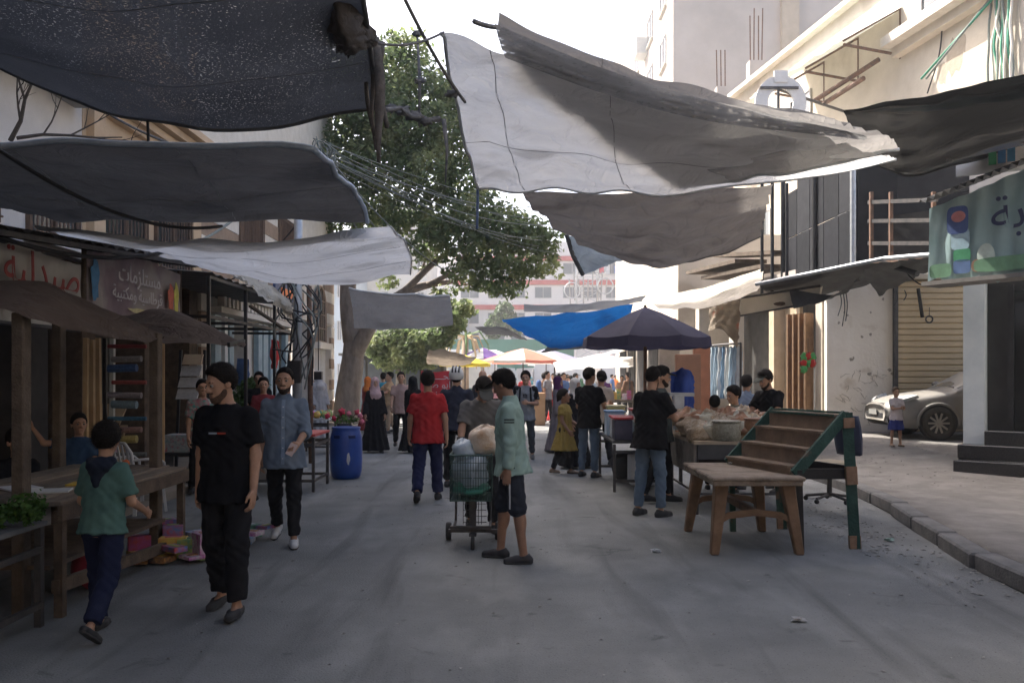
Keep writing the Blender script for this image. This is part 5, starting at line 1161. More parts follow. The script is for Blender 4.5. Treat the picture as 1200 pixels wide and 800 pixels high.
for i, (x0, x1, y0, y1, z, c1, c2) in enumerate(((-4.6, -.4, -3.6, 2.2, 4.0, (.05, .05, .055), (.08, .08, .085)), (.2, 5.2, -4.0, 1.4, 4.2, (.30, .30, .31), (.38, .38, .39)), (-4.8, 4.6, -10.5, -4.6, 4.1, (.10, .10, .11), (.15, .15, .16)), (1.2, 6.5, 1.9, 4.4, 4.6, (.09, .085, .08), (.13, .125, .12)))):
    sheet(('dark tarp spanning the street just behind the viewer on the left', 'grey tarp spanning the street just behind the viewer on the right', 'wide dark tarp further behind the viewer', 'brown-grey tarp overhead at the near right')[i], [[Vector((x, y, z - .35 * math.sin(math.pi * (x - x0) / (x1 - x0)))) for x in np.linspace(x0, x1, 4)] for y in np.linspace(y0, y1, 3)], tarp_mat('behind%d' % i, c1, c2, .3), 20, 14, .03, i)
# ================================================================== stalls, goods and street things
def leaves_mesh(name, clumps, n, size, seed=1, flat=.35, parent=None, m=None, aspect=.55):
    """many small leaf faces spread through ellipsoid clumps (cx, cy, cz, rx, ry, rz)"""
    rs = np.random.RandomState(seed); cl = np.array(clumps, float); vol = cl[:, 3] * cl[:, 4] * cl[:, 5]; pick = rs.choice(len(cl), n, p=vol ** .8 / (vol ** .8).sum())
    d = rs.normal(size=(n, 3)); d /= np.linalg.norm(d, axis=1, keepdims=True); r = rs.uniform(.25, 1.0, n) ** .5 * (1 + .12 * rs.normal(size=n))
    c = cl[pick, :3] + d * r[:, None] * cl[pick, 3:6]
    nrm = d * .6 + rs.normal(size=(n, 3)) * .6 + np.array([0, 0, flat]); nrm /= np.linalg.norm(nrm, axis=1, keepdims=True)
    t = np.cross(nrm, rs.normal(size=(n, 3))); t /= np.linalg.norm(t, axis=1, keepdims=True); b = np.cross(nrm, t); sz = size * rs.uniform(.6, 1.3, n)[:, None]
    V = np.stack([c - t * sz, c + b * sz * aspect + nrm * sz * .15, c + t * sz, c - b * sz * aspect + nrm * sz * .15], 1).reshape(-1, 3)
    F = np.arange(n * 4).reshape(n, 4)
    me = np_mesh(name, [(V, F)]); me.polygons.foreach_set('use_smooth', np.zeros(n, bool))
    return link(name, me, m, parent)
LEAF_P = mat('leaf_parsley', (.03, .08, .015), (.08, .17, .03), 25, .6, trans=.25)

# near left stand with herbs
t = thing('herb_stand', 'low dark metal stand with fresh green herbs at the lower left', 'stand', (-3.69, 5.45, 0))
for x in (-4.22, -3.17):
    for y in (5.22, 5.72): MB().beam((x, y, 0), (x, y, .68), .045, .045).build('leg', STEEL, t)
m = MB()
for z in (.15, .52): m.beam((-4.22, 5.2, z), (-3.17, 5.2, z), .03, .04); m.beam((-3.15, 5.22, z), (-3.15, 5.72, z), .03, .04)
m.build('frame_rail', STEEL, t); MB().box((-3.69, 5.47, .69), (1.12, .56, .03)).build('tray', mat('tray_zinc', (.09, .095, .10), (.15, .155, .16), 6, .6), t)
leaves_mesh('herbs', [(-4.0 + i * .17, 5.3 + .12 * (i % 3), .79 + .03 * (i % 2), .12, .12, .10) for i in range(6)], 2600, .022, 3, .6, t, LEAF_P)

# plank stall
t = thing('plank_stall', 'rough plank market table with two wooden posts by the boy', 'stall', (-3.7, 7, 0))
for i in range(6):
    x = -3.2 - i * .19; MB().box((x, 7.02 + .03 * (i % 3), .795 + .006 * ((i * 7) % 3)), (.18, 2.28 + .08 * (i % 2), .035), rot=.008 * math.sin(i * 3)).build('plank', mat('plank_%d' % (i % 3), ((.15, .11, .08), (.21, .16, .115), (.12, .095, .075))[i % 3], ((.27, .21, .155), (.33, .26, .19), (.22, .18, .14))[i % 3], 4, .85, .5, 50, stretch=(6, 1, 6)), t, bevel=.004)
MB().box((-3.10, 7.0, .735), (.035, 2.3, .11)).build('apron', WOOD_D, t, bevel=.004)
for x, y, z in ((-3.45, 6.0, 2.12), (-3.36, 8.05, 2.08), (-4.3, 6.0, 2.25), (-4.3, 8.1, 2.2)): MB().box((x, y, z / 2), (.085, .11, z)).build('post', WOOD, t, bevel=.008)
for x, y in ((-3.13, 5.95), (-3.13, 8.12), (-4.2, 7.9)): MB().box((x - .02, y, .37), (.06, .06, .74)).build('leg', WOOD_D, t)
m = MB(); m.beam((-3.16, 5.9, .22), (-3.16, 8.2, .1), .05, .09); m.build('stretcher', WOOD_D, t); MB().box((-3.7, 7.0, .33), (.9, 2.0, .03)).build('lower_shelf', WOOD_D, t)
sheet('brown cloth canopy propped on posts over the plank stall', [[P(-120, 348, 7.4), P(28, 329, 7.2), P(110, 356, 7.6), P(196, 394, 8.4)], [P(-140, 358, 6.6), P(22, 346, 6.4), P(105, 370, 6.9), P(186, 397, 8.0)], [P(-170, 372, 5.9), P(5, 366, 5.8), P(90, 386, 6.4), P(170, 403, 7.6)]],
      tarp_mat('browncanopy', (.095, .068, .055), (.14, .105, .087), .15), 40, 18, .03, 3, name='cloth_canopy', cat='canopy')
sheet('smaller brown cloth canopy jutting out beyond the plank stall', [[P(128, 374, 9.7), P(178, 362, 10.3), P(210, 364, 10.9)], [P(148, 384, 9.2), P(220, 378, 9.7), P(284, 401, 9.9)], [P(172, 401, 8.7), P(222, 402, 9.0), P(274, 405, 9.5)]],
      tarp_mat('browncanopy2', (.15, .112, .094), (.20, .155, .132), .2), 32, 16, .02, 5, name='cloth_canopy', cat='canopy')
st_ = MB().beam(P(268, 404, 9.4), P(286, 400, 9.9), .03, .05); tag(st_.build('awning_stick', BLACK), 'black stick at the tip of the smaller brown canopy', 'stick')
for i, (x, y, w_, d_, r_, c_) in enumerate(((-3.45, 6.35, .3, .2, .3, (.5, .5, .48)), (-3.75, 6.5, .22, .3, .9, (.55, .55, .55)), (-3.35, 6.75, .28, .2, .15, (.5, .33, .05)), (-3.3, 6.95, .12, .2, .4, (.08, .14, .35)))):
    o = MB().box((x, y, .825 + .002 * i), (w_, d_, .012), rot=r_).build('paper_sheet', mat('paper_%d' % i, c_, tuple(min(1, q * 1.2) for q in c_), 6, .7)); tag(o, ('creased white paper on the plank table near the post', 'second white paper lying deeper on the plank table', 'yellow printed card on the plank table edge', 'narrow blue card beside the yellow card')[i], 'paper')
o = MB().blob((-3.62, 8.0, .86), .035, 1, .05).build('orange_ball', mat('ball_orange', (.6, .12, .03), rough=.5), None, True); tag(o, 'tiny orange ball at the far end of the plank table', 'ball')
# heap of bright books and boxes below
rr = random.Random(12); pal = [(.5, .08, .08), (.08, .2, .42), (.55, .45, .08), (.1, .35, .2), (.55, .55, .52), (.4, .1, .3), (.05, .05, .06), (.6, .28, .08)]
for i in range(34):
    x = -3.5 + rr.uniform(-.15, 1.1); y = 7.6 + rr.uniform(0, 1.3); k = i % 3; h_ = (.03, .05, .16)[k] * rr.uniform(.8, 1.2); z0 = 0.02 + (.12 * rr.random() if i % 4 == 0 else 0)
    t = thing('book' if k < 2 else 'toy_box', ('thin %s book in the heap under the plank table', 'thick %s book in the heap under the plank table', 'small %s printed carton in the heap under the plank table')[k] % ('red', 'blue', 'yellow', 'green', 'white', 'magenta', 'black', 'orange')[i % 8], ('book', 'book', 'box')[k], (x, y, 0), rr.uniform(0, 3), 'bright books and cartons heaped under the plank table')
    w_, d_ = rr.uniform(.15, .26), rr.uniform(.11, .2); c1 = pal[i % 8]; c2 = pal[(i * 3 + 1) % 8]
    MB().box((0, 0, z0 + h_ / 2), (w_, d_, h_)).build('cover', mat('print_%d' % (i % 8), c1, c2, 14, .5, detail=2), t, world=False, bevel=.003)
    MB().box((0, 0, z0 + h_ + .003), (w_ * .6, d_ * .35, .004)).build('label_print', mat('print_%d' % ((i + 3) % 8), pal[(i + 3) % 8], pal[(i * 3 + 10) % 8], 14, .5, detail=2), t, world=False)
t = thing('red_bag', 'round dark red bag on the ground under the plank table', 'bag', (-3.0, 6.15, 0)); MB().blob((-3.32, 6.75, .17), (.16, .14, .17), 4, .1, 12, 9).build('bag_body', mat('bag_red', (.24, .02, .04), (.32, .04, .06), 6, .5), t, True); MB().tube([(-3.36, 6.75, .32), (-3.32, 6.75, .4), (-3.28, 6.75, .32)], .012, 5).build('strap', BLACK, t, True)

# timber poles, roll rack, chair, racks in front of the left shops
for i, (x0, y0, x1, y1, Z) in enumerate(((101, 396, 100, 500, 10.2), (108, 398, 108, 500, 10.3), (115, 396, 117, 500, 10.4), (132, 390, 131, 500, 10.8))):
    o = MB().beam(P(x0, y0, Z), Vector((PX(x1, Z), Z, .13)), .055, .05).build('timber_post', mat('timber_tan', (.38, .25, .13), (.48, .34, .19), 5, .7, .2, 40) if i < 3 else mat('post_pale', (.5, .5, .46), (.58, .58, .54), 6, .6)); tag(o, ('first of three tan timbers leaning by the dark left shop', 'middle of three tan timbers leaning by the dark left shop', 'third tan timber leaning by the dark left shop', 'slim pale post just right of the leaning timbers')[i], 'post')
t = thing('roll_rack', 'black rack of horizontal coloured rolls behind the wooden post', 'rack', (-4.9, 11, .12))
for x in (-5.15, -4.55): MB().beam((x, 10.8, .12), (x, 10.8, 2.15), .04, .04).build('upright', BLACK, t)
for i, c_ in enumerate(((.3, .03, .03), (.35, .32, .3), (.05, .12, .3), (.4, .07, .05), (.32, .28, .3), (.2, .3, .35), (.03, .16, .28), (.35, .2, .17), (.5, .4, .12), (.2, .22, .22))):
    z = 2.05 - i * .15 + .02 * math.sin(i * 4.1); MB().tube([(-5.1 + .05 * (i % 2), 10.78, z), (-4.62 - .06 * ((i * 7) % 3), 10.78, z + .01 * math.sin(i))], .026 + .012 * (i % 3), 10).build('roll', mat('roll_%d' % i, tuple(q * .55 + .02 for q in c_), tuple(min(1, q * .9 + .03) for q in c_), 40, .7, .3, 60), t)
t = thing('board_stack', 'tan panels leaning together behind the roll rack', 'panels', (-4.7, 11.4, .12))
for i in range(2): MB().box((-4.62 + .09 * i, 11.0 + .05 * i, 1.1 + .05 * i), (.06, .04, 1.9), rot=.3).build('panel', mat('panel_tan', (.42, .28, .14), (.5, .35, .19), 5, .7), t)
t = thing('slanted_rack', 'slanted cardboard goods rack beside the leaning timbers', 'rack', (-5.2, 11, .12))
for i in range(3): MB().box((-5.25, 10.95, .62 + i * .28), (.5, .5, .03), rot=Euler((.5, 0, .2))).build('shelf', mat('card_tan', (.3, .21, .12), (.4, .29, .18), 5, .8), t)
for i in range(10): MB().box((-5.45 + (i % 5) * .1, 10.82, .68 + (i // 5) * .28), (.08, .06, .1), rot=Euler((.5, 0, .2))).build('packet', mat('print_%d' % (i % 8), pal[i % 8]), t)
MB().box((-5.25, 11.1, .4), (.5, .3, .5)).build('carton', _M['card_tan'], t)
def plastic_chair(label, loc, rz, m, s=1.0):
    t = thing('plastic_chair', label, 'chair', loc, rz)
    MB().box((0, 0, .43 * s), (.44 * s, .42 * s, .035)).build('seat', m, t, world=False, bevel=.01)
    for x in (-.2, .2):
        for y in (-.18, .18): MB().beam((x * s, y * s, .42 * s), (x * 1.15 * s, y * 1.2 * s, 0), .04, .03).build('leg', m, t, world=False)
    for i in range(5): MB().beam(((-.15 + i * .075) * s, .2 * s, .44 * s), ((-.17 + i * .085) * s, .29 * s, .84 * s), .03, .015).build('back_slat', m, t, world=False)
    MB().tube([Vector((x * s, y * s, z * s)) for x, y, z in ((-.22, .2, .44), (-.24, .27, .75), (-.16, .3, .86), (.16, .3, .86), (.24, .27, .75), (.22, .2, .44))], .02, 6).build('back_frame', m, t, True, world=False)
    for x in (-.24, .24): MB().tube([Vector((x * s, y * s, z * s)) for y, z in ((.25, .66), (-.1, .66), (-.18, .6), (-.18, .43))], .018, 6).build('armrest', m, t, True, world=False)
    return t
plastic_chair('pale grey plastic chair on the pavement behind the plank stall', (-4.55, 10.4, 0.02), 2.6, mat('plastic_pale', (.45, .45, .45), (.52, .52, .52), 6, .45))
t = thing('panel_display', 'hinged display of four pale grey panels beside the dark doorway', 'display board', (-5.3, 14, .12))
for i in range(4):
    a = P(216 - i * 2.5, 415 + i * 13.5, 13.6 - i * .05); b = P(238 - i * 1.5, 415 + i * 13.5, 13.6 - i * .05); c_ = P(235 - i * 1.5, 427 + i * 13.5, 13.5 - i * .05); d_ = P(213 - i * 2.5, 427 + i * 13.5, 13.5 - i * .05)
    q = [a, b, c_, d_]; mb = MB(); mb.add(q + [v + Vector((0, .04, 0)) for v in q], [(3, 2, 1, 0), (4, 5, 6, 7), (0, 1, 5, 4), (1, 2, 6, 5), (2, 3, 7, 6), (3, 0, 4, 7)]); mb.build('panel', mat('panel_tanpale', (.42, .32, .22), (.5, .4, .28), 4, .7) if i == 0 else mat('panel_greypale', (.34, .34, .34), (.46, .46, .46), 18, .75), t)
m = MB(); m.beam(P(212, 410, 13.7), Vector((PX(206, 13.7), 13.7, .12)), .04, .04); m.beam(P(240, 410, 13.7), Vector((PX(238, 13.7), 13.7, .12)), .04, .04); m.build('stand', BLACK, t)
t = thing('low_bench', 'low dark bench with a printed package under the panel display', 'bench', (-5, 13, .12)); MB().box((-4.95, 13.0, .5), (.7, .4, .04)).build('bench_top', BLACK, t)
for x in (-5.25, -4.65): MB().box((x, 13.0, .3), (.05, .35, .36)).build('leg', BLACK, t)
o = MB().box((-4.95, 13.0, .66), (.55, .34, .26)).build('printed_package', mat('print_pack', (.55, .5, .48), (.2, .35, .38), 24, .6, c3=(.6, .1, .12), s3=12)); tag(o, 'white package with green and red print on the low bench', 'package')
o = MB().box((-4.25, 12.9, .23), (1.1, .8, .24)).build('concrete_step', PAVE, None, bevel=.02); tag(o, 'low concrete step at the foot of the left shops', 'step')

# red-topped steel table, barrel, flowers
def steel_table(label, x0, x1, y0, y1, h, topm, shelf=True, z0=0.0):
    t = thing('steel_table', label, 'table', ((x0 + x1) / 2, (y0 + y1) / 2, z0)); MB().box(((x0 + x1) / 2, (y0 + y1) / 2, z0 + h), (x1 - x0, y1 - y0, .035)).build('table_top', topm, t)
    for x in (x0 + .03, x1 - .03):
        for y in (y0 + .03, y1 - .03): MB().box((x, y, z0 + h / 2 - .02), (.04, .04, h - .02)).build('leg', STEEL, t)
    m = MB()
    for z in (.16, h - .14): m.beam((x0 + .03, y0 + .03, z0 + z), (x1 - .03, y0 + .03, z0 + z), .03, .04); m.beam((x1 - .03, y0 + .05, z0 + z), (x1 - .03, y1 - .05, z0 + z), .03, .04); m.beam((x0 + .05, y1 - .03, z0 + z), (x1 - .05, y1 - .03, z0 + z), .03, .04)
    m.build('rail', STEEL, t); return t
steel_table('bare steel table with a red edge left of the blue barrel', -4.0, -2.84, 12.3, 13.3, .82, mat('table_red', (.42, .05, .05), (.5, .09, .08), 5, .5))
t = thing('barrel', 'blue plastic drum standing in the street left of the women', 'barrel', (-2.72, 14.0, 0)); BLU = mat('barrel_blue', (.012, .05, .24), (.02, .075, .32), 4, .38, .1, 12, spec=.5)
MB().lathe([(.20, .0), (.235, .04), (.255, .14), (.262, .3), (.262, .55), (.255, .68), (.235, .76), (.222, .80), (.232, .815), (.232, .84), (.21, .845), (.205, .82)], 28, (-2.72, 14, 0)).build('drum', BLU, t, True)
for a in (-2.0, -1.0): MB().box((-2.72 + .245 * math.cos(a), 14 + .245 * math.sin(a), .69), (.03, .11, .05), rot=a).build('hand_grip', mat('barrel_dark', (.006, .02, .1), rough=.5), t)
MB().blob((-2.64, 13.75, .34), (.03, .008, .09), 2, .3).build('white_scuff', mat('scuff_white', (.5, .52, .55), rough=.7), t)
t = thing('flower_bunch', 'bunch of pink and red flowers behind the blue barrel', 'flowers', (-2.85, 14.4, 0))
MB().lathe([(.10, .0), (.13, .3), (.12, .32)], 14, (-2.85, 14.5, .55)).build('vase', BLACK, t, True); MB().box((-2.85, 14.5, .27), (.3, .3, .54)).build('crate', WOOD_D, t)
rr = random.Random(2)
for i in range(8):
    q = Vector((-2.85 + rr.uniform(-.28, .3), 14.5 + rr.uniform(-.15, .15), .98 + rr.uniform(-.1, .16))); MB().tube([(-2.85, 14.5, .8), q], .006, 4).build('stem', mat('stem_green', (.05, .12, .03), rough=.7), t); MB().blob(q, .036 + .02 * rr.random(), i, .6, 9, 7).build('blossom', mat('petal_red', (.5, .02, .05), (.6, .06, .12), 20, .6) if i % 2 else mat('petal_pink', (.6, .13, .22), (.7, .25, .32), 20, .6), t, True)
leaves_mesh('leaf_tuft', [(-2.85, 14.5, .93, .22, .14, .10)], 90, .035, 4, .4, t, LEAF_P)
# clutter further along the left pavement
t = steel_table('small table heaped with bright toys on the far left pavement', -4.6, -3.9, 18.2, 19, .75, mat('top_white', (.5, .5, .48), (.58, .58, .56), 5, .6))
for i in range(12):
    o = MB().blob((-4.5 + .16 * (i % 4), 18.3 + .25 * (i // 4), .84), (.08, .08, .08), i, .3, 8, 6).build('toy', mat('print_%d' % (i % 8), pal[i % 8]), None, True); tag(o, 'small bright toy on the far left pavement table', 'toy', 'bright toys on the small table')
t = thing('potted_shrub', 'bushy green shrub in a pot by the striped shop', 'plant', (-5.5, 17.5, .12)); MB().lathe([(.16, 0), (.22, .4), (.2, .42)], 14, (-5.45, 17.6, .12)).build('pot', mat('pot_grey', (.2, .19, .18), rough=.8), t, True); leaves_mesh('foliage', [(-5.45, 17.6, 1.0, .42, .4, .5), (-5.3, 17.5, 1.35, .3, .3, .3)], 2200, .06, 9, .3, t, mat('leaf_shrub', (.05, .11, .03), (.12, .2, .06), 9, .6, trans=.25))
o = sheet('red cloth hanging in the blue-grey shop doorway', [[P(318, 398, 19.5), P(323, 398, 19.5), P(327, 400, 19.5)], [P(317, 415, 19.5), P(324, 415, 19.4), P(327, 416, 19.5)], [P(318, 432, 19.5), P(322, 432, 19.4), P(325, 430, 19.5)]], mat('cloth_red', (.5, .03, .03), (.58, .06, .05), 6, .8), 8, 10, .03, 1, name='hanging_cloth', cat='cloth')
o = sheet('blue cloth hanging beside the shop columns', [[P(278, 420, 18.5), P(286, 420, 18.5), P(292, 421, 18.5)], [P(277, 440, 18.5), P(286, 440, 18.4), P(292, 440, 18.5)], [P(278, 455, 18.5), P(286, 456, 18.4), P(291, 455, 18.5)]], mat('cloth_blue', (.05, .10, .22), (.08, .14, .3), 6, .8), 8, 10, .03, 2, name='hanging_cloth', cat='cloth')
# utility pole with its tangle
t = thing('utility_pole', 'steel utility pole wrapped in cables before the striped building', 'pole', (-4.0, 16.2, 0))
MB().tube([(-4.08, 16.2, 0), (-4.05, 16.2, 6.0)], [.09, .075], 10).build('mast', GALV, t, True); MB().tube([(-3.86, 16.4, 0), (-3.9, 16.4, 3.4)], .05, 8).build('side_pipe', RUST, t, True); MB().box((-4.1, 16.08, 1.75), (.24, .12, .42)).build('meter_box', BLACK, t)
for i in range(14):
    q = [Vector((-4.05 + rr.uniform(-.45, .45), 16.1 + rr.uniform(-.3, .3), z)) for z in (3.6, 3.1 + rr.uniform(-.3, .3), 2.5 + rr.uniform(-.4, .3), 1.9 + rr.uniform(-.5, .3))]; MB().tube([Vector(v) for v in catmull([tuple(v) for v in q], 14)], .016, 5).build('cable', CABLE_B if i % 3 else CABLE_W, t, True)
for i in range(5):
    b = Vector((-6.1, 17 + i * 2.0, 3.5 + .2 * (i % 2))); MB().tube(sag((-4.05, 16.2, 4.6 - .2 * i), b, .3, 10), .014, 5).build('cable', CABLE_B, t, True)
t = thing('pull_cord', 'black weight hanging on a cord before the arched window', 'weight', P(373, 440, 17)); MB().tube([P(373, 340, 17), P(373, 434, 17)], .012, 4).build('cord', CABLE_B, t); MB().box(P(373, 440, 17), (.15, .12, .16)).build('weight', BLACK, t)
# low structures of wire on the roof edge at left
# ---- shopping cart
t = thing('shopping_cart', 'green wire shopping cart loaded with bags in mid street', 'cart', (-.37, 8.55, 0))
CG = mat('cart_green', (.04, .085, .075), (.07, .12, .11), 8, .45, metal=.2); bx0, bx1, by0, by1, bz0, bz1 = -.60, -.20, 8.25, 8.85, .47, .91
def wire_wall(a, b, z0, z1, n, name):
    m = MB(); a, b = Vector(a), Vector(b)
    for i in range(n + 1): q = a.lerp(b, i / n); m.tube([q + Vector((0, 0, z0)), q + Vector((0, 0, z1))], .0042, 4)
    for k in range(7): z = z0 + (z1 - z0) * k / 6; m.tube([a + Vector((0, 0, z)), b + Vector((0, 0, z))], .0045, 4)
    m.build(name, CG, t)
wire_wall((bx0, by0, 0), (bx1, by0, 0), bz0, bz1, 16, 'basket_front'); wire_wall((bx0, by0, 0), (bx0, by1, 0), bz0, bz1, 18, 'basket_side'); wire_wall((bx1, by0, 0), (bx1, by1, 0), bz0, bz1, 18, 'basket_side'); wire_wall((bx0, by1, 0), (bx1, by1, 0), bz0, bz1, 16, 'basket_back')
MB().tube([(bx0, by0, bz1), (bx1, by0, bz1), (bx1, by1, bz1), (bx0, by1, bz1), (bx0, by0, bz1)], .011, 6).build('basket_rim', CG, t); MB().box(((bx0 + bx1) / 2, (by0 + by1) / 2, bz0), (bx1 - bx0, by1 - by0, .012)).build('basket_floor', CG, t)
MB().tube([(bx0 + .03, by1, .6), (bx0 + .03, by1 + .12, 1.03), (bx1 - .03, by1 + .12, 1.03), (bx1 - .03, by1, .6)], .014, 7).build('handle', STEEL, t)
for x in (bx0 + .02, bx1 - .02): MB().tube([(x, by1, .6), (x, by1, .3), (x, by1 - .05, .18), (x, by0 + .1, .16)], .013, 6).build('side_frame', STEEL, t)
m = MB(); m.beam((bx0 - .02, by0 + .08, .17), (bx1 + .1, by0 + .08, .17), .05, .03); m.beam((bx0, by0 + .02, .21), (bx1, by0 + .02, .21), .03, .03); m.build('chassis_bar', STEEL, t); MB().box(((bx0 + bx1) / 2 + .02, by0 + .09, .34), (.06, .03, .3)).build('centre_post', STEEL, t)
m = MB()
for i in range(7): m.tube([(bx0 + .12 + i * .03, by0 + .15, .22), (bx0 + .12 + i * .03, by0 + .15, .45)], .004, 4)
for k in range(4): m.tube([(bx0 + .12, by0 + .15, .24 + k * .06), (bx1 - .05, by0 + .15, .24 + k * .06)], .004, 4)
m.build('lower_basket', STEEL, t)
def wheel(t, x, y, r, wd, name='wheel'):
    w_ = MB(); n = 18; prof = [(r * .55, -wd / 2), (r * .92, -wd / 2), (r, -wd * .3), (r, wd * .3), (r * .92, wd / 2), (r * .55, wd / 2)]
    for q in [prof]:
        vs = []
        for rr_, o_ in q:
            for k in range(n): a = 2 * math.pi * k / n; vs.append((x + o_, y + rr_ * math.cos(a), r + rr_ * math.sin(a)))
        w_.add(vs, [(i * n + k, i * n + (k + 1) % n, (i + 1) * n + (k + 1) % n, (i + 1) * n + k) for i in range(len(q) - 1) for k in range(n)])
    wo_ = w_.build(name, mat('rubber', (.03, .03, .032), (.05, .05, .05), 10, .8), t, True); MB().tube([(x - wd * .45, y, r), (x + wd * .45, y, r)], r * .56, 14).build('hub', mat('hub_grey', (.3, .3, .3), rough=.5), wo_)
wheel(t, bx0 - .05, by1 - .1, .09, .05); wheel(t, bx1 + .05, by1 - .1, .09, .05); wheel(t, (bx0 + bx1) / 2 + .02, by0 - .0, .065, .035)
MB().box(((bx0 + bx1) / 2 + .02, by0 + .02, .145), (.07, .08, .03)).build('caster_fork', STEEL, t)
CLB = mat('clear_bag', (.42, .5, .58), (.58, .65, .7), 10, .25, .5, 30, trans=.2, spec=.6)
for i, (c_, r_, m_, lb_, cat_) in enumerate((((-.41, 8.5, .73), (.18, .25, .20), CLB, 'bulging clear plastic bag filling the top of the cart', 'bag'), ((-.40, 8.5, .565), (.185, .26, .085), mat('bag_green', (.03, .17, .12), (.06, .25, .18), 8, .35), 'green wrapped bundle in the bottom of the cart', 'bundle'),
                                           ((-.48, 8.42, .94), (.11, .14, .11), CLB, 'small knotted clear bag on the left of the cart load', 'bag'), ((-.28, 8.55, 1.02), (.17, .2, .155), mat('bread_bag', (.55, .42, .30), (.70, .62, .52), 9, .4, .5, 40, c3=(.5, .3, .16), s3=4, t3=.5), 'big bag of flat bread heaped on top of the cart', 'bread bag'))):
    o = MB().blob(c_, r_, i + 3, .22, 18, 14).build('plastic_bag' if cat_ != 'bundle' else 'wrapped_bundle', m_, None, True); tag(o, lb_, cat_)

# ---- right side: brown plastic table
t = thing('plastic_table', 'brown moulded table with worn tan top in the street', 'table', (2.3, 8.6, 0)); BRN = mat('plastic_brown', (.15, .085, .045), (.24, .145, .085), 7, .6, .2, 30, c3=(.10, .065, .04), s3=4, t3=.56, detail=9); TOPW = mat('worn_top', (.22, .165, .12), (.36, .29, .225), 6, .8, .4, 40, c3=(.14, .105, .075), s3=4, t3=.54, detail=10)
MB().box((2.30, 8.62, .715), (.88, 1.36, .04)).build('table_top', TOPW, t, bevel=.012); MB().box((2.30, 8.62, .675), (.84, 1.32, .05)).build('skirt', TOPW, t, bevel=.008)
for sx in (-1, 1):
    for sy in (-1, 1):
        a = Vector((2.30 + sx * .31, 8.62 + sy * .5, .66)); b = Vector((2.30 + sx * .40, 8.62 + sy * .60, 0)); m = MB(); m.add([a + Vector((x, y, 0)) for x, y in ((-.065, -.065), (.065, -.065), (.065, .065), (-.065, .065))] + [b + Vector((x, y, 0)) for x, y in ((-.04, -.04), (.04, -.04), (.04, .04), (-.04, .04))], [(0, 1, 2, 3), (7, 6, 5, 4), (0, 4, 5, 1), (1, 5, 6, 2), (2, 6, 7, 3), (3, 7, 4, 0)]); m.build('leg', BRN, t, bevel=.012)
for sy in (-1, 1):
    q = [Vector((2.30 + x, 8.62 + sy * .55, z)) for x, z in ((-.36, .3), (-.25, .36), (0, .39), (.25, .36), (.36, .3))]; m = MB(); rows = [[v + Vector((0, dy, dz_)) for dy, dz_ in ((-.02, -.03), (.02, -.03), (.02, .03), (-.02, .03), (-.02, -.03))] for v in q]; m.grid(rows).build('stretcher', BRN, t)
MB().box((2.30, 8.62, .38), (.06, 1.05, .06)).build('stretcher', BRN, t)
for i in range(2): o = MB().blob((2.35 + .1 * i, 9.1, .75), (.05, .03, .012), i, .3).build('scrap', mat('scrap_white', (.5, .48, .44), rough=.8), None); tag(o, ('torn white scrap on the brown table', 'second torn scrap beside the first on the brown table')[i], 'scrap')

# green stepped display stand
t = thing('display_stand', 'green wooden stepped display stand with brown shelves', 'display stand', (3.0, 8.8, 0)); GRN = mat('green_paint', (.014, .05, .042), (.03, .085, .068), 9, .65, .4, 40, c3=(.14, .10, .07), s3=7, t3=.60, detail=9); SHB = mat('shelf_brown', (.17, .12, .085), (.27, .20, .145), 5, .8, .3, 50)
e0, e1 = Vector((2.88, 9.35, 0)), Vector((3.22, 8.35, 0)); ed = (e1 - e0).normalized(); en = Vector((-.5, -.17, 0))
for i in range(4):
    o_ = en * (i / 3); z = 1.29 - i * .16; a, b = e0 + o_ + Vector((0, 0, z)), e1 + o_ + Vector((0, 0, z)); MB().beam(a, b, .17, .02).build('shelf', SHB, t); MB().beam(a + Vector((-.06, -.02, -.085)), b + Vector((-.06, -.02, -.085)), .015, .15).build('riser', SHB, t); MB().beam(a + Vector((-.085, -.03, .0)), b + Vector((-.085, -.03, .0)), .012, .024).build('lip', GRN if i == 0 else SHB, t)
for p in (e0, e1):
    k = ed * (.04 if p is e1 else -.04)
    MB().beam(p + k + Vector((.02, 0, 1.3)), p + k + en * 1.08 + Vector((0, 0, .74)), .03, .11).build('side_board', GRN, t); MB().beam(p + k + Vector((.03, 0, 1.32)), p + k + Vector((.10, -.02, 0)), .045, .10).build('leg', GRN, t)
    for z0, z1 in ((.0, .13), (.62, .80), (1.17, 1.27)): MB().beam(p + k * 1.02 + Vector((.10 - .053 * z0, -.02, z0 + .004)), p + k * 1.02 + Vector((.10 - .053 * z1, -.02, z1)), .05, .105).build('bare_patch', mat('bare_wood', (.22, .13, .08), (.32, .21, .14), 14, .8), t)
    MB().beam(p + k + en + Vector((0, 0, .78)), p + k + en + Vector((.02, 0, 0)), .045, .06).build('front_leg', BLACK if p is e1 else GRN, t)
MB().beam(e0 + Vector((.07, 0, .74)), e1 + Vector((.07, 0, .74)), .03, .12).build('crossbar', BLACK, t); MB().beam(e1 + Vector((.06, 0, .72)), e1 + en + Vector((0, 0, .74)), .03, .10).build('crossbar', BLACK, t); MB().beam(e0 + en * -.12 + Vector((0, 0, 1.315)), e1 + en * -.12 + Vector((0, 0, 1.315)), .06, .02).build('top_board', GRN, t)
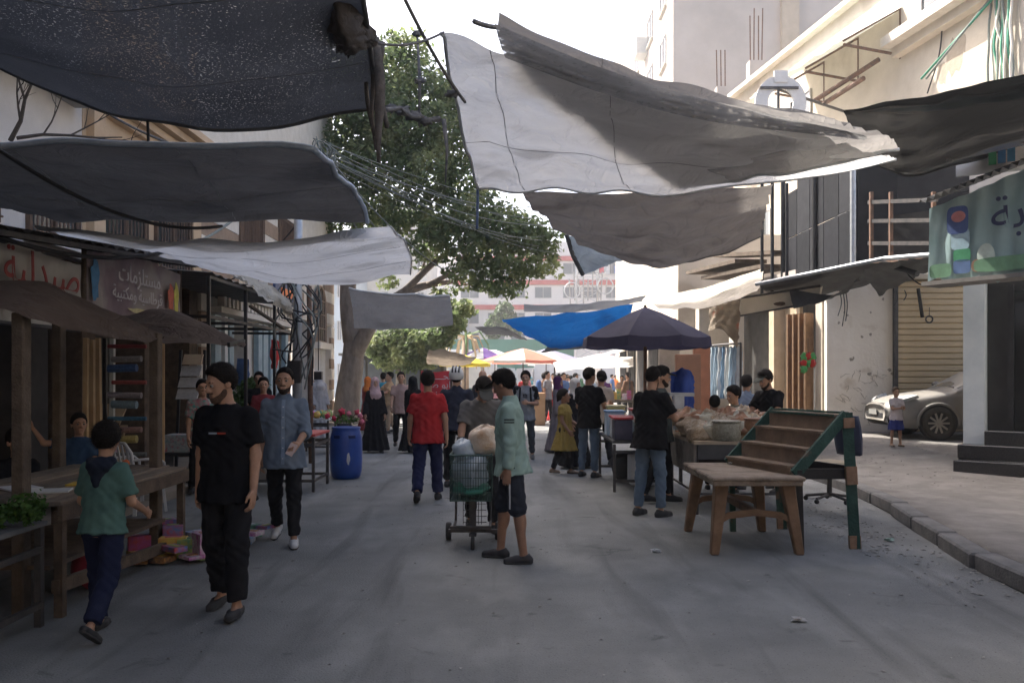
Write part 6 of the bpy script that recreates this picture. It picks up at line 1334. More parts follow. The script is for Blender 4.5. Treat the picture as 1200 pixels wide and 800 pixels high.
# blue office chair behind
t = thing('office_chair', 'worn navy office chair with tan seat behind the green stand', 'chair', (3.85, 10.35, .15), -1.2)
NV = mat('chair_navy', (.02, .03, .065), (.035, .045, .085), 6, .55)
rows = [[Vector((.22 * x * (1 - .12 * z ** 2), .22 + .04 * x * x - .03 * z, .56 + .24 * (z + 1))) for x in np.linspace(-1, 1, 8)] for z in np.linspace(-1, 1, 8)]; b_ = MB().grid(rows).build('backrest', NV, t, True, world=False); sd = b_.modifiers.new('thick', 'SOLIDIFY'); sd.thickness = .06
MB().box((0, 0, .46), (.46, .44, .07)).build('seat', mat('seat_tan', (.35, .29, .2), (.45, .38, .27), 6, .8), t, world=False, bevel=.02); MB().tube([(0, 0, .06), (0, 0, .44)], .03, 8).build('stem', STEEL, t, world=False)
MB().tube([(0, .1, .42), (0, .26, .45), (0, .25, .6)], .018, 6).build('back_bracket', STEEL, t, world=False)
for k in range(5): a = k * 1.2566; MB().tube([(0, 0, .1), (.28 * math.cos(a), .28 * math.sin(a), .06)], .018, 6).build('foot_spoke', STEEL, t, world=False); MB().blob((.28 * math.cos(a), .28 * math.sin(a), .03), .03, k, 0).build('caster', BLACK, t, world=False)

# grey table of nuts and sweets
t = thing('goods_table', 'long grey table covered with bags of nuts and sweets', 'table', (3.2, 11.1, 0)); TB = mat('table_grey', (.13, .115, .10), (.22, .195, .17), 4, .8, .3, 30, c3=(.09, .075, .06), s3=3); TW = mat('table_ply', (.32, .25, .18), (.42, .34, .25), 5, .8)
MB().box((2.85, 11.15, .87), (1.3, 1.75, .04)).build('table_top', TW, t); MB().box((2.215, 11.15, .66), (.03, 1.7, .38)).build('side_panel', TB, t); MB().box((2.86, 10.30, .76), (1.24, .03, .18)).build('front_apron', mat('apron_dark', (.05, .05, .055), (.09, .09, .09), 4, .6), t); MB().box((2.86, 10.6, .62), (1.2, .03, .42)).build('drop_panel', mat('drop_dark', (.035, .03, .03), rough=.8), t)
for x in (2.24, 3.46):
    for y in (10.34, 11.95): MB().tube([(x, y, 0), (x, y, .85)], .022, 6).build('leg', STEEL, t)
m = MB(); m.tube([(2.24, 10.34, .25), (2.24, 11.95, .25)], .016, 5); m.tube([(2.24, 10.34, .25), (3.46, 10.34, .25)], .016, 5); m.build('rail', STEEL, t)
ztop = .89
NUT = mat('nut_bag', (.36, .26, .16), (.55, .44, .31), 28, .4, .6, 60, trans=.1, spec=.5); NUT2 = mat('seed_bag', (.42, .38, .27), (.58, .54, .42), 40, .45, .5, 80, spec=.5); NUT3 = mat('spice_bag', (.26, .12, .06), (.38, .2, .11), 30, .5, .4, 60, spec=.5)
rr = random.Random(21)
for i in range(44):
    x = 2.32 + (i % 6) * .21 + rr.uniform(-.05, .05); y = 10.5 + (i // 6) * .22 + rr.uniform(-.06, .06)
    r = rr.uniform(.09, .17); o = MB().blob((x, y, ztop + r * .55 + .05 * (i // 12)), (r, r * .9, r * rr.uniform(.6, 1.0)), i, .4, 14, 11).build('nut_bag', (NUT, NUT2, NUT, NUT3)[i % 4], None, True); tag(o, ('open clear bag of tan nuts on the grey table', 'bag of pale seeds on the grey table', 'open clear bag of tan nuts on the grey table', 'bag of brown spice on the grey table')[i % 4], 'bag', 'bags of nuts and seeds on the grey table')
def tub(label, c, r, h, m, lid=None, cat='tub'):
    t = thing('plastic_tub', label, cat, c); MB().lathe([(r * .9, 0), (r, h * .1), (r, h * .9), (r * .96, h)], 18, c).build('tub_body', m, t, True); MB().lathe([(r * 1.04, 0), (r * 1.04, .02), (r * .98, .025)], 18, (c[0], c[1], c[2] + h)).build('lid', lid or m, t, True)
tub('round clear jar of pale seeds at the front of the grey table', (2.62, 10.42, ztop), .17, .22, mat('jar_seed', (.20, .19, .14), (.40, .38, .30), 30, .35, .4, 60, spec=.5)); tub('brown round sack of spice beside the seed jar', (2.98, 10.42, ztop), .14, .25, NUT3)
tub('clear tub of pink sweets at the back of the grey table', (2.55, 11.6, ztop), .17, .2, mat('tub_pink', (.4, .2, .16), (.52, .3, .25), 9, .4), mat('lid_clear', (.5, .45, .42), rough=.4)); tub('small yellow jar at the corner of the grey table', (2.32, 10.75, ztop), .07, .13, mat('jar_yellow', (.5, .3, .05), (.55, .38, .08), 9, .4))
o = MB().blob((3.32, 10.4, ztop + .05), (.13, .1, .055), 7, .2, 12, 8).build('paper_bundle', mat('wrap_white', (.5, .48, .44), (.58, .56, .52), 9, .6), None, True); tag(o, 'white paper bundle right of the brown spice sack', 'bundle')
t = thing('box_column', 'blue covered rack of clothes behind the umbrella stall', 'clothes rack', (2.7, 13.2, 0))
sheet('', [[P(786, 436, 13.2), P(798, 432, 13.2), P(814, 440, 13.2)], [P(785, 460, 13.1), P(800, 458, 13.0), P(816, 462, 13.1)], [P(788, 488, 13.2), P(800, 488, 13.0), P(815, 488, 13.2)]], mat('cloth_royal', (.02, .05, .24), (.035, .08, .32), 6, .8), 16, 14, .04, 4, parent=t, part='blue_cover', fold=7); MB().tube([(2.62, 13.25, 0), (2.62, 13.25, 1.75)], .03, 6).build('post', STEEL, t)
o = MB().box(P(797, 462, 12.6), (.36, .3, .05)).build('scale_tray', GALV); 
t = thing('weighing_scale', 'pale weighing scale on the stall behind the shopper', 'scale', (2.3, 12.0, .9)); o.parent = t; o.matrix_parent_inverse = wm(t).inverted(); MB().box((2.40, 12.3, 1.15), (.14, .14, .5)).build('scale_column', GALV, t)

# umbrella and its small stall
def parasol(label, loc, r, ztop_, zrim, m, n=8, valance=.14, pole=STEEL, m2=None, tilt=0.0, group=None, rot=.2):
    t = thing('parasol', label, 'parasol', loc, rot, group)
    MB().tube([(0, 0, 0), (0, 0, ztop_)], .028, 8).build('pole', pole, t, world=False)
    for par in (0, 1):
        mb = MB()
        for k in range(n):
            if m2 is None and par == 1: continue
            if m2 is not None and k % 2 != par: continue
            a0, a1 = 2 * math.pi * k / n, 2 * math.pi * (k + 1) / n; rows = []
            for f in (0.02, .25, .5, .75, 1.0):
                z = ztop_ - (ztop_ - zrim) * (f ** 1.15) ; row = []
                for s_ in np.linspace(0, 1, 5):
                    p0 = Vector((math.cos(a0), math.sin(a0), 0)); p1 = Vector((math.cos(a1), math.sin(a1), 0)); q = p0.lerp(p1, s_) * r * f; row.append(Vector((q.x, q.y, z - .05 * f * math.sin(math.pi * s_) * .6)))
                rows.append(row)
            rows.append([v + Vector((v.x * .02, v.y * .02, -valance)) for v in rows[-1]]); mb.grid(rows)
        if mb.v: mb.build('canopy', m if par == 0 else m2, t, world=False)
    for k in range(n):
        a = 2 * math.pi * k / n; MB().tube([(0, 0, ztop_ - .02), (r * math.cos(a), r * math.sin(a), zrim - .02)], .009, 4).build('rib', STEEL, t, world=False)
    MB().blob((0, 0, ztop_ + .015), .022, 1, 0).build('finial', STEEL, t, world=False); MB().lathe([(.2, 0), (.2, .06), (.05, .08)], 12).build('base', STEEL, t, True, world=False)
    return t
parasol('large navy parasol over the right-hand stalls', (2.06, 13.2, 0), 1.0, 2.74, 2.27, mat('parasol_navy', (.055, .052, .095), (.08, .076, .13), 3, .8, trans=.3), 8, .15, pole=RUST, rot=.39)
MB().tube([(2.0, 13.25, 0), (2.0, 13.25, .01)], .02, 6)
t = steel_table('small black table stacked with plastic boxes under the navy parasol', 1.45, 2.2, 12.3, 14.4, .72, mat('table_black', (.04, .04, .042), (.07, .07, .07), 5, .5))
pb2 = [((1.62, 12.55), .26, .34, .30, (.03, .03, .06), (.45, .05, .06), 'dark blue storage box with a red lid on the black table'), ((1.95, 12.5), .3, .3, .24, (.42, .46, .48), (.5, .52, .54), 'clear storage box nearest on the black table'), ((1.66, 13.0), .3, .4, .3, (.45, .5, .54), (.45, .06, .06), 'clear box with a red lid on the black table'),
       ((1.62, 13.5), .28, .36, .36, (.4, .5, .6), (.2, .35, .55), 'pale blue box on the black table'), ((1.98, 13.2), .3, .4, .4, (.5, .52, .52), (.5, .07, .07), 'tall clear box with red lid beneath the parasol'), ((1.7, 14.1), .3, .36, .42, (.5, .45, .2), (.55, .5, .3), 'yellowish box at the far end of the black table')]
for (x, y), w_, d_, h_, c1, c2, lb_ in pb2:
    t = thing('storage_box', lb_, 'box', (x, y, .74)); MB().box((x, y, .74 + h_ / 2), (w_, d_, h_)).build('box_body', mat('boxb_%.2f%.2f' % (x, y), c1, tuple(min(1, q * 1.3 + .02) for q in c1), 9, .35, spec=.5), t, bevel=.012); MB().box((x, y, .74 + h_ + .018), (w_ + .03, d_ + .03, .034)).build('lid', mat('boxl_%.2f%.2f' % (x, y), c2, rough=.45), t, bevel=.008)
o = MB().box((1.95, 12.75, .28), (.4, .4, .42)).build('white_box', mat('box_white', (.5, .52, .54), (.58, .6, .62), 6, .5), None, bevel=.01); tag(o, 'white box on the ground under the black table', 'box')
o = MB().blob((1.8, 13.5, .25), (.25, .3, .22), 5, .2, 12, 9).build('black_sack', BLACK, None, True); tag(o, 'black sack on the ground under the black table', 'sack')
# clothes shop behind
t = thing('clothes_display', 'pale blue clothes hanging in front of the right shop', 'clothes rack', (5.2, 21, .2))
for i in range(8):
    x = 835 + i * 4.4; Z = 21 - i * .25; c_ = ((.45, .55, .62), (.3, .4, .5), (.55, .58, .6), (.15, .25, .38), (.5, .5, .5))[i % 5]
    sheet('', [[P(x - 3, 408, Z), P(x, 405, Z), P(x + 3, 408, Z)], [P(x - 3.5, 435, Z), P(x, 435, Z - .1), P(x + 3.5, 435, Z)], [P(x - 3, 466, Z), P(x, 467, Z - .1), P(x + 3, 466, Z)]], mat('garment_%d' % (i % 5), c_, tuple(min(1, q * 1.25) for q in c_), 6, .85), 8, 10, .04, i, parent=t, part='garment', fold=12)
m = MB(); m.tube([P(832, 405, 21.1), P(868, 402, 19)], .025, 6); m.tube([P(833, 405, 21.1), Vector((PX(833, 21.1), 21.1, .2))], .025, 6); m.tube([P(868, 402, 19), Vector((PX(868, 19), 19, .2))], .025, 6); m.build('rail', STEEL, t)
sheet('torn grey-brown banner hanging over the clothes display', [[P(830, 357, 20), P(848, 355, 19.4), P(867, 348, 18.8)], [P(832, 378, 20), P(848, 376, 19.4), P(867, 376, 18.8)], [P(830, 388, 20), P(846, 386, 19.4), P(865, 408, 18.8)]], mat('banner_torn', (.2, .165, .13), (.3, .25, .2), 5, .8, c3=(.4, .12, .07), s3=3, t3=.62), 20, 16, .04, 7, name='torn_banner', cat='banner')
for i, (x, y0, y1, Z, wd, c_, lb_) in enumerate(((806, 415, 470, 17, .5, (.28, .14, .08), 'brown wooden cabinet panel behind the blue rack'), (822, 405, 480, 18, .35, (.40, .17, .09), 'orange-brown board standing beside the clothes display'), (784, 405, 470, 20, .5, (.42, .35, .28), 'pale rolled mats standing behind the navy parasol'))):
    o = MB().box((PX(x, Z), Z, (PZ(y0, Z) + .2) / 2), (wd, .12, PZ(y0, Z) - .2), rot=.1 * i).build('standing_board', mat('board_%d' % i, c_, tuple(q * 1.25 for q in c_), 5, .7, .2, 30), None, bevel=.01); tag(o, lb_, 'board')
t = thing('cafe_table', 'small round white table beside the right shop door', 'table', (5.5, 16, .2)); MB().lathe([(.36, 0), (.37, .015), (.36, .03)], 20, (5.55, 16.2, .98)).build('table_top', mat('top_tile', (.45, .42, .36), (.55, .52, .46), 9, .6), t, True)
for a in (0.4, 2.5, 4.6): MB().tube([(5.55 + .1 * math.cos(a), 16.2 + .1 * math.sin(a), .97), (5.55 + .3 * math.cos(a), 16.2 + .3 * math.sin(a), .25)], .018, 6).build('leg', STEEL, t)
t = thing('toy_pinwheel', 'red and green inflatable toy hanging by the folding doors', 'toy', P(947, 424, 16.8))
for i in range(7): MB().blob(P(942 + (i % 3) * 5, 418 + (i // 3) * 7, 16.8), (.07, .04, .08), i, .4).build('petal', mat('toy_red', (.6, .05, .04), rough=.5) if i % 2 else mat('toy_green', (.1, .4, .12), rough=.5), t, True)
MB().tube([P(947, 396, 16.8), P(947, 416, 16.8)], .006, 4).build('cord', CABLE_B, t)

# ---- parked car
def make_car():
    t = thing('parked_car', 'dusty silver sedan parked before the rolling shutter', 'car', (9.6, 17.2, .45), rad(-5)); PAINT = mat('car_silver', (.235, .22, .20), (.30, .285, .26), 3, .45, metal=.1, coat=.15, spec=.4, c3=(.27, .235, .19), s3=1.6, t3=.54, detail=9)
    # local: front at -x, width along y; sections (x, half width, z sill, z belt, z top, half width top)
    st = [(-2.22, .62, .34, .56, .62, .52), (-2.12, .74, .24, .62, .70, .66), (-1.9, .83, .20, .70, .79, .74), (-1.4, .88, .19, .80, .88, .80), (-.95, .89, .19, .88, .95, .82), (-.6, .90, .19, .92, 1.0, .80), (.2, .91, .19, .95, 1.02, .80), (1.2, .90, .2, .97, 1.04, .8), (1.7, .88, .22, .98, 1.05, .76), (2.1, .82, .3, .95, 1.02, .7), (2.25, .7, .4, .85, .95, .6)]
    rows = []
    for x, hw, z0, zb, zt, ht in st:
        half = [(hw * .86, z0), (hw, z0 + .12), (hw * 1.0, (z0 + zb) / 2), (hw * .985, zb - .04), (ht + .04, zt - .02), (ht * .6, zt + .025), (0, zt + .035)]
        rows.append([Vector((x, -y, z)) for y, z in half] + [Vector((x, y, z)) for y, z in half[::-1][1:]])
    mb = MB().grid(rows); n = len(rows[0]); mb.f.append(tuple(range(n))); mb.f.append(tuple(range((len(rows) - 1) * n, len(rows) * n))[::-1]); b = mb.build('body', PAINT, t, True, world=False, subsurf=1)
    cab = [(-.98, .80, .95, .96), (-.35, .72, .97, 1.30), (.05, .66, .98, 1.42), (.7, .65, .98, 1.45), (1.25, .67, 1.0, 1.36), (1.85, .72, 1.02, 1.06)]
    rows = []
    for x, hw, zb, zt in cab: rows.append([Vector((x, y, z)) for y, z in ((-hw * 1.08, zb - .05), (-hw * .98, zt - .06), (-hw * .7, zt), (0, zt + .02), (hw * .7, zt), (hw * .98, zt - .06), (hw * 1.08, zb - .05))])
    c_ = MB().grid(rows).build('cabin', PAINT, t, True, world=False)
    ws = [[Vector((x, y, z + .012)) for y in (-hw * .9, -hw * .45, 0, hw * .45, hw * .9)] for x, hw, z in ((-.93, .78, 1.0), (-.6, .74, 1.17), (-.32, .70, 1.325), (-.06, .66, 1.415))]
    for r in ws:
        for i_, v in enumerate(r): v.z -= .03 * (abs(i_ - 2) / 2) ** 2; v.x += .05 * (abs(i_ - 2) / 2) ** 2
    MB().grid(ws).build('windshield', mat('car_glass', (.10, .10, .095), (.2, .19, .17), 3, .12, spec=.8), t, True, world=False)
    for sy in (-1, 1):
        MB().grid([[Vector((x, sy * (w1 + .012), z)) for x, w1, z in ((-.5, .80, 1.02), (.15, .755, 1.03), (.2, .755, 1.03), (1.4, .765, 1.05))], [Vector((x, sy * (w1 + .012), z)) for x, w1, z in ((-.2, .715, 1.28), (.15, .655, 1.38), (.2, .655, 1.385), (1.1, .665, 1.33))]]).build('side_window', mat('car_glass_dark', (.03, .03, .032), rough=.08, spec=.8), t, True, world=False)
        hl = MB().add([Vector(v) for v in ((-2.06, sy * .44, .66), (-2.02, sy * .74, .68), (-1.66, sy * .855, .80), (-1.72, sy * .72, .815), (-2.0, sy * .45, .76))], [(0, 1, 2, 3, 4)]).build('headlight', mat('lamp_clear', (.6, .62, .62), (.4, .4, .4), 20, .12, spec=.9), t, world=False); so_ = hl.modifiers.new('t', 'SOLIDIFY'); so_.thickness = .06; so_.offset = 1 if sy < 0 else -1
        MB().box((-2.16, sy * .6, .36), (.08, .2, .09)).build('fog_lamp', BLACK, t, world=False)
        MB().blob((-.62, sy * 1.0, 1.04), (.09, .1, .07), 1, 0, 10, 8).build('mirror', PAINT, t, True, world=False)
        for x in (-1.32, 1.35):
            wo_ = MB(); n_ = 26; r = .315
            prof = [(.20, .0), (.215, -.02), (.30, -.02), (r, .02), (r, .18), (.30, .2)]
            vs = [(x + rr_ * math.cos(2 * math.pi * k / n_), sy * (.92 - o_), r + rr_ * math.sin(2 * math.pi * k / n_)) for rr_, o_ in prof for k in range(n_)]
            wo_.add(vs, [(i * n_ + k, i * n_ + (k + 1) % n_, (i + 1) * n_ + (k + 1) % n_, (i + 1) * n_ + k) for i in range(len(prof) - 1) for k in range(n_)]); tyre = wo_.build('wheel', mat('tyre_dusty', (.04, .036, .03), (.075, .066, .055), 10, .9), t, True, world=False)
            m = MB()
            for k in range(10): a = 2 * math.pi * k / 10; m.add([Vector((x + q * math.cos(a + da_), sy * (.925 - dd), r + q * math.sin(a + da_))) for dd in (0, .02) for q, da_ in ((.05, -.35), (.20, -.09), (.20, .09), (.05, .35))], [(0, 1, 2, 3), (7, 6, 5, 4), (0, 4, 5, 1), (1, 5, 6, 2), (2, 6, 7, 3), (3, 7, 4, 0)])
            m.tube([(x, sy * .9, r), (x, sy * .945, r)], .06, 12); m.build('rim', mat('rim_alloy', (.42, .38, .32), (.5, .46, .4), 9, .35, metal=.6), tyre, world=False)
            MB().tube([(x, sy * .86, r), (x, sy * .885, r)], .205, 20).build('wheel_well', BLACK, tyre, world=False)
            q = [Vector((x + .385 * math.cos(a), sy * (.905), r + .375 * math.sin(a))) for a in np.linspace(-.15, math.pi + .15, 14)]; MB().tube(q, .028, 6).build('wheel_arch', PAINT, t, True, world=False)
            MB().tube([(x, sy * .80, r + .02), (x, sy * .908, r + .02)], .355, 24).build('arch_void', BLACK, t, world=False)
    MB().box((-2.2, 0, .44), (.06, 1.0, .13)).build('lower_grille', BLACK, t, world=False, bevel=.02); MB().box((-2.155, 0, .66), (.05, .82, .05)).build('upper_grille', BLACK, t, world=False); MB().box((-2.25, 0, .5), (.02, .46, .10)).build('number_plate', mat('plate_white', (.2, .2, .19), rough=.7), t, world=False)
    MB().tube([(-.92, -.6, 1.0), (-.85, .1, 1.03)], .012, 5).build('wiper', BLACK, t, world=False)
    return t
make_car()
# ---- litter
rr = random.Random(8); mb = MB()
for i in range(900):
    u = rr.random()
    if u < .35: x, y, z = rr.uniform(3.3, 4.2), rr.uniform(6.5, 12), .004
    elif u < .55: x, y = rr.uniform(5, 8), rr.uniform(11.5, 17); z = side_h(x, y) + .004
    else: x, y, z = rr.uniform(-3.0, 3.5), rr.uniform(4.5, 18), .004
    s_ = rr.uniform(.006, .022) * (1.6 if u < .55 else 1); a = rr.uniform(0, 6.3); mb.add([(x + s_ * q * math.cos(a + k * 1.57), y + s_ * q * math.sin(a + k * 1.57), z + .006 * (k % 2)) for k, q in enumerate((1, .7, 1.1, .6))], [(0, 1, 2, 3)])
tag(mb.build('litter', mat('litter_pale', (.10, .095, .09), (.38, .37, .35), 30, .9)), 'scattered scraps of pale litter on the asphalt and pavement', 'litter', kind='stuff')
for i, (px, py, lb_) in enumerate(((768, 647, 'crumpled clear plastic scrap on the asphalt beside the shopper'), (1042, 634, 'crushed green and white wrapper by the kerb'), (935, 728, 'white scrap of paper on the near asphalt'))):
    Z = CH * 1000 / (py - 440); o = MB().blob((PX(px, Z), Z, .02), (.045, .035, .014), i, .6, 10, 7).build('litter_scrap', mat('scrap_%d' % i, ((.36, .38, .4), (.22, .31, .27), (.34, .34, .34))[i], rough=.6), None); tag(o, lb_, 'litter')
# ================================================================== the people
C_ = cloth
BLKT = C_('black', (.006, .006, .0075), (.011, .011, .013)); BLKP_ = C_('blacktrouser', (.012, .012, .014), (.02, .02, .023)); JEAN = C_('denim', (.085, .125, .175), (.145, .195, .255), scale=5); NAVYT = C_('navy', (.014, .018, .045), (.02, .026, .06))
DSHOE = mat('shoe_dark', (.03, .03, .033), (.05, .05, .05), 9, .7); WSHOE = mat('shoe_white', (.5, .5, .5), (.58, .58, .57), 9, .6)
def gp(px, py, g=0.0): Z = (CH - g) * FP / (py - HZ); return (PX(px, Z), Z, g)
# man in black, walking toward us at the left
T, J, dz, s = person('man in black T-shirt and black trousers walking, looking down to his right', (-2.02, 6.05), 1.745, yaw=-8, lean=2, head=(-38, 16), armL=(2, 10, 14, 4), armR=(-6, 9, 10, 0), legL=(10, 3, 6), legR=(-4, 3, 14), footR=12,
    top='tee', topm=BLKT, bottom='loose', botm=BLKP_, shoem=DSHOE, hair='short', beard=(.0065, STUB), res=.011, loose=1.5, sandals=True)
decal(T, T_geo, strip(-.06, 1.285, .0, 1.285, .012), mat('print_pale', (.3, .36, .42), rough=.8), 'chest_print'); decal(T, T_geo, strip(.003, 1.285, .065, 1.285, .012), mat('print_orange', (.4, .05, .03), rough=.8), 'chest_print')
# man in blue shirt
BLSH = C_('blueshirt', (.13, .165, .215), (.17, .21, .265))
T, J, dz, s = person('bearded man in blue-grey rolled-sleeve shirt walking with papers in hand', (-2.28, 8.55), 1.765, yaw=8, head=(-4, 0), armL=(22, 9, 42, 18), armR=(-6, 8, 14, 0), legL=(14, 2, 4), legR=(-12, 2, 20), footR=18,
    top='rolled', topm=BLSH, bottom='trousers', botm=BLKP_, shoem=WSHOE, hair='buzz', beard=.0075, res=.011, fat=1.04, loose=1.1)
decal(T, T_geo, strip(.004, .80, .004, 1.43, .035, 26, True), C_('placket', (.19, .24, .31)), 'placket', .003)
for z in (.86, .96, 1.06, 1.16, 1.26, 1.36): decal(T, T_geo, strip(-.002, z, .010, z, .011, 3), mat('button_white', (.5, .52, .55), rough=.5), 'button', .009)
hw_ = wm(T) @ Vector((J['L']['wr'] + J['L']['fd'] * .09 + np.array([0, 0, dz])) * s); o = MB().box(hw_ + Vector((-.02, -.03, .0)), (.07, .012, .12), rot=Euler((0, .5, .3))).build('folded_paper', mat('paper_pink', (.5, .38, .36), (.58, .46, .43), 9, .8)); tag(o, 'folded pinkish papers in the hand of the man in blue', 'paper')
# boy in green seen from behind
person('boy in green hooded top seen from behind at the plank table', (-2.66, 5.55), 1.345, yaw=172, lean=5, head=(12, 8), armL=(12, 16, 62, 20), armR=(10, 16, 58, 10), legL=(14, 3, 12), legR=(-12, 3, 26), footR=38,
    top='hoodie', topm=C_('greentop', (.07, .135, .115), (.09, .17, .145)), bottom='loose', botm=NAVYT, shoem=DSHOE, hatm=C_('hoodnavy', (.012, .016, .028)), hair='thick', kid=True, res=.011, sandals=True, skin=SKIN, loose=1.3)
# two boys seated behind the plank table
def stool(x, y, h, lb): t = thing('stool', lb, 'stool', (x, y, 0)); MB().box((x, y, h), (.36, .36, .05)).build('seat', WOOD_D, t); [MB().box((x + a, y + b, h / 2), (.05, .05, h)).build('leg', WOOD_D, t) for a in (-.14, .14) for b in (-.14, .14)]
stool(-4.55, 7.75, .42, 'low stool under the boy nearest the plank table'); stool(-5.15, 10.05, .45, 'low stool under the boy in the shop shade')
person('boy in dark clothes sitting behind the plank table looking aside', (-4.5, 7.75), 1.48, yaw=25, head=(35, 5), armL=(40, 6, 40, 10), armR=(40, 6, 40, 10), legL=(82, 6, 84), legR=(82, 6, 84), top='tee', topm=BLKT, botm=BLKP_, shoem=DSHOE, kid=True, res=.015, hair='short')
person('boy in navy shirt lounging with a hand behind his head', (-5.1, 10.05), 1.52, yaw=20, head=(20, 0), armL=(20, 10, 40, 20), armR=(95, 60, 120, 20), legL=(82, 8, 84), legR=(82, 8, 84), top='tee', topm=C_('navyblue', (.03, .06, .12), (.04, .08, .15)), botm=BLKP_, shoem=DSHOE, kid=True, res=.015)
# red shirt
T, J, dz, s = person('man in red T-shirt and navy track trousers walking away', (-1.13, 11.45), 1.74, yaw=184, armL=(8, 12, 10, 0), armR=(-10, 12, 12, 0), legL=(-8, 4, 26), legR=(12, 4, 5), footL=26, top='tee', topm=C_('red', (.33, .018, .022), (.42, .03, .035)), bottom='loose', botm=C_('track', (.016, .02, .06), (.024, .03, .08)),
    shoem=DSHOE, hat='capback', hatm=C_('capnavy', (.012, .018, .03)), res=.012, fat=1.1)
for sd in ('left', 'right'): decal(T, B_geo, strip(0, .76, 0, .90, .05, 6, True), C_('skystripe', (.05, .28, .5)), 'side_stripe', .004, sd)
# man in mint shirt beside the cart
T, J, dz, s = person('young man in mint shirt and long shorts standing beside the cart', (.0, 7.75), 1.74, yaw=-96, lean=4, head=(-22, 22), armL=(0, 7, 8, 0), armR=(4, 8, 10, 0), legL=(-8, 2, 0), legR=(12, 3, 8), top='shirt', topm=C_('mint', (.25, .35, .305), (.30, .41, .36)), bottom='shorts', botm=C_('shortsnavy', (.02, .024, .035), (.03, .034, .046)),
    shoem=mat('clog_black', (.02, .02, .024), (.035, .035, .04), 9, .6), skin=SKIN_D, hat='cap', hatm=C_('capblack', (.010, .010, .011)), res=.011, loose=1.2)
for z in (1.30, 1.275): decal(T, T_geo, strip(-.045, z, .045, z, .010, 6), BLKT, 'sleeve_stripe', .004, 'left')
decal(T, B_geo, strip(.0, .50, .0, .74, .014, 14, True), mat('print_white', (.5, .52, .54), rough=.8), 'side_print', .004, 'left')
decal(T, T_geo, strip(-.12, 1.22, -.10, 1.22, .10, 4), C_('pocket', (.20, .33, .275)), 'pocket', .004, 'left')
# man pushing the cart
person('man in grey polo bending over the cart handle', (-.33, 9.32), 1.74, yaw=4, lean=20, head=(10, 40), armL=(32, 8, 22, 0), armR=(40, 10, 16, 0), legL=(12, 3, 8), legR=(-8, 3, 8), top='tee', topm=C_('greypolo', (.13, .125, .118), (.17, .165, .155)), bottom='trousers', botm=BLKP_, shoem=DSHOE, res=.013, fat=1.1, hat='cap', hatm=C_('capgrey', (.09, .088, .08)))
# man with helmet
person('man in dark jacket and white helmet seen from behind', (-.84, 12.9), 1.77, yaw=178, lean=2, armL=(14, 14, 30, 0), armR=(14, 14, 30, 0), legL=(4, 5, 4), legR=(0, 5, 4), top='jacket', topm=C_('jacket', (.022, .026, .042), (.032, .037, .056)), botm=BLKP_, shoem=DSHOE, hat='helmet', hatm=mat('helmet_white', (.55, .55, .53), rough=.35), res=.015, fat=1.15, loose=1.6)
# women in black and the man between
person('woman in black abaya with pale pink headscarf', (-3.0, 18.7), 1.64, yaw=18, armL=(10, 8, 14, 0), armR=(4, 14, 20, 0), top='robe', bottom='robe', topm=BLKT, shoem=DSHOE, hat='hijab', hatm=C_('pinkscarf', (.42, .28, .28), (.5, .35, .34)), res=.018, footL=0)
person('fully veiled woman in black walking away', (-2.15, 18.6), 1.66, yaw=160, armL=(8, 8, 20, 0), armR=(4, 8, 20, 0), top='robe', bottom='robe', topm=BLKT, shoem=DSHOE, hat='niqab', hatm=BLKT, res=.018)
person('man in dusty pink shirt behind the veiled woman', (-2.6, 20.0), 1.76, yaw=10, armL=(6, 10, 20, 0), armR=(20, 10, 20, 0), top='tee', topm=C_('dustypink', (.30, .2, .17), (.36, .25, .22)), botm=BLKP_, shoem=DSHOE, res=.02)
# grey and black tee
T, J, dz, s = person('young man in grey T-shirt with black sleeves carrying a backpack', (.27, 17.0), 1.76, yaw=-4, head=(0, 3), armL=(14, 12, 80, 45), armR=(-4, 10, 8, 0), legL=(-8, 3, 16), legR=(12, 3, 4), footL=14, top='tee', topm=C_('greytee', (.17, .185, .20), (.22, .235, .25)), bottom='jeans', botm=C_('greyjean', (.055, .065, .075), (.08, .09, .10)), shoem=mat('shoe_grey', (.16, .16, .15), rough=.7), res=.015, hair='thick')
for n, sg_ in (('L', 1), ('R', -1)):
    j = J[n]; f_ = Field(np.minimum(j['sh'], j['el']) - .12, np.maximum(j['sh'], j['el']) + .12, .014); f_.add(rcone(j['sh'] + np.array([0, 0, .01]), j['sh'] + (j['el'] - j['sh']) * .74, .074, .074, cut=True), 0); v, q = f_.mesh(); link('sleeve', np_mesh('sleeve', [(v + np.array([0, 0, dz]), q)], s), BLKT, T, world=False)
    decal(T, T_geo, strip(.115 * sg_, 1.16, .10 * sg_, 1.44, .035, 12, True), BLKT, 'strap', .008)
for u, z, a_ in ((-.03, 1.285, .5), (0, 1.295, 0), (.03, 1.285, -.5)): decal(T, T_geo, [[(u + .016 * math.cos(q) * k_ * .6, z + .026 * math.sin(q) * k_) for q in np.linspace(0, 6.28, 9)] for k_ in (.05, 1)], BLKT, 'chest_logo', .007)
decal(T, T_geo, strip(-.045, 1.245, .045, 1.245, .014), BLKT, 'chest_logo', .007)
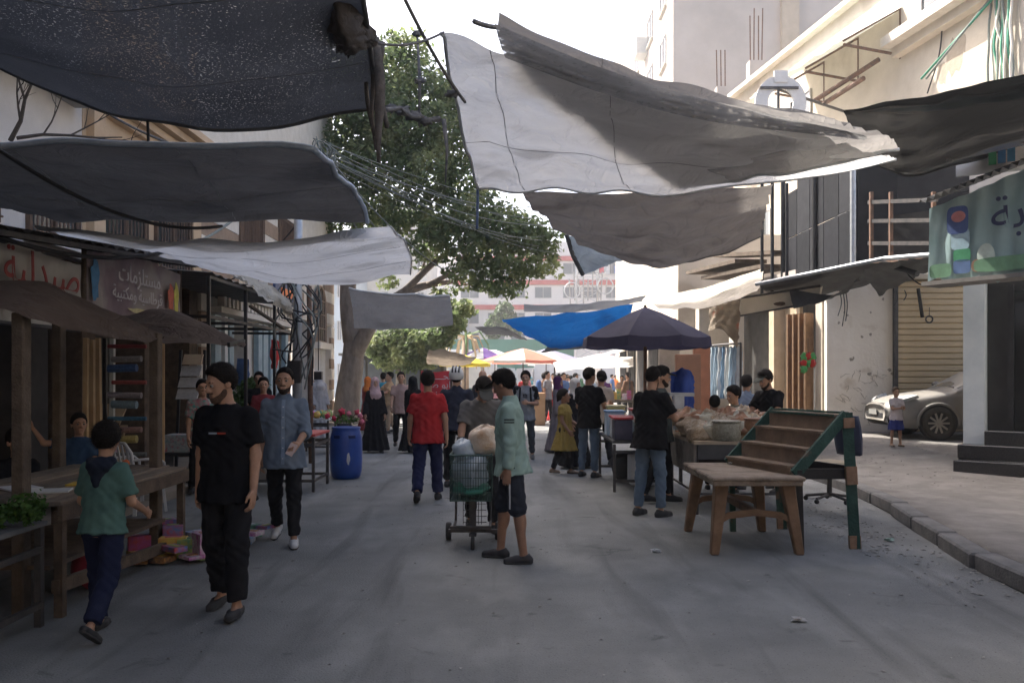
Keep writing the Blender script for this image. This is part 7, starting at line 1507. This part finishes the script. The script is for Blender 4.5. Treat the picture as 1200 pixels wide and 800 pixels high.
# right group by the parasol
person('woman in purple headscarf and grey robe near the parasol', (1.02, 18.6), 1.66, yaw=60, top='robe', bottom='robe', topm=C_('greyrobe', (.15, .13, .14), (.19, .17, .18)), shoem=DSHOE, hat='hijab', hatm=C_('purple', (.085, .025, .085), (.12, .04, .12)), res=.02)
T, J, dz, s = person('girl in mustard tunic and black leggings beside the shopper', (.90, 14.6), 1.42, yaw=60, head=(20, 0), armL=(14, 8, 50, 20), armR=(10, 8, 30, 0), top='dress', topm=C_('mustard', (.30, .21, .055), (.36, .26, .08)), bottom='trousers', botm=BLKP_, shoem=mat('shoe_tan', (.2, .15, .11), rough=.7), hair='long', kid=True, res=.014, skin=SKIN_D)
person('woman in white headscarf and black dress behind the girl', (1.16, 15.5), 1.63, yaw=40, top='robe', bottom='robe', topm=BLKT, shoem=DSHOE, hat='hijab', hatm=C_('whitescarf', (.5, .47, .43), (.58, .55, .5)), res=.018)
person('man in black T-shirt and light jeans at the parasol stall', (1.28, 14.2), 1.80, yaw=150, head=(-25, 8), armL=(16, 10, 60, 30), armR=(18, 16, 80, 20), legL=(3, 4, 6), legR=(-4, 4, 2), top='tee', topm=BLKT, bottom='jeans', botm=JEAN, shoem=DSHOE, res=.013, fat=1.05)
person('man in beige shirt standing behind the black-shirted shopper', (1.66, 15.9), 1.76, yaw=190, top='tee', topm=C_('beige', (.34, .27, .21), (.4, .33, .26)), botm=BLKP_, shoem=DSHOE, res=.02)
person('stocky man in black T-shirt and blue jeans at the goods table', (1.66, 10.25), 1.78, yaw=132, lean=4, head=(10, 14), armL=(10, 10, 18, 0), armR=(34, 12, 74, 20), legL=(-3, 4, 3), legR=(4, 5, 6), top='tee', topm=BLKT, bottom='jeans', botm=JEAN, shoem=DSHOE, hair='buzz', beard=True, res=.011, fat=1.16, loose=1.2)
person('man in black cap standing beyond the stocky shopper', (1.98, 11.35), 1.80, yaw=75, head=(15, 10), armL=(24, 10, 60, 10), armR=(24, 10, 60, 10), top='tee', topm=C_('greygreen', (.06, .07, .065)), botm=BLKP_, shoem=DSHOE, hat='cap', hatm=C_('capblack2', (.012, .012, .013)), beard=.006, res=.014)
# sellers behind the goods table
person('seller in grey cap and black T-shirt leaning over the goods table', (3.78, 12.35), 1.78, yaw=-52, lean=14, head=(-12, 20), armL=(42, 12, 40, 20), armR=(40, 12, 50, 10), top='tee', topm=BLKT, botm=BLKP_, shoem=DSHOE, hat='cap', hatm=C_('capolive', (.075, .08, .068)), beard=.006, res=.012)
person('boy in olive shirt behind the goods table', (3.2, 12.25), 1.50, yaw=-70, head=(0, 15), armL=(20, 10, 40, 20), top='tee', topm=C_('olive', (.13, .13, .085), (.17, .17, .115)), botm=BLKP_, shoem=DSHOE, kid=True, hair='thick', res=.013, z0=0)
person('man in slate blue shirt bending behind the goods table', (3.62, 13.3), 1.70, yaw=150, lean=16, top='shirt', topm=C_('slate', (.16, .2, .27), (.2, .245, .32)), botm=BLKP_, shoem=DSHOE, res=.015)
person('small child with dark hair at the back of the goods table', (2.98, 12.55), 1.36, yaw=170, top='tee', topm=C_('khaki', (.2, .16, .1)), botm=BLKP_, shoem=DSHOE, kid=True, res=.014)
# little girl by the car
person('little girl in white top and blue skirt standing before the car', (7.0, 15.55, side_h(7.0, 15.55)), 1.05, yaw=6, armL=(26, 6, 70, 40), armR=(26, 6, 70, 40), legL=(1, 4, 2), legR=(-1, 4, 2), top='tee', topm=C_('whitepink', (.5, .44, .44), (.58, .52, .52)), bottom='skirt', botm=C_('royal', (.02, .03, .15), (.03, .045, .2)), shoem=mat('sandal_tan', (.2, .14, .1), rough=.7), kid=True, res=.014, sandals=True, hair='short', hairm=mat('hair_brown', (.09, .055, .035), (.14, .09, .06), 30, .7))
# left background people
person('boy in maroon shirt behind the bearded man', (-4.25, 14.6, .02), 1.60, yaw=20, top='tee', topm=C_('maroon', (.14, .02, .025), (.18, .03, .035)), botm=BLKP_, shoem=DSHOE, kid=True, res=.018)
person('taller dark-clothed boy behind the boy in maroon', (-4.6, 15.5, .02), 1.72, yaw=10, top='tee', topm=BLKT, botm=BLKP_, shoem=DSHOE, res=.02)
person('vendor in bright patterned top behind the man in black', (-4.35, 12.0), 1.62, yaw=30, top='tee', topm=mat('fabric_pattern', (.05, .3, .25), (.4, .06, .1), 22, .9, c3=(.5, .45, .4), s3=16), botm=BLKP_, shoem=DSHOE, res=.016)
person('woman in grey robe standing by the arched window', (-4.75, 21.0, .1), 1.70, yaw=40, top='robe', bottom='robe', topm=C_('palegrey', (.3, .29, .29), (.36, .35, .35)), shoem=DSHOE, hat='hijab', hatm=C_('palescarf', (.38, .37, .36)), res=.022)
person('seated child in dark top on the far left pavement', (-4.9, 19.6, .1), 1.30, yaw=30, legL=(82, 6, 84), legR=(82, 6, 84), top='tee', topm=C_('plum', (.1, .03, .05)), botm=BLKP_, shoem=DSHOE, kid=True, res=.02); stool(-4.95, 19.7, .42, 'stool under the seated child on the far pavement')
person('woman in orange headscarf beyond the black-robed women', (-4.3, 25.5), 1.64, yaw=150, top='robe', bottom='robe', topm=C_('darkred', (.2, .03, .03)), shoem=DSHOE, hat='hijab', hatm=C_('orange', (.6, .16, .03), (.68, .22, .05)), res=.022)
person('man in teal shirt beyond the woman in orange', (-4.0, 26.5), 1.76, yaw=190, top='tee', topm=C_('teal', (.04, .25, .32)), botm=BLKP_, shoem=DSHOE, res=.024)
person('man in tan shirt reaching over the stall by the tree', (-3.6, 25.0), 1.78, yaw=-60, armL=(40, 8, 40, 0), armR=(50, 8, 30, 0), top='tee', topm=C_('tan', (.45, .3, .17)), botm=C_('tan2', (.3, .22, .15)), shoem=DSHOE, res=.022)
person('man in blue T-shirt with his back to us near the young man', (-.05, 19.2), 1.76, yaw=170, top='tee', topm=C_('dustyblue', (.10, .15, .25), (.14, .2, .31)), botm=BLKP_, shoem=DSHOE, res=.02)
person('man in pale tee and dark trousers beyond the young man', (2.75 - .3, 26.0), 1.76, yaw=60, top='tee', topm=C_('paleblue', (.35, .42, .48)), botm=NAVYT, shoem=DSHOE, res=.024)
person('bald man in white-striped dark jacket behind the helmeted man', (-.68, 19.5), 1.78, yaw=200, hair='buzz', hairm=SKIN, top='jacket', topm=C_('charcoal', (.03, .03, .035)), botm=BLKP_, shoem=DSHOE, res=.02)

# the crowd further down: six figures copied with their own clothes
protos = []
for i, kw in enumerate((dict(top='tee', hair='short'), dict(top='robe', bottom='robe', hat='hijab'), dict(top='shirt', hair='short', yaw=180), dict(top='tee', hat='cap', yaw=120), dict(top='jacket', hair='thick', yaw=200), dict(top='robe', bottom='robe', hat='hijab', yaw=170))):
    yw = kw.pop('yaw', 10); T, *_r = person('', (0, -30 - i), (1.74, 1.62, 1.76, 1.72, 1.78, 1.6)[i], yaw=0, topm=BLKT, botm=BLKP_, hatm=BLKT, shoem=DSHOE, res=.03, hands=False, face=False, armL=(10, 10, 30, 10), armR=(-4, 10, 14, 0), **kw); protos.append((T, yw))
CC = {'blue': (.06, .12, .28), 'white': (.5, .5, .5), 'black': (.015, .015, .018), 'red': (.36, .03, .03), 'grey': (.2, .2, .21), 'green': (.08, .2, .12), 'purple': (.13, .05, .18), 'yellow': (.45, .36, .08), 'brown': (.2, .12, .08), 'pink': (.45, .22, .25), 'teal': (.05, .22, .26), 'orange': (.55, .17, .04)}
rr = random.Random(77); names = list(CC); used = 0
for i in range(84):
    Z = 30 + 38 * (i / 84) ** 1.1 + rr.uniform(-.6, .6); x = rr.uniform(492, 742)
    if i % 4 == 0: x = rr.uniform(610, 742)
    if Z < 36 and x < 560: x = rr.uniform(570, 740)
    k = rr.randrange(6); T0, yw = protos[k]; cn = names[rr.randrange(12)]; c2n = names[rr.randrange(12)]
    T = copy_tree(T0); T.location = (PX(x, Z), Z, 0); T.rotation_euler = (0, 0, rad(yw + rr.uniform(-60, 60))); q = rr.uniform(.94, 1.05); T.scale = (q, q, q)
    T['label'] = ('distant shopper in a %s shirt in the far crowd' if k in (0, 2, 3) else 'distant shopper in a %s jacket in the far crowd' if k == 4 else 'distant woman in a %s robe in the far crowd') % cn; T['category'] = 'person'; T['group'] = 'far crowd: ' + T['label']
    for ch in T.children:
        nm = ch.name.split('.')[0]; c = {'tee_shirt': cn, 'shirt': cn, 'jacket': cn, 'robe': cn, 'headscarf': c2n, 'cap': c2n}.get(nm)
        if c: ch.material_slots[0].link = 'OBJECT'; ch.material_slots[0].material = C_('crowd_' + c, CC[c])
for T, yw in protos:
    for o in list(T.children_recursive) + [T]: bpy.data.objects.remove(o)
# ================================================================== tree, far street and far buildings
BARK = mat('bark_ficus', (.12, .10, .085), (.23, .195, .165), 6, .9, .6, 18, stretch=(1, 1, .4)); LEAF = mat('leaf_ficus', (.08, .125, .05), (.19, .245, .105), .9, .45, trans=.55, c3=(.30, .34, .15), s3=1.1, t3=.52, spec=.5)
def tree(label, base, limbs, clumps, nleaf, lsize, seed, name='street_tree', bark=BARK, leaf=LEAF):
    t = thing(name, label, 'tree', base)
    m = MB(); 
    for pts_, r0, r1 in limbs[:1]: m.tube([Vector(v) for v in catmull([tuple(v) for v in pts_], 14)], list(np.linspace(r0, r1, 14)), 12)
    tr = m.build('trunk', bark, t, True)
    for pts_, r0, r1 in limbs[1:]: MB().tube([Vector(v) for v in catmull([tuple(v) for v in pts_], 14)], list(np.linspace(r0, r1, 14)), 8).build('limb', bark, tr, True)
    leaves_mesh('crown', clumps, nleaf, lsize, seed, .3, t, leaf); return t
def cl(px, py, Z, rpx, flat=.8): q = P(px, py, Z); r = rpx * Z / 1000; return (q.x, q.y, q.z, r, r * 1.0, r * flat)
ZT = 29.0; bx = PX(405, ZT)
limbs = [([(bx, ZT, 0), P(408, 460, ZT), P(413, 425, ZT), P(415, 395, ZT)], .46, .33), ([P(413, 420, ZT), P(425, 398, ZT - .3), P(442, 370, ZT - .5), P(470, 345, ZT - .6), P(500, 334, ZT - .5), P(530, 330, ZT)], .30, .08), ([P(414, 400, ZT), P(408, 350, ZT), P(412, 290, ZT + .3), P(430, 220, ZT + .5), P(440, 150, ZT)], .36, .08),
         ([P(411, 330, ZT), P(390, 280, ZT), P(375, 220, ZT)], .2, .05), ([P(470, 345, ZT - .6), P(520, 300, ZT - 1), P(580, 280, ZT - 1)], .13, .04), ([P(500, 334, ZT - .5), P(545, 315, ZT - 1.5), P(600, 310, ZT - 2)], .1, .03), ([P(430, 220, ZT), P(480, 170, ZT), P(510, 130, ZT)], .14, .04), ([P(470, 345, ZT), P(490, 325, ZT), P(500, 300, ZT)], .1, .03)]
clumps = [cl(*a) for a in ((400, 110, 29, 42), (450, 85, 29, 42), (440, 130, 28, 48), (500, 110, 29, 44), (540, 120, 28.5, 34), (480, 155, 28, 46), (530, 165, 28, 42), (395, 175, 29, 46), (440, 190, 28, 44), (500, 205, 27.5, 44), (545, 215, 28, 36), (380, 225, 29, 36), (430, 240, 28.5, 40),
    (470, 250, 28, 34), (385, 262, 29, 26), (520, 250, 28, 32), (560, 250, 27, 34), (590, 265, 26.5, 34), (620, 275, 26, 28), (640, 285, 26, 22), (560, 290, 27, 34), (600, 305, 26.5, 30), (635, 310, 26, 22), (545, 320, 27, 24), (600, 335, 26.5, 20), (575, 330, 27, 20), (440, 300, 29, 18), (500, 290, 28, 26), (520, 270, 27, 28),
    (480, 60, 29.5, 30), (420, 70, 29.5, 28), (360, 160, 30, 26), (455, 330, 29, 12), (520, 345, 28.5, 14), (430, 370, 29.5, 12))]
# dark gap holes come from clump spacing; leaf sprays at the rim loosen the outline
rr = random.Random(5)
for c in list(clumps):
    for _ in range(4): a = rr.uniform(0, 6.28); b = rr.uniform(-.8, 1.0); r = c[3] * rr.uniform(.85, 1.2); clumps.append((c[0] + r * math.cos(a), c[1] + rr.uniform(-.6, .6) * c[3], c[2] + r * b * .8, c[3] * .28, c[3] * .28, c[3] * .2))
tree('big spreading ficus tree on the left street corner', (bx, ZT, 0), limbs, clumps, 38000, .10, 3)
tree('low dense dark tree behind the fork of the big tree', P(470, 485, 34), [([(PX(470, 34), 34, 0), P(470, 440, 34), P(472, 410, 34)], .25, .15), ([P(471, 425, 34), P(490, 405, 34), P(505, 395, 34)], .1, .04)], [cl(*a) for a in ((445, 405, 34, 20), (470, 398, 34, 24), (495, 402, 33.5, 22), (515, 395, 33, 18), (480, 418, 33.5, 22), (455, 420, 34, 18), (505, 418, 33.5, 16), (530, 380, 33, 16), (545, 362, 32, 13), (525, 362, 33, 14))], 9000, .12, 8)
tree('pale green roadside tree far beyond the market', P(595, 470, 85), [([(PX(592, 85), 85, 0), P(592, 400, 85)], .3, .15)], [cl(*a) for a in ((590, 375, 85, 16), (580, 385, 85, 14), (602, 382, 85, 14), (592, 362, 85, 10))], 3500, .26, 12, leaf=mat('leaf_far', (.05, .09, .03), (.11, .17, .06), .8, .6, trans=.3))
t = thing('palm_tree', 'small palm with dry hanging fronds beside the far truck', 'tree', P(545, 475, 46)); MB().tube([(PX(545, 46), 46, 0), P(545, 395, 46)], [.22, .18], 10).build('trunk', mat('palm_trunk', (.32, .24, .17), (.42, .33, .24), 5, .9), t, True)
for k in range(16):
    a = k * .393 + .1; q0 = P(545, 394, 46); dr = (k % 3) * .5; q = [q0, q0 + Vector((math.cos(a) * .8, math.sin(a) * .8, .25 - dr * .5)), q0 + Vector((math.cos(a) * 1.3, math.sin(a) * 1.3, -.5 - dr)), q0 + Vector((math.cos(a) * 1.4, math.sin(a) * 1.4, -1.3 - dr))]; mb = MB(); w_ = (.03, .07, .06, .02); s_ = Vector((-math.sin(a), math.cos(a), 0)); mb.grid([[v - s_ * w_[i], v + Vector((0, 0, .06)), v + s_ * w_[i]] for i, v in enumerate(q)]); mb.build('frond', mat('frond_dry', (.36, .26, .14), (.46, .35, .2), 5, .9) if k % 3 else mat('frond_green', (.07, .13, .04), (.11, .18, .06), 5, .8), t)

# far white block with red bands
fb = thing('apartment_building', 'white apartment block with red bands at the street end', 'building', (4, 100, 0)); FW = mat('far_white', (.60, .57, .54), (.68, .65, .62), .6, .9); FR = mat('far_red', (.42, .10, .09), (.5, .15, .13), 2, .8); Zf = 100.0
MB().box((PX(655, Zf), Zf + 6, 8.7), (PX(775, Zf) - PX(535, Zf), 12, 17.4)).build('wall', FW, fb); MB().box((PX(545, Zf) - 3, Zf + 8, 8), (8, 12, 16)).build('side_wing', FW, fb)
for y in (303, 331, 360): MB().box((PX(655, Zf), Zf - .12, PZ(y, Zf)), (PX(775, Zf) - PX(535, Zf) + .2, .24, .55)).build('red_band', FR, fb)
for y in (316, 344, 374, 398):
    for x in (548, 580, 607, 635, 668, 692, 718, 752): window(fb, P(x - 8, y + 5, Zf - .01) , (1, 0, 0), (0, -1, 0), (1.9, 1.9, 1.6, 1.9, 1.5, 1.9, 2.1, 1.4)[(x // 3) % 8], 1.25, pane=mat('pane_far', (.16, .17, .18), rough=.25), sill=False)
for i, x in enumerate((705, 712, 722, 728)): MB().box(P(x, 316 + (i % 2), Zf - .3), (.5, .05, .9)).build('laundry', mat('laundry_%d' % i, ((.5, .08, .1), (.5, .5, .5), (.2, .25, .4), (.5, .4, .4))[i], rough=.9), fb)
MB().box((PX(555, Zf), Zf - .5, PZ(331, Zf)), (2.5, 1.0, .3)).build('balcony', FW, fb)
lm = thing('lattice_mast', 'steel lattice mast with antennas in front of the white block', 'mast', (PX(687, 60), 60, 0))
MX = PX(688, 60)
for sx in (-.9, .9):
    for sy in (-.5, .5): MB().tube([(MX + sx, 60 + sy, 0), (MX + sx * .8, 60 + sy, 9.6)], .05, 5).build('mast_leg', GALV, lm)
m = MB()
for i in range(10): z = i * .95; m.tube([(MX - .9, 59.5, z), (MX + .9, 59.5, z + .95)], .03, 4); m.tube([(MX + .9, 59.5, z), (MX - .9, 59.5, z + .95)], .03, 4); m.tube([(MX - .9, 59.5, z), (MX + .9, 59.5, z)], .03, 4)
m.build('lattice', GALV, lm)
for i in range(9): MB().tube([(MX - 1.2 + .3 * i, 59.4, 6.5 + .4 * (i % 3)), (MX - 1.3 + .33 * i, 59.4, 8.4 + .5 * (i % 2))], .05, 5).build('antenna', mat('antenna_grey', (.3, .3, .3), rough=.6), lm)
for x, z in ((.9, 9.3), (-1.1, 7.6), (1.2, 7.9)):
    MB().tube([(MX + x + .55 * math.cos(a), 59.3, z + .55 * math.sin(a)) for a in np.linspace(0, 6.28, 15)], .05, 5).build('dish_ring', GALV, lm)
# further pale blocks left and right of the street end
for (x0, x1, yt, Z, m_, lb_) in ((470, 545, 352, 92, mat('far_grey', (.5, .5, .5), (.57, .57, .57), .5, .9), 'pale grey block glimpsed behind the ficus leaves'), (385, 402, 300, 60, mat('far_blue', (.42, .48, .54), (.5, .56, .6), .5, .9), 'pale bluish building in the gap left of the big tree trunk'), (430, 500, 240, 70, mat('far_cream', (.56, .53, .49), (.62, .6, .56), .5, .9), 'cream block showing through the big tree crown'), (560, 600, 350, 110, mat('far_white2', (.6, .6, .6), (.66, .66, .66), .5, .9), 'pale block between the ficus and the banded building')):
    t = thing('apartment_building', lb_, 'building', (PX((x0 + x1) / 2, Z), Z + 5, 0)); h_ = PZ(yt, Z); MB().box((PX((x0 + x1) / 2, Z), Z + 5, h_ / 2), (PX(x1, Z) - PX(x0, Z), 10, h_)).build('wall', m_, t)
    n_ = max(2, int((x1 - x0) / 14))
    for k in range(int(h_ // 3)):
        for i in range(n_): window(t, (PX(x0 + (i + .25) * (x1 - x0) / n_, Z), Z - .01, 1.2 + k * 3), (1, 0, 0), (0, -1, 0), min(1.6, (PX(x1, Z) - PX(x0, Z)) / n_ * .5), 1.3, pane=_M['pane_far'], sill=False)
rf = thing('shop_row', 'row of shaded shops on the right beyond the parasol', 'building', (5.5, 34, 0))
MB().box((10.2, 36, 3.2), (9.5, 16, 6.2)).build('wall', CREAM, rf)
for i in range(5):
    y = 28.5 + i * 3; MB().box((5.42, y + 1.2, 1.6), (.06, 2.2, 2.6)).build('shop_shade_panel', SHADEIN, rf); MB().box((5.35, y + 1.2, 3.3), (.2, 2.7, .55)).build('fascia', mat('fascia_%d' % i, ((.45, .06, .05), (.5, .5, .48), (.06, .2, .45), (.5, .42, .3), (.1, .3, .2))[i], rough=.6), rf)  # flat dark panel on the wall stands for the shaded shop inside
    corr((5.3, y, 3.0), (0, 2.5, 0), (-1.6, 0, -.5), 24, 3, .02, 6, .1, i).build('awning', tarp_mat('rowawn%d' % (i % 3), ((.5, .45, .36), (.35, .36, .38), (.5, .5, .5))[i % 3], ((.6, .55, .45), (.45, .46, .48), (.6, .6, .6))[i % 3], .3), rf, True)
# wooden canopies on the cream building's lower front
t = thing('ledge_canopy', 'flat timber canopy boards along the sunlit cream wall', 'canopy', P(870, 310, 26))
for (x0, y0, x1, y1, Z0, Z1) in ((820, 320, 880, 306, 27, 23), (838, 326, 912, 312, 26, 21.5), (850, 300, 925, 296, 25, 21)): MB().beam(P(x0, y0, Z0), P(x1, y1, Z1), .9, .1).build('board', WOOD, t)
# left: dark kiosk under the trees, red banner, far stall
t = thing('kiosk', 'dark grey kiosk under the low tree', 'kiosk', (PX(465, 36), 36.5, 0)); MB().box((PX(462, 36), 37, 1.25), (PX(520, 36) - PX(405, 36), 1.6, 2.5)).build('kiosk_wall', mat('kiosk_grey', (.06, .062, .065), (.09, .09, .09), 2, .8), t)
for i in range(5): MB().box((PX(418 + i * 22, 36), 36.17, 1.3), (.68, .06, 2.1)).build('shutter_panel', mat('kiosk_blue', (.08, .095, .12), (.11, .13, .16), 3, .7), t)
MB().box((PX(462, 36), 36.6, 2.56), (PX(524, 36) - PX(401, 36), 2.6, .1)).build('kiosk_roof', mat('kiosk_roof', (.12, .12, .12), rough=.8), t)
t = steel_table('far produce table by the trunk of the big tree', PX(440, 26), PX(475, 26), 25.8, 26.8, .9, WOOD)
t = thing('red_banner', 'red banner with white lettering behind the man in red', 'banner', (PX(512, 23), 23, 0)); Zb = 23.0
rows = [[Vector((PX(x, Zb), Zb + .05 * math.sin(x * .3 + v), PZ(435 + 32 * v + .8 * math.sin(x * .2), Zb))) for x in np.linspace(493, 529, 14)] for v in np.linspace(0, 1, 8)]; MB().grid(rows).build('sheet', mat('banner_red', (.50, .03, .04), (.58, .05, .06), 3, .7), t, True)
for i, s_ in enumerate(('\ufed3\ufea4\u0640\u0640\u0640\ufeba', '\ufe8d\ufe91\ufeee \ufebb\ufeaa', '\ufeb3\ufee8\ufeaa')): text_on(s_, .26, P(513, 441 + i * 10, Zb - .12), (1, 0, 0), (0, 0, 1), WHP, t)
m = MB(); m.tube([P(493, 433, Zb), (PX(493, Zb), Zb, 0)], .03, 6); m.tube([P(529, 433, Zb), (PX(529, Zb), Zb, 0)], .03, 6); m.build('banner_post', WOOD, t)
# far parasols
FP_ = [((613, 38), 1.9, 2.9, 2.35, (.62, .2, .14), (.6, .55, .5), 'orange and white parasol over the far crowd'), ((640, 42), 2.0, 3.0, 2.4, (.55, .5, .5), (.3, .3, .45), 'white parasol with pale panels right of the orange one'), ((545, 36), 1.1, 2.55, 2.2, (.6, .48, .05), None, 'yellow parasol over the far left stalls'), ((566, 46), 1.5, 3.2, 2.6, (.16, .08, .3), (.5, .5, .5), 'purple and white parasol in the far market'), ((580, 50), 1.5, 3.2, 2.6, (.55, .57, .58), None, 'pale parasol next to the purple one'), ((655, 58), 2.2, 3.2, 2.5, (.55, .2, .2), (.6, .6, .6), 'red and white parasol far behind the white one'), ((535, 52), 1.6, 3.0, 2.4, (.5, .5, .48), None, 'off-white parasol far left behind the yellow one'), ((705, 50), 2.0, 3.0, 2.5, (.45, .48, .5), (.5, .3, .3), 'pale parasol beyond the navy parasol')]
for (px, Z), r, zt, zr, c1, c2, lb_ in FP_: parasol(lb_, (PX(px, Z), Z, 0), r, zt, zr, mat('para_%d' % px, c1, tuple(min(1, q * 1.15) for q in c1), 3, .8, trans=.35), 8, .12, m2=mat('parb_%d' % px, c2, rough=.8, trans=.35) if c2 else None, rot=px * .1)
sheet('striped white and red stall cloth on the far right', [[P(648, 424, 34), P(680, 420, 33), P(742, 418, 31)], [P(652, 436, 32), P(684, 432, 31), P(742, 431, 29)]], tarp_mat('stall_white', (.5, .48, .46), (.6, .58, .56), .35), 26, 10, .05, 4, name='stall_canopy', cat='canopy')
for i, x in enumerate((650, 738)): o = MB().tube([P(x, 430, 31), (PX(x, 31), 31, 0)], .03, 6).build('stall_pole', STEEL); tag(o, ('left pole of the far white stall cloth', 'right pole of the far white stall cloth')[i], 'pole')
def truck(label, x, Z, L, h, w_, cabc, rz):
    t = thing('parked_truck', label, 'truck', (x, Z, 0), rz); MB().box((0, 0, .9 + h / 2), (L, w_, h)).build('cargo_box', mat('truck_white', (.5, .53, .56), (.58, .6, .62), 2, .6), t, world=False, bevel=.03)
    mb = MB(); mb.extrude([(0, .5), (1.5, .5), (1.45, 1.3), (1.1, 2.15), (0, 2.2)], (L / 2 + .05, -w_ / 2, 0), (1, 0, 0), (0, 0, 1), (0, 1, 0), w_); mb.build('cab', mat('cab_' + str(int(x * 10)), cabc, rough=.5), t, world=False); MB().box((L / 2 + 1.32, 0, 1.75), (.04, w_ * .85, .6), rot=Euler((0, -.4, 0))).build('windscreen', GL, t, world=False)
    for xx in (-L / 2 + .7, L / 2 + .8):
        for yy in (-w_ / 2 + .1, w_ / 2 - .1): MB().tube([(xx, yy - .1, .42), (xx, yy + .1, .42)], .42, 16).build('wheel', BLACK, t, world=False)
    MB().box((0, 0, .7), (L, w_ * .7, .2)).build('chassis', STEEL, t, world=False)
truck('white box truck parked behind the palm on the left', PX(545, 54), 54, 3.6, 2.4, 2.2, (.4, .45, .5), .3); truck('white delivery truck in the far market on the right', PX(665, 56), 56, 4.0, 1.8, 2.2, (.55, .55, .55), 2.9)
o = MB().box((PX(600, 62), 62, 2.2), (9, .3, 4.2)).build('green_hoarding', mat('hoarding_green', (.07, .17, .14), (.1, .22, .18), .6, .8)); tag(o, 'dull green hoarding behind the far parasols', 'hoarding')
t = thing('far_stall', 'far stall with bright goods under the white cloth', 'stall', (PX(700, 30), 30, 0)); MB().box((PX(700, 30), 30, .8), (2.6, 1.0, .08)).build('counter', WOOD, t)
for x in (-1.2, 1.2): MB().box((PX(700, 30) + x, 30, .4), (.08, .9, .76)).build('leg', WOOD, t)
o = MB().box((PX(597 + 33, 29), 29, .55), (.5, .5, 1.1)).build('carton_stack', mat('carton_brown', (.36, .2, .1), (.45, .27, .15), 4, .8), None, bevel=.02); tag(o, 'tall brown carton standing beside the young man', 'carton')
for i in range(14):
    o = MB().box((PX(700, 30) - 1.1 + .17 * i, 30 + .2 * (i % 3) - .2, .95 + .05 * (i % 2)), (.14, .2, .22 + .1 * (i % 3))).build('goods_box', mat('print_%d' % (i % 8), pal[i % 8]), None); tag(o, 'small bright package on the far stall counter', 'package', 'packages on the far stall counter')
# ================================================================== air
hz = MB().box((0, 40, 14.2), (150, 290, 31.0)).build('haze', None); tag(hz, 'thin pale haze hanging over the street', 'haze', kind='stuff')
hm = bpy.data.materials.new('haze_air'); hm.use_nodes = True; n_ = hm.node_tree.nodes; n_.clear(); ho = n_.new('ShaderNodeOutputMaterial'); pv = n_.new('ShaderNodeVolumePrincipled'); pv.inputs['Color'].default_value = (.95, .97, 1, 1); pv.inputs['Density'].default_value = 0.0010; pv.inputs['Anisotropy'].default_value = 0.3
hm.node_tree.links.new(pv.outputs[0], ho.inputs['Volume']); hz.data.materials.append(hm)
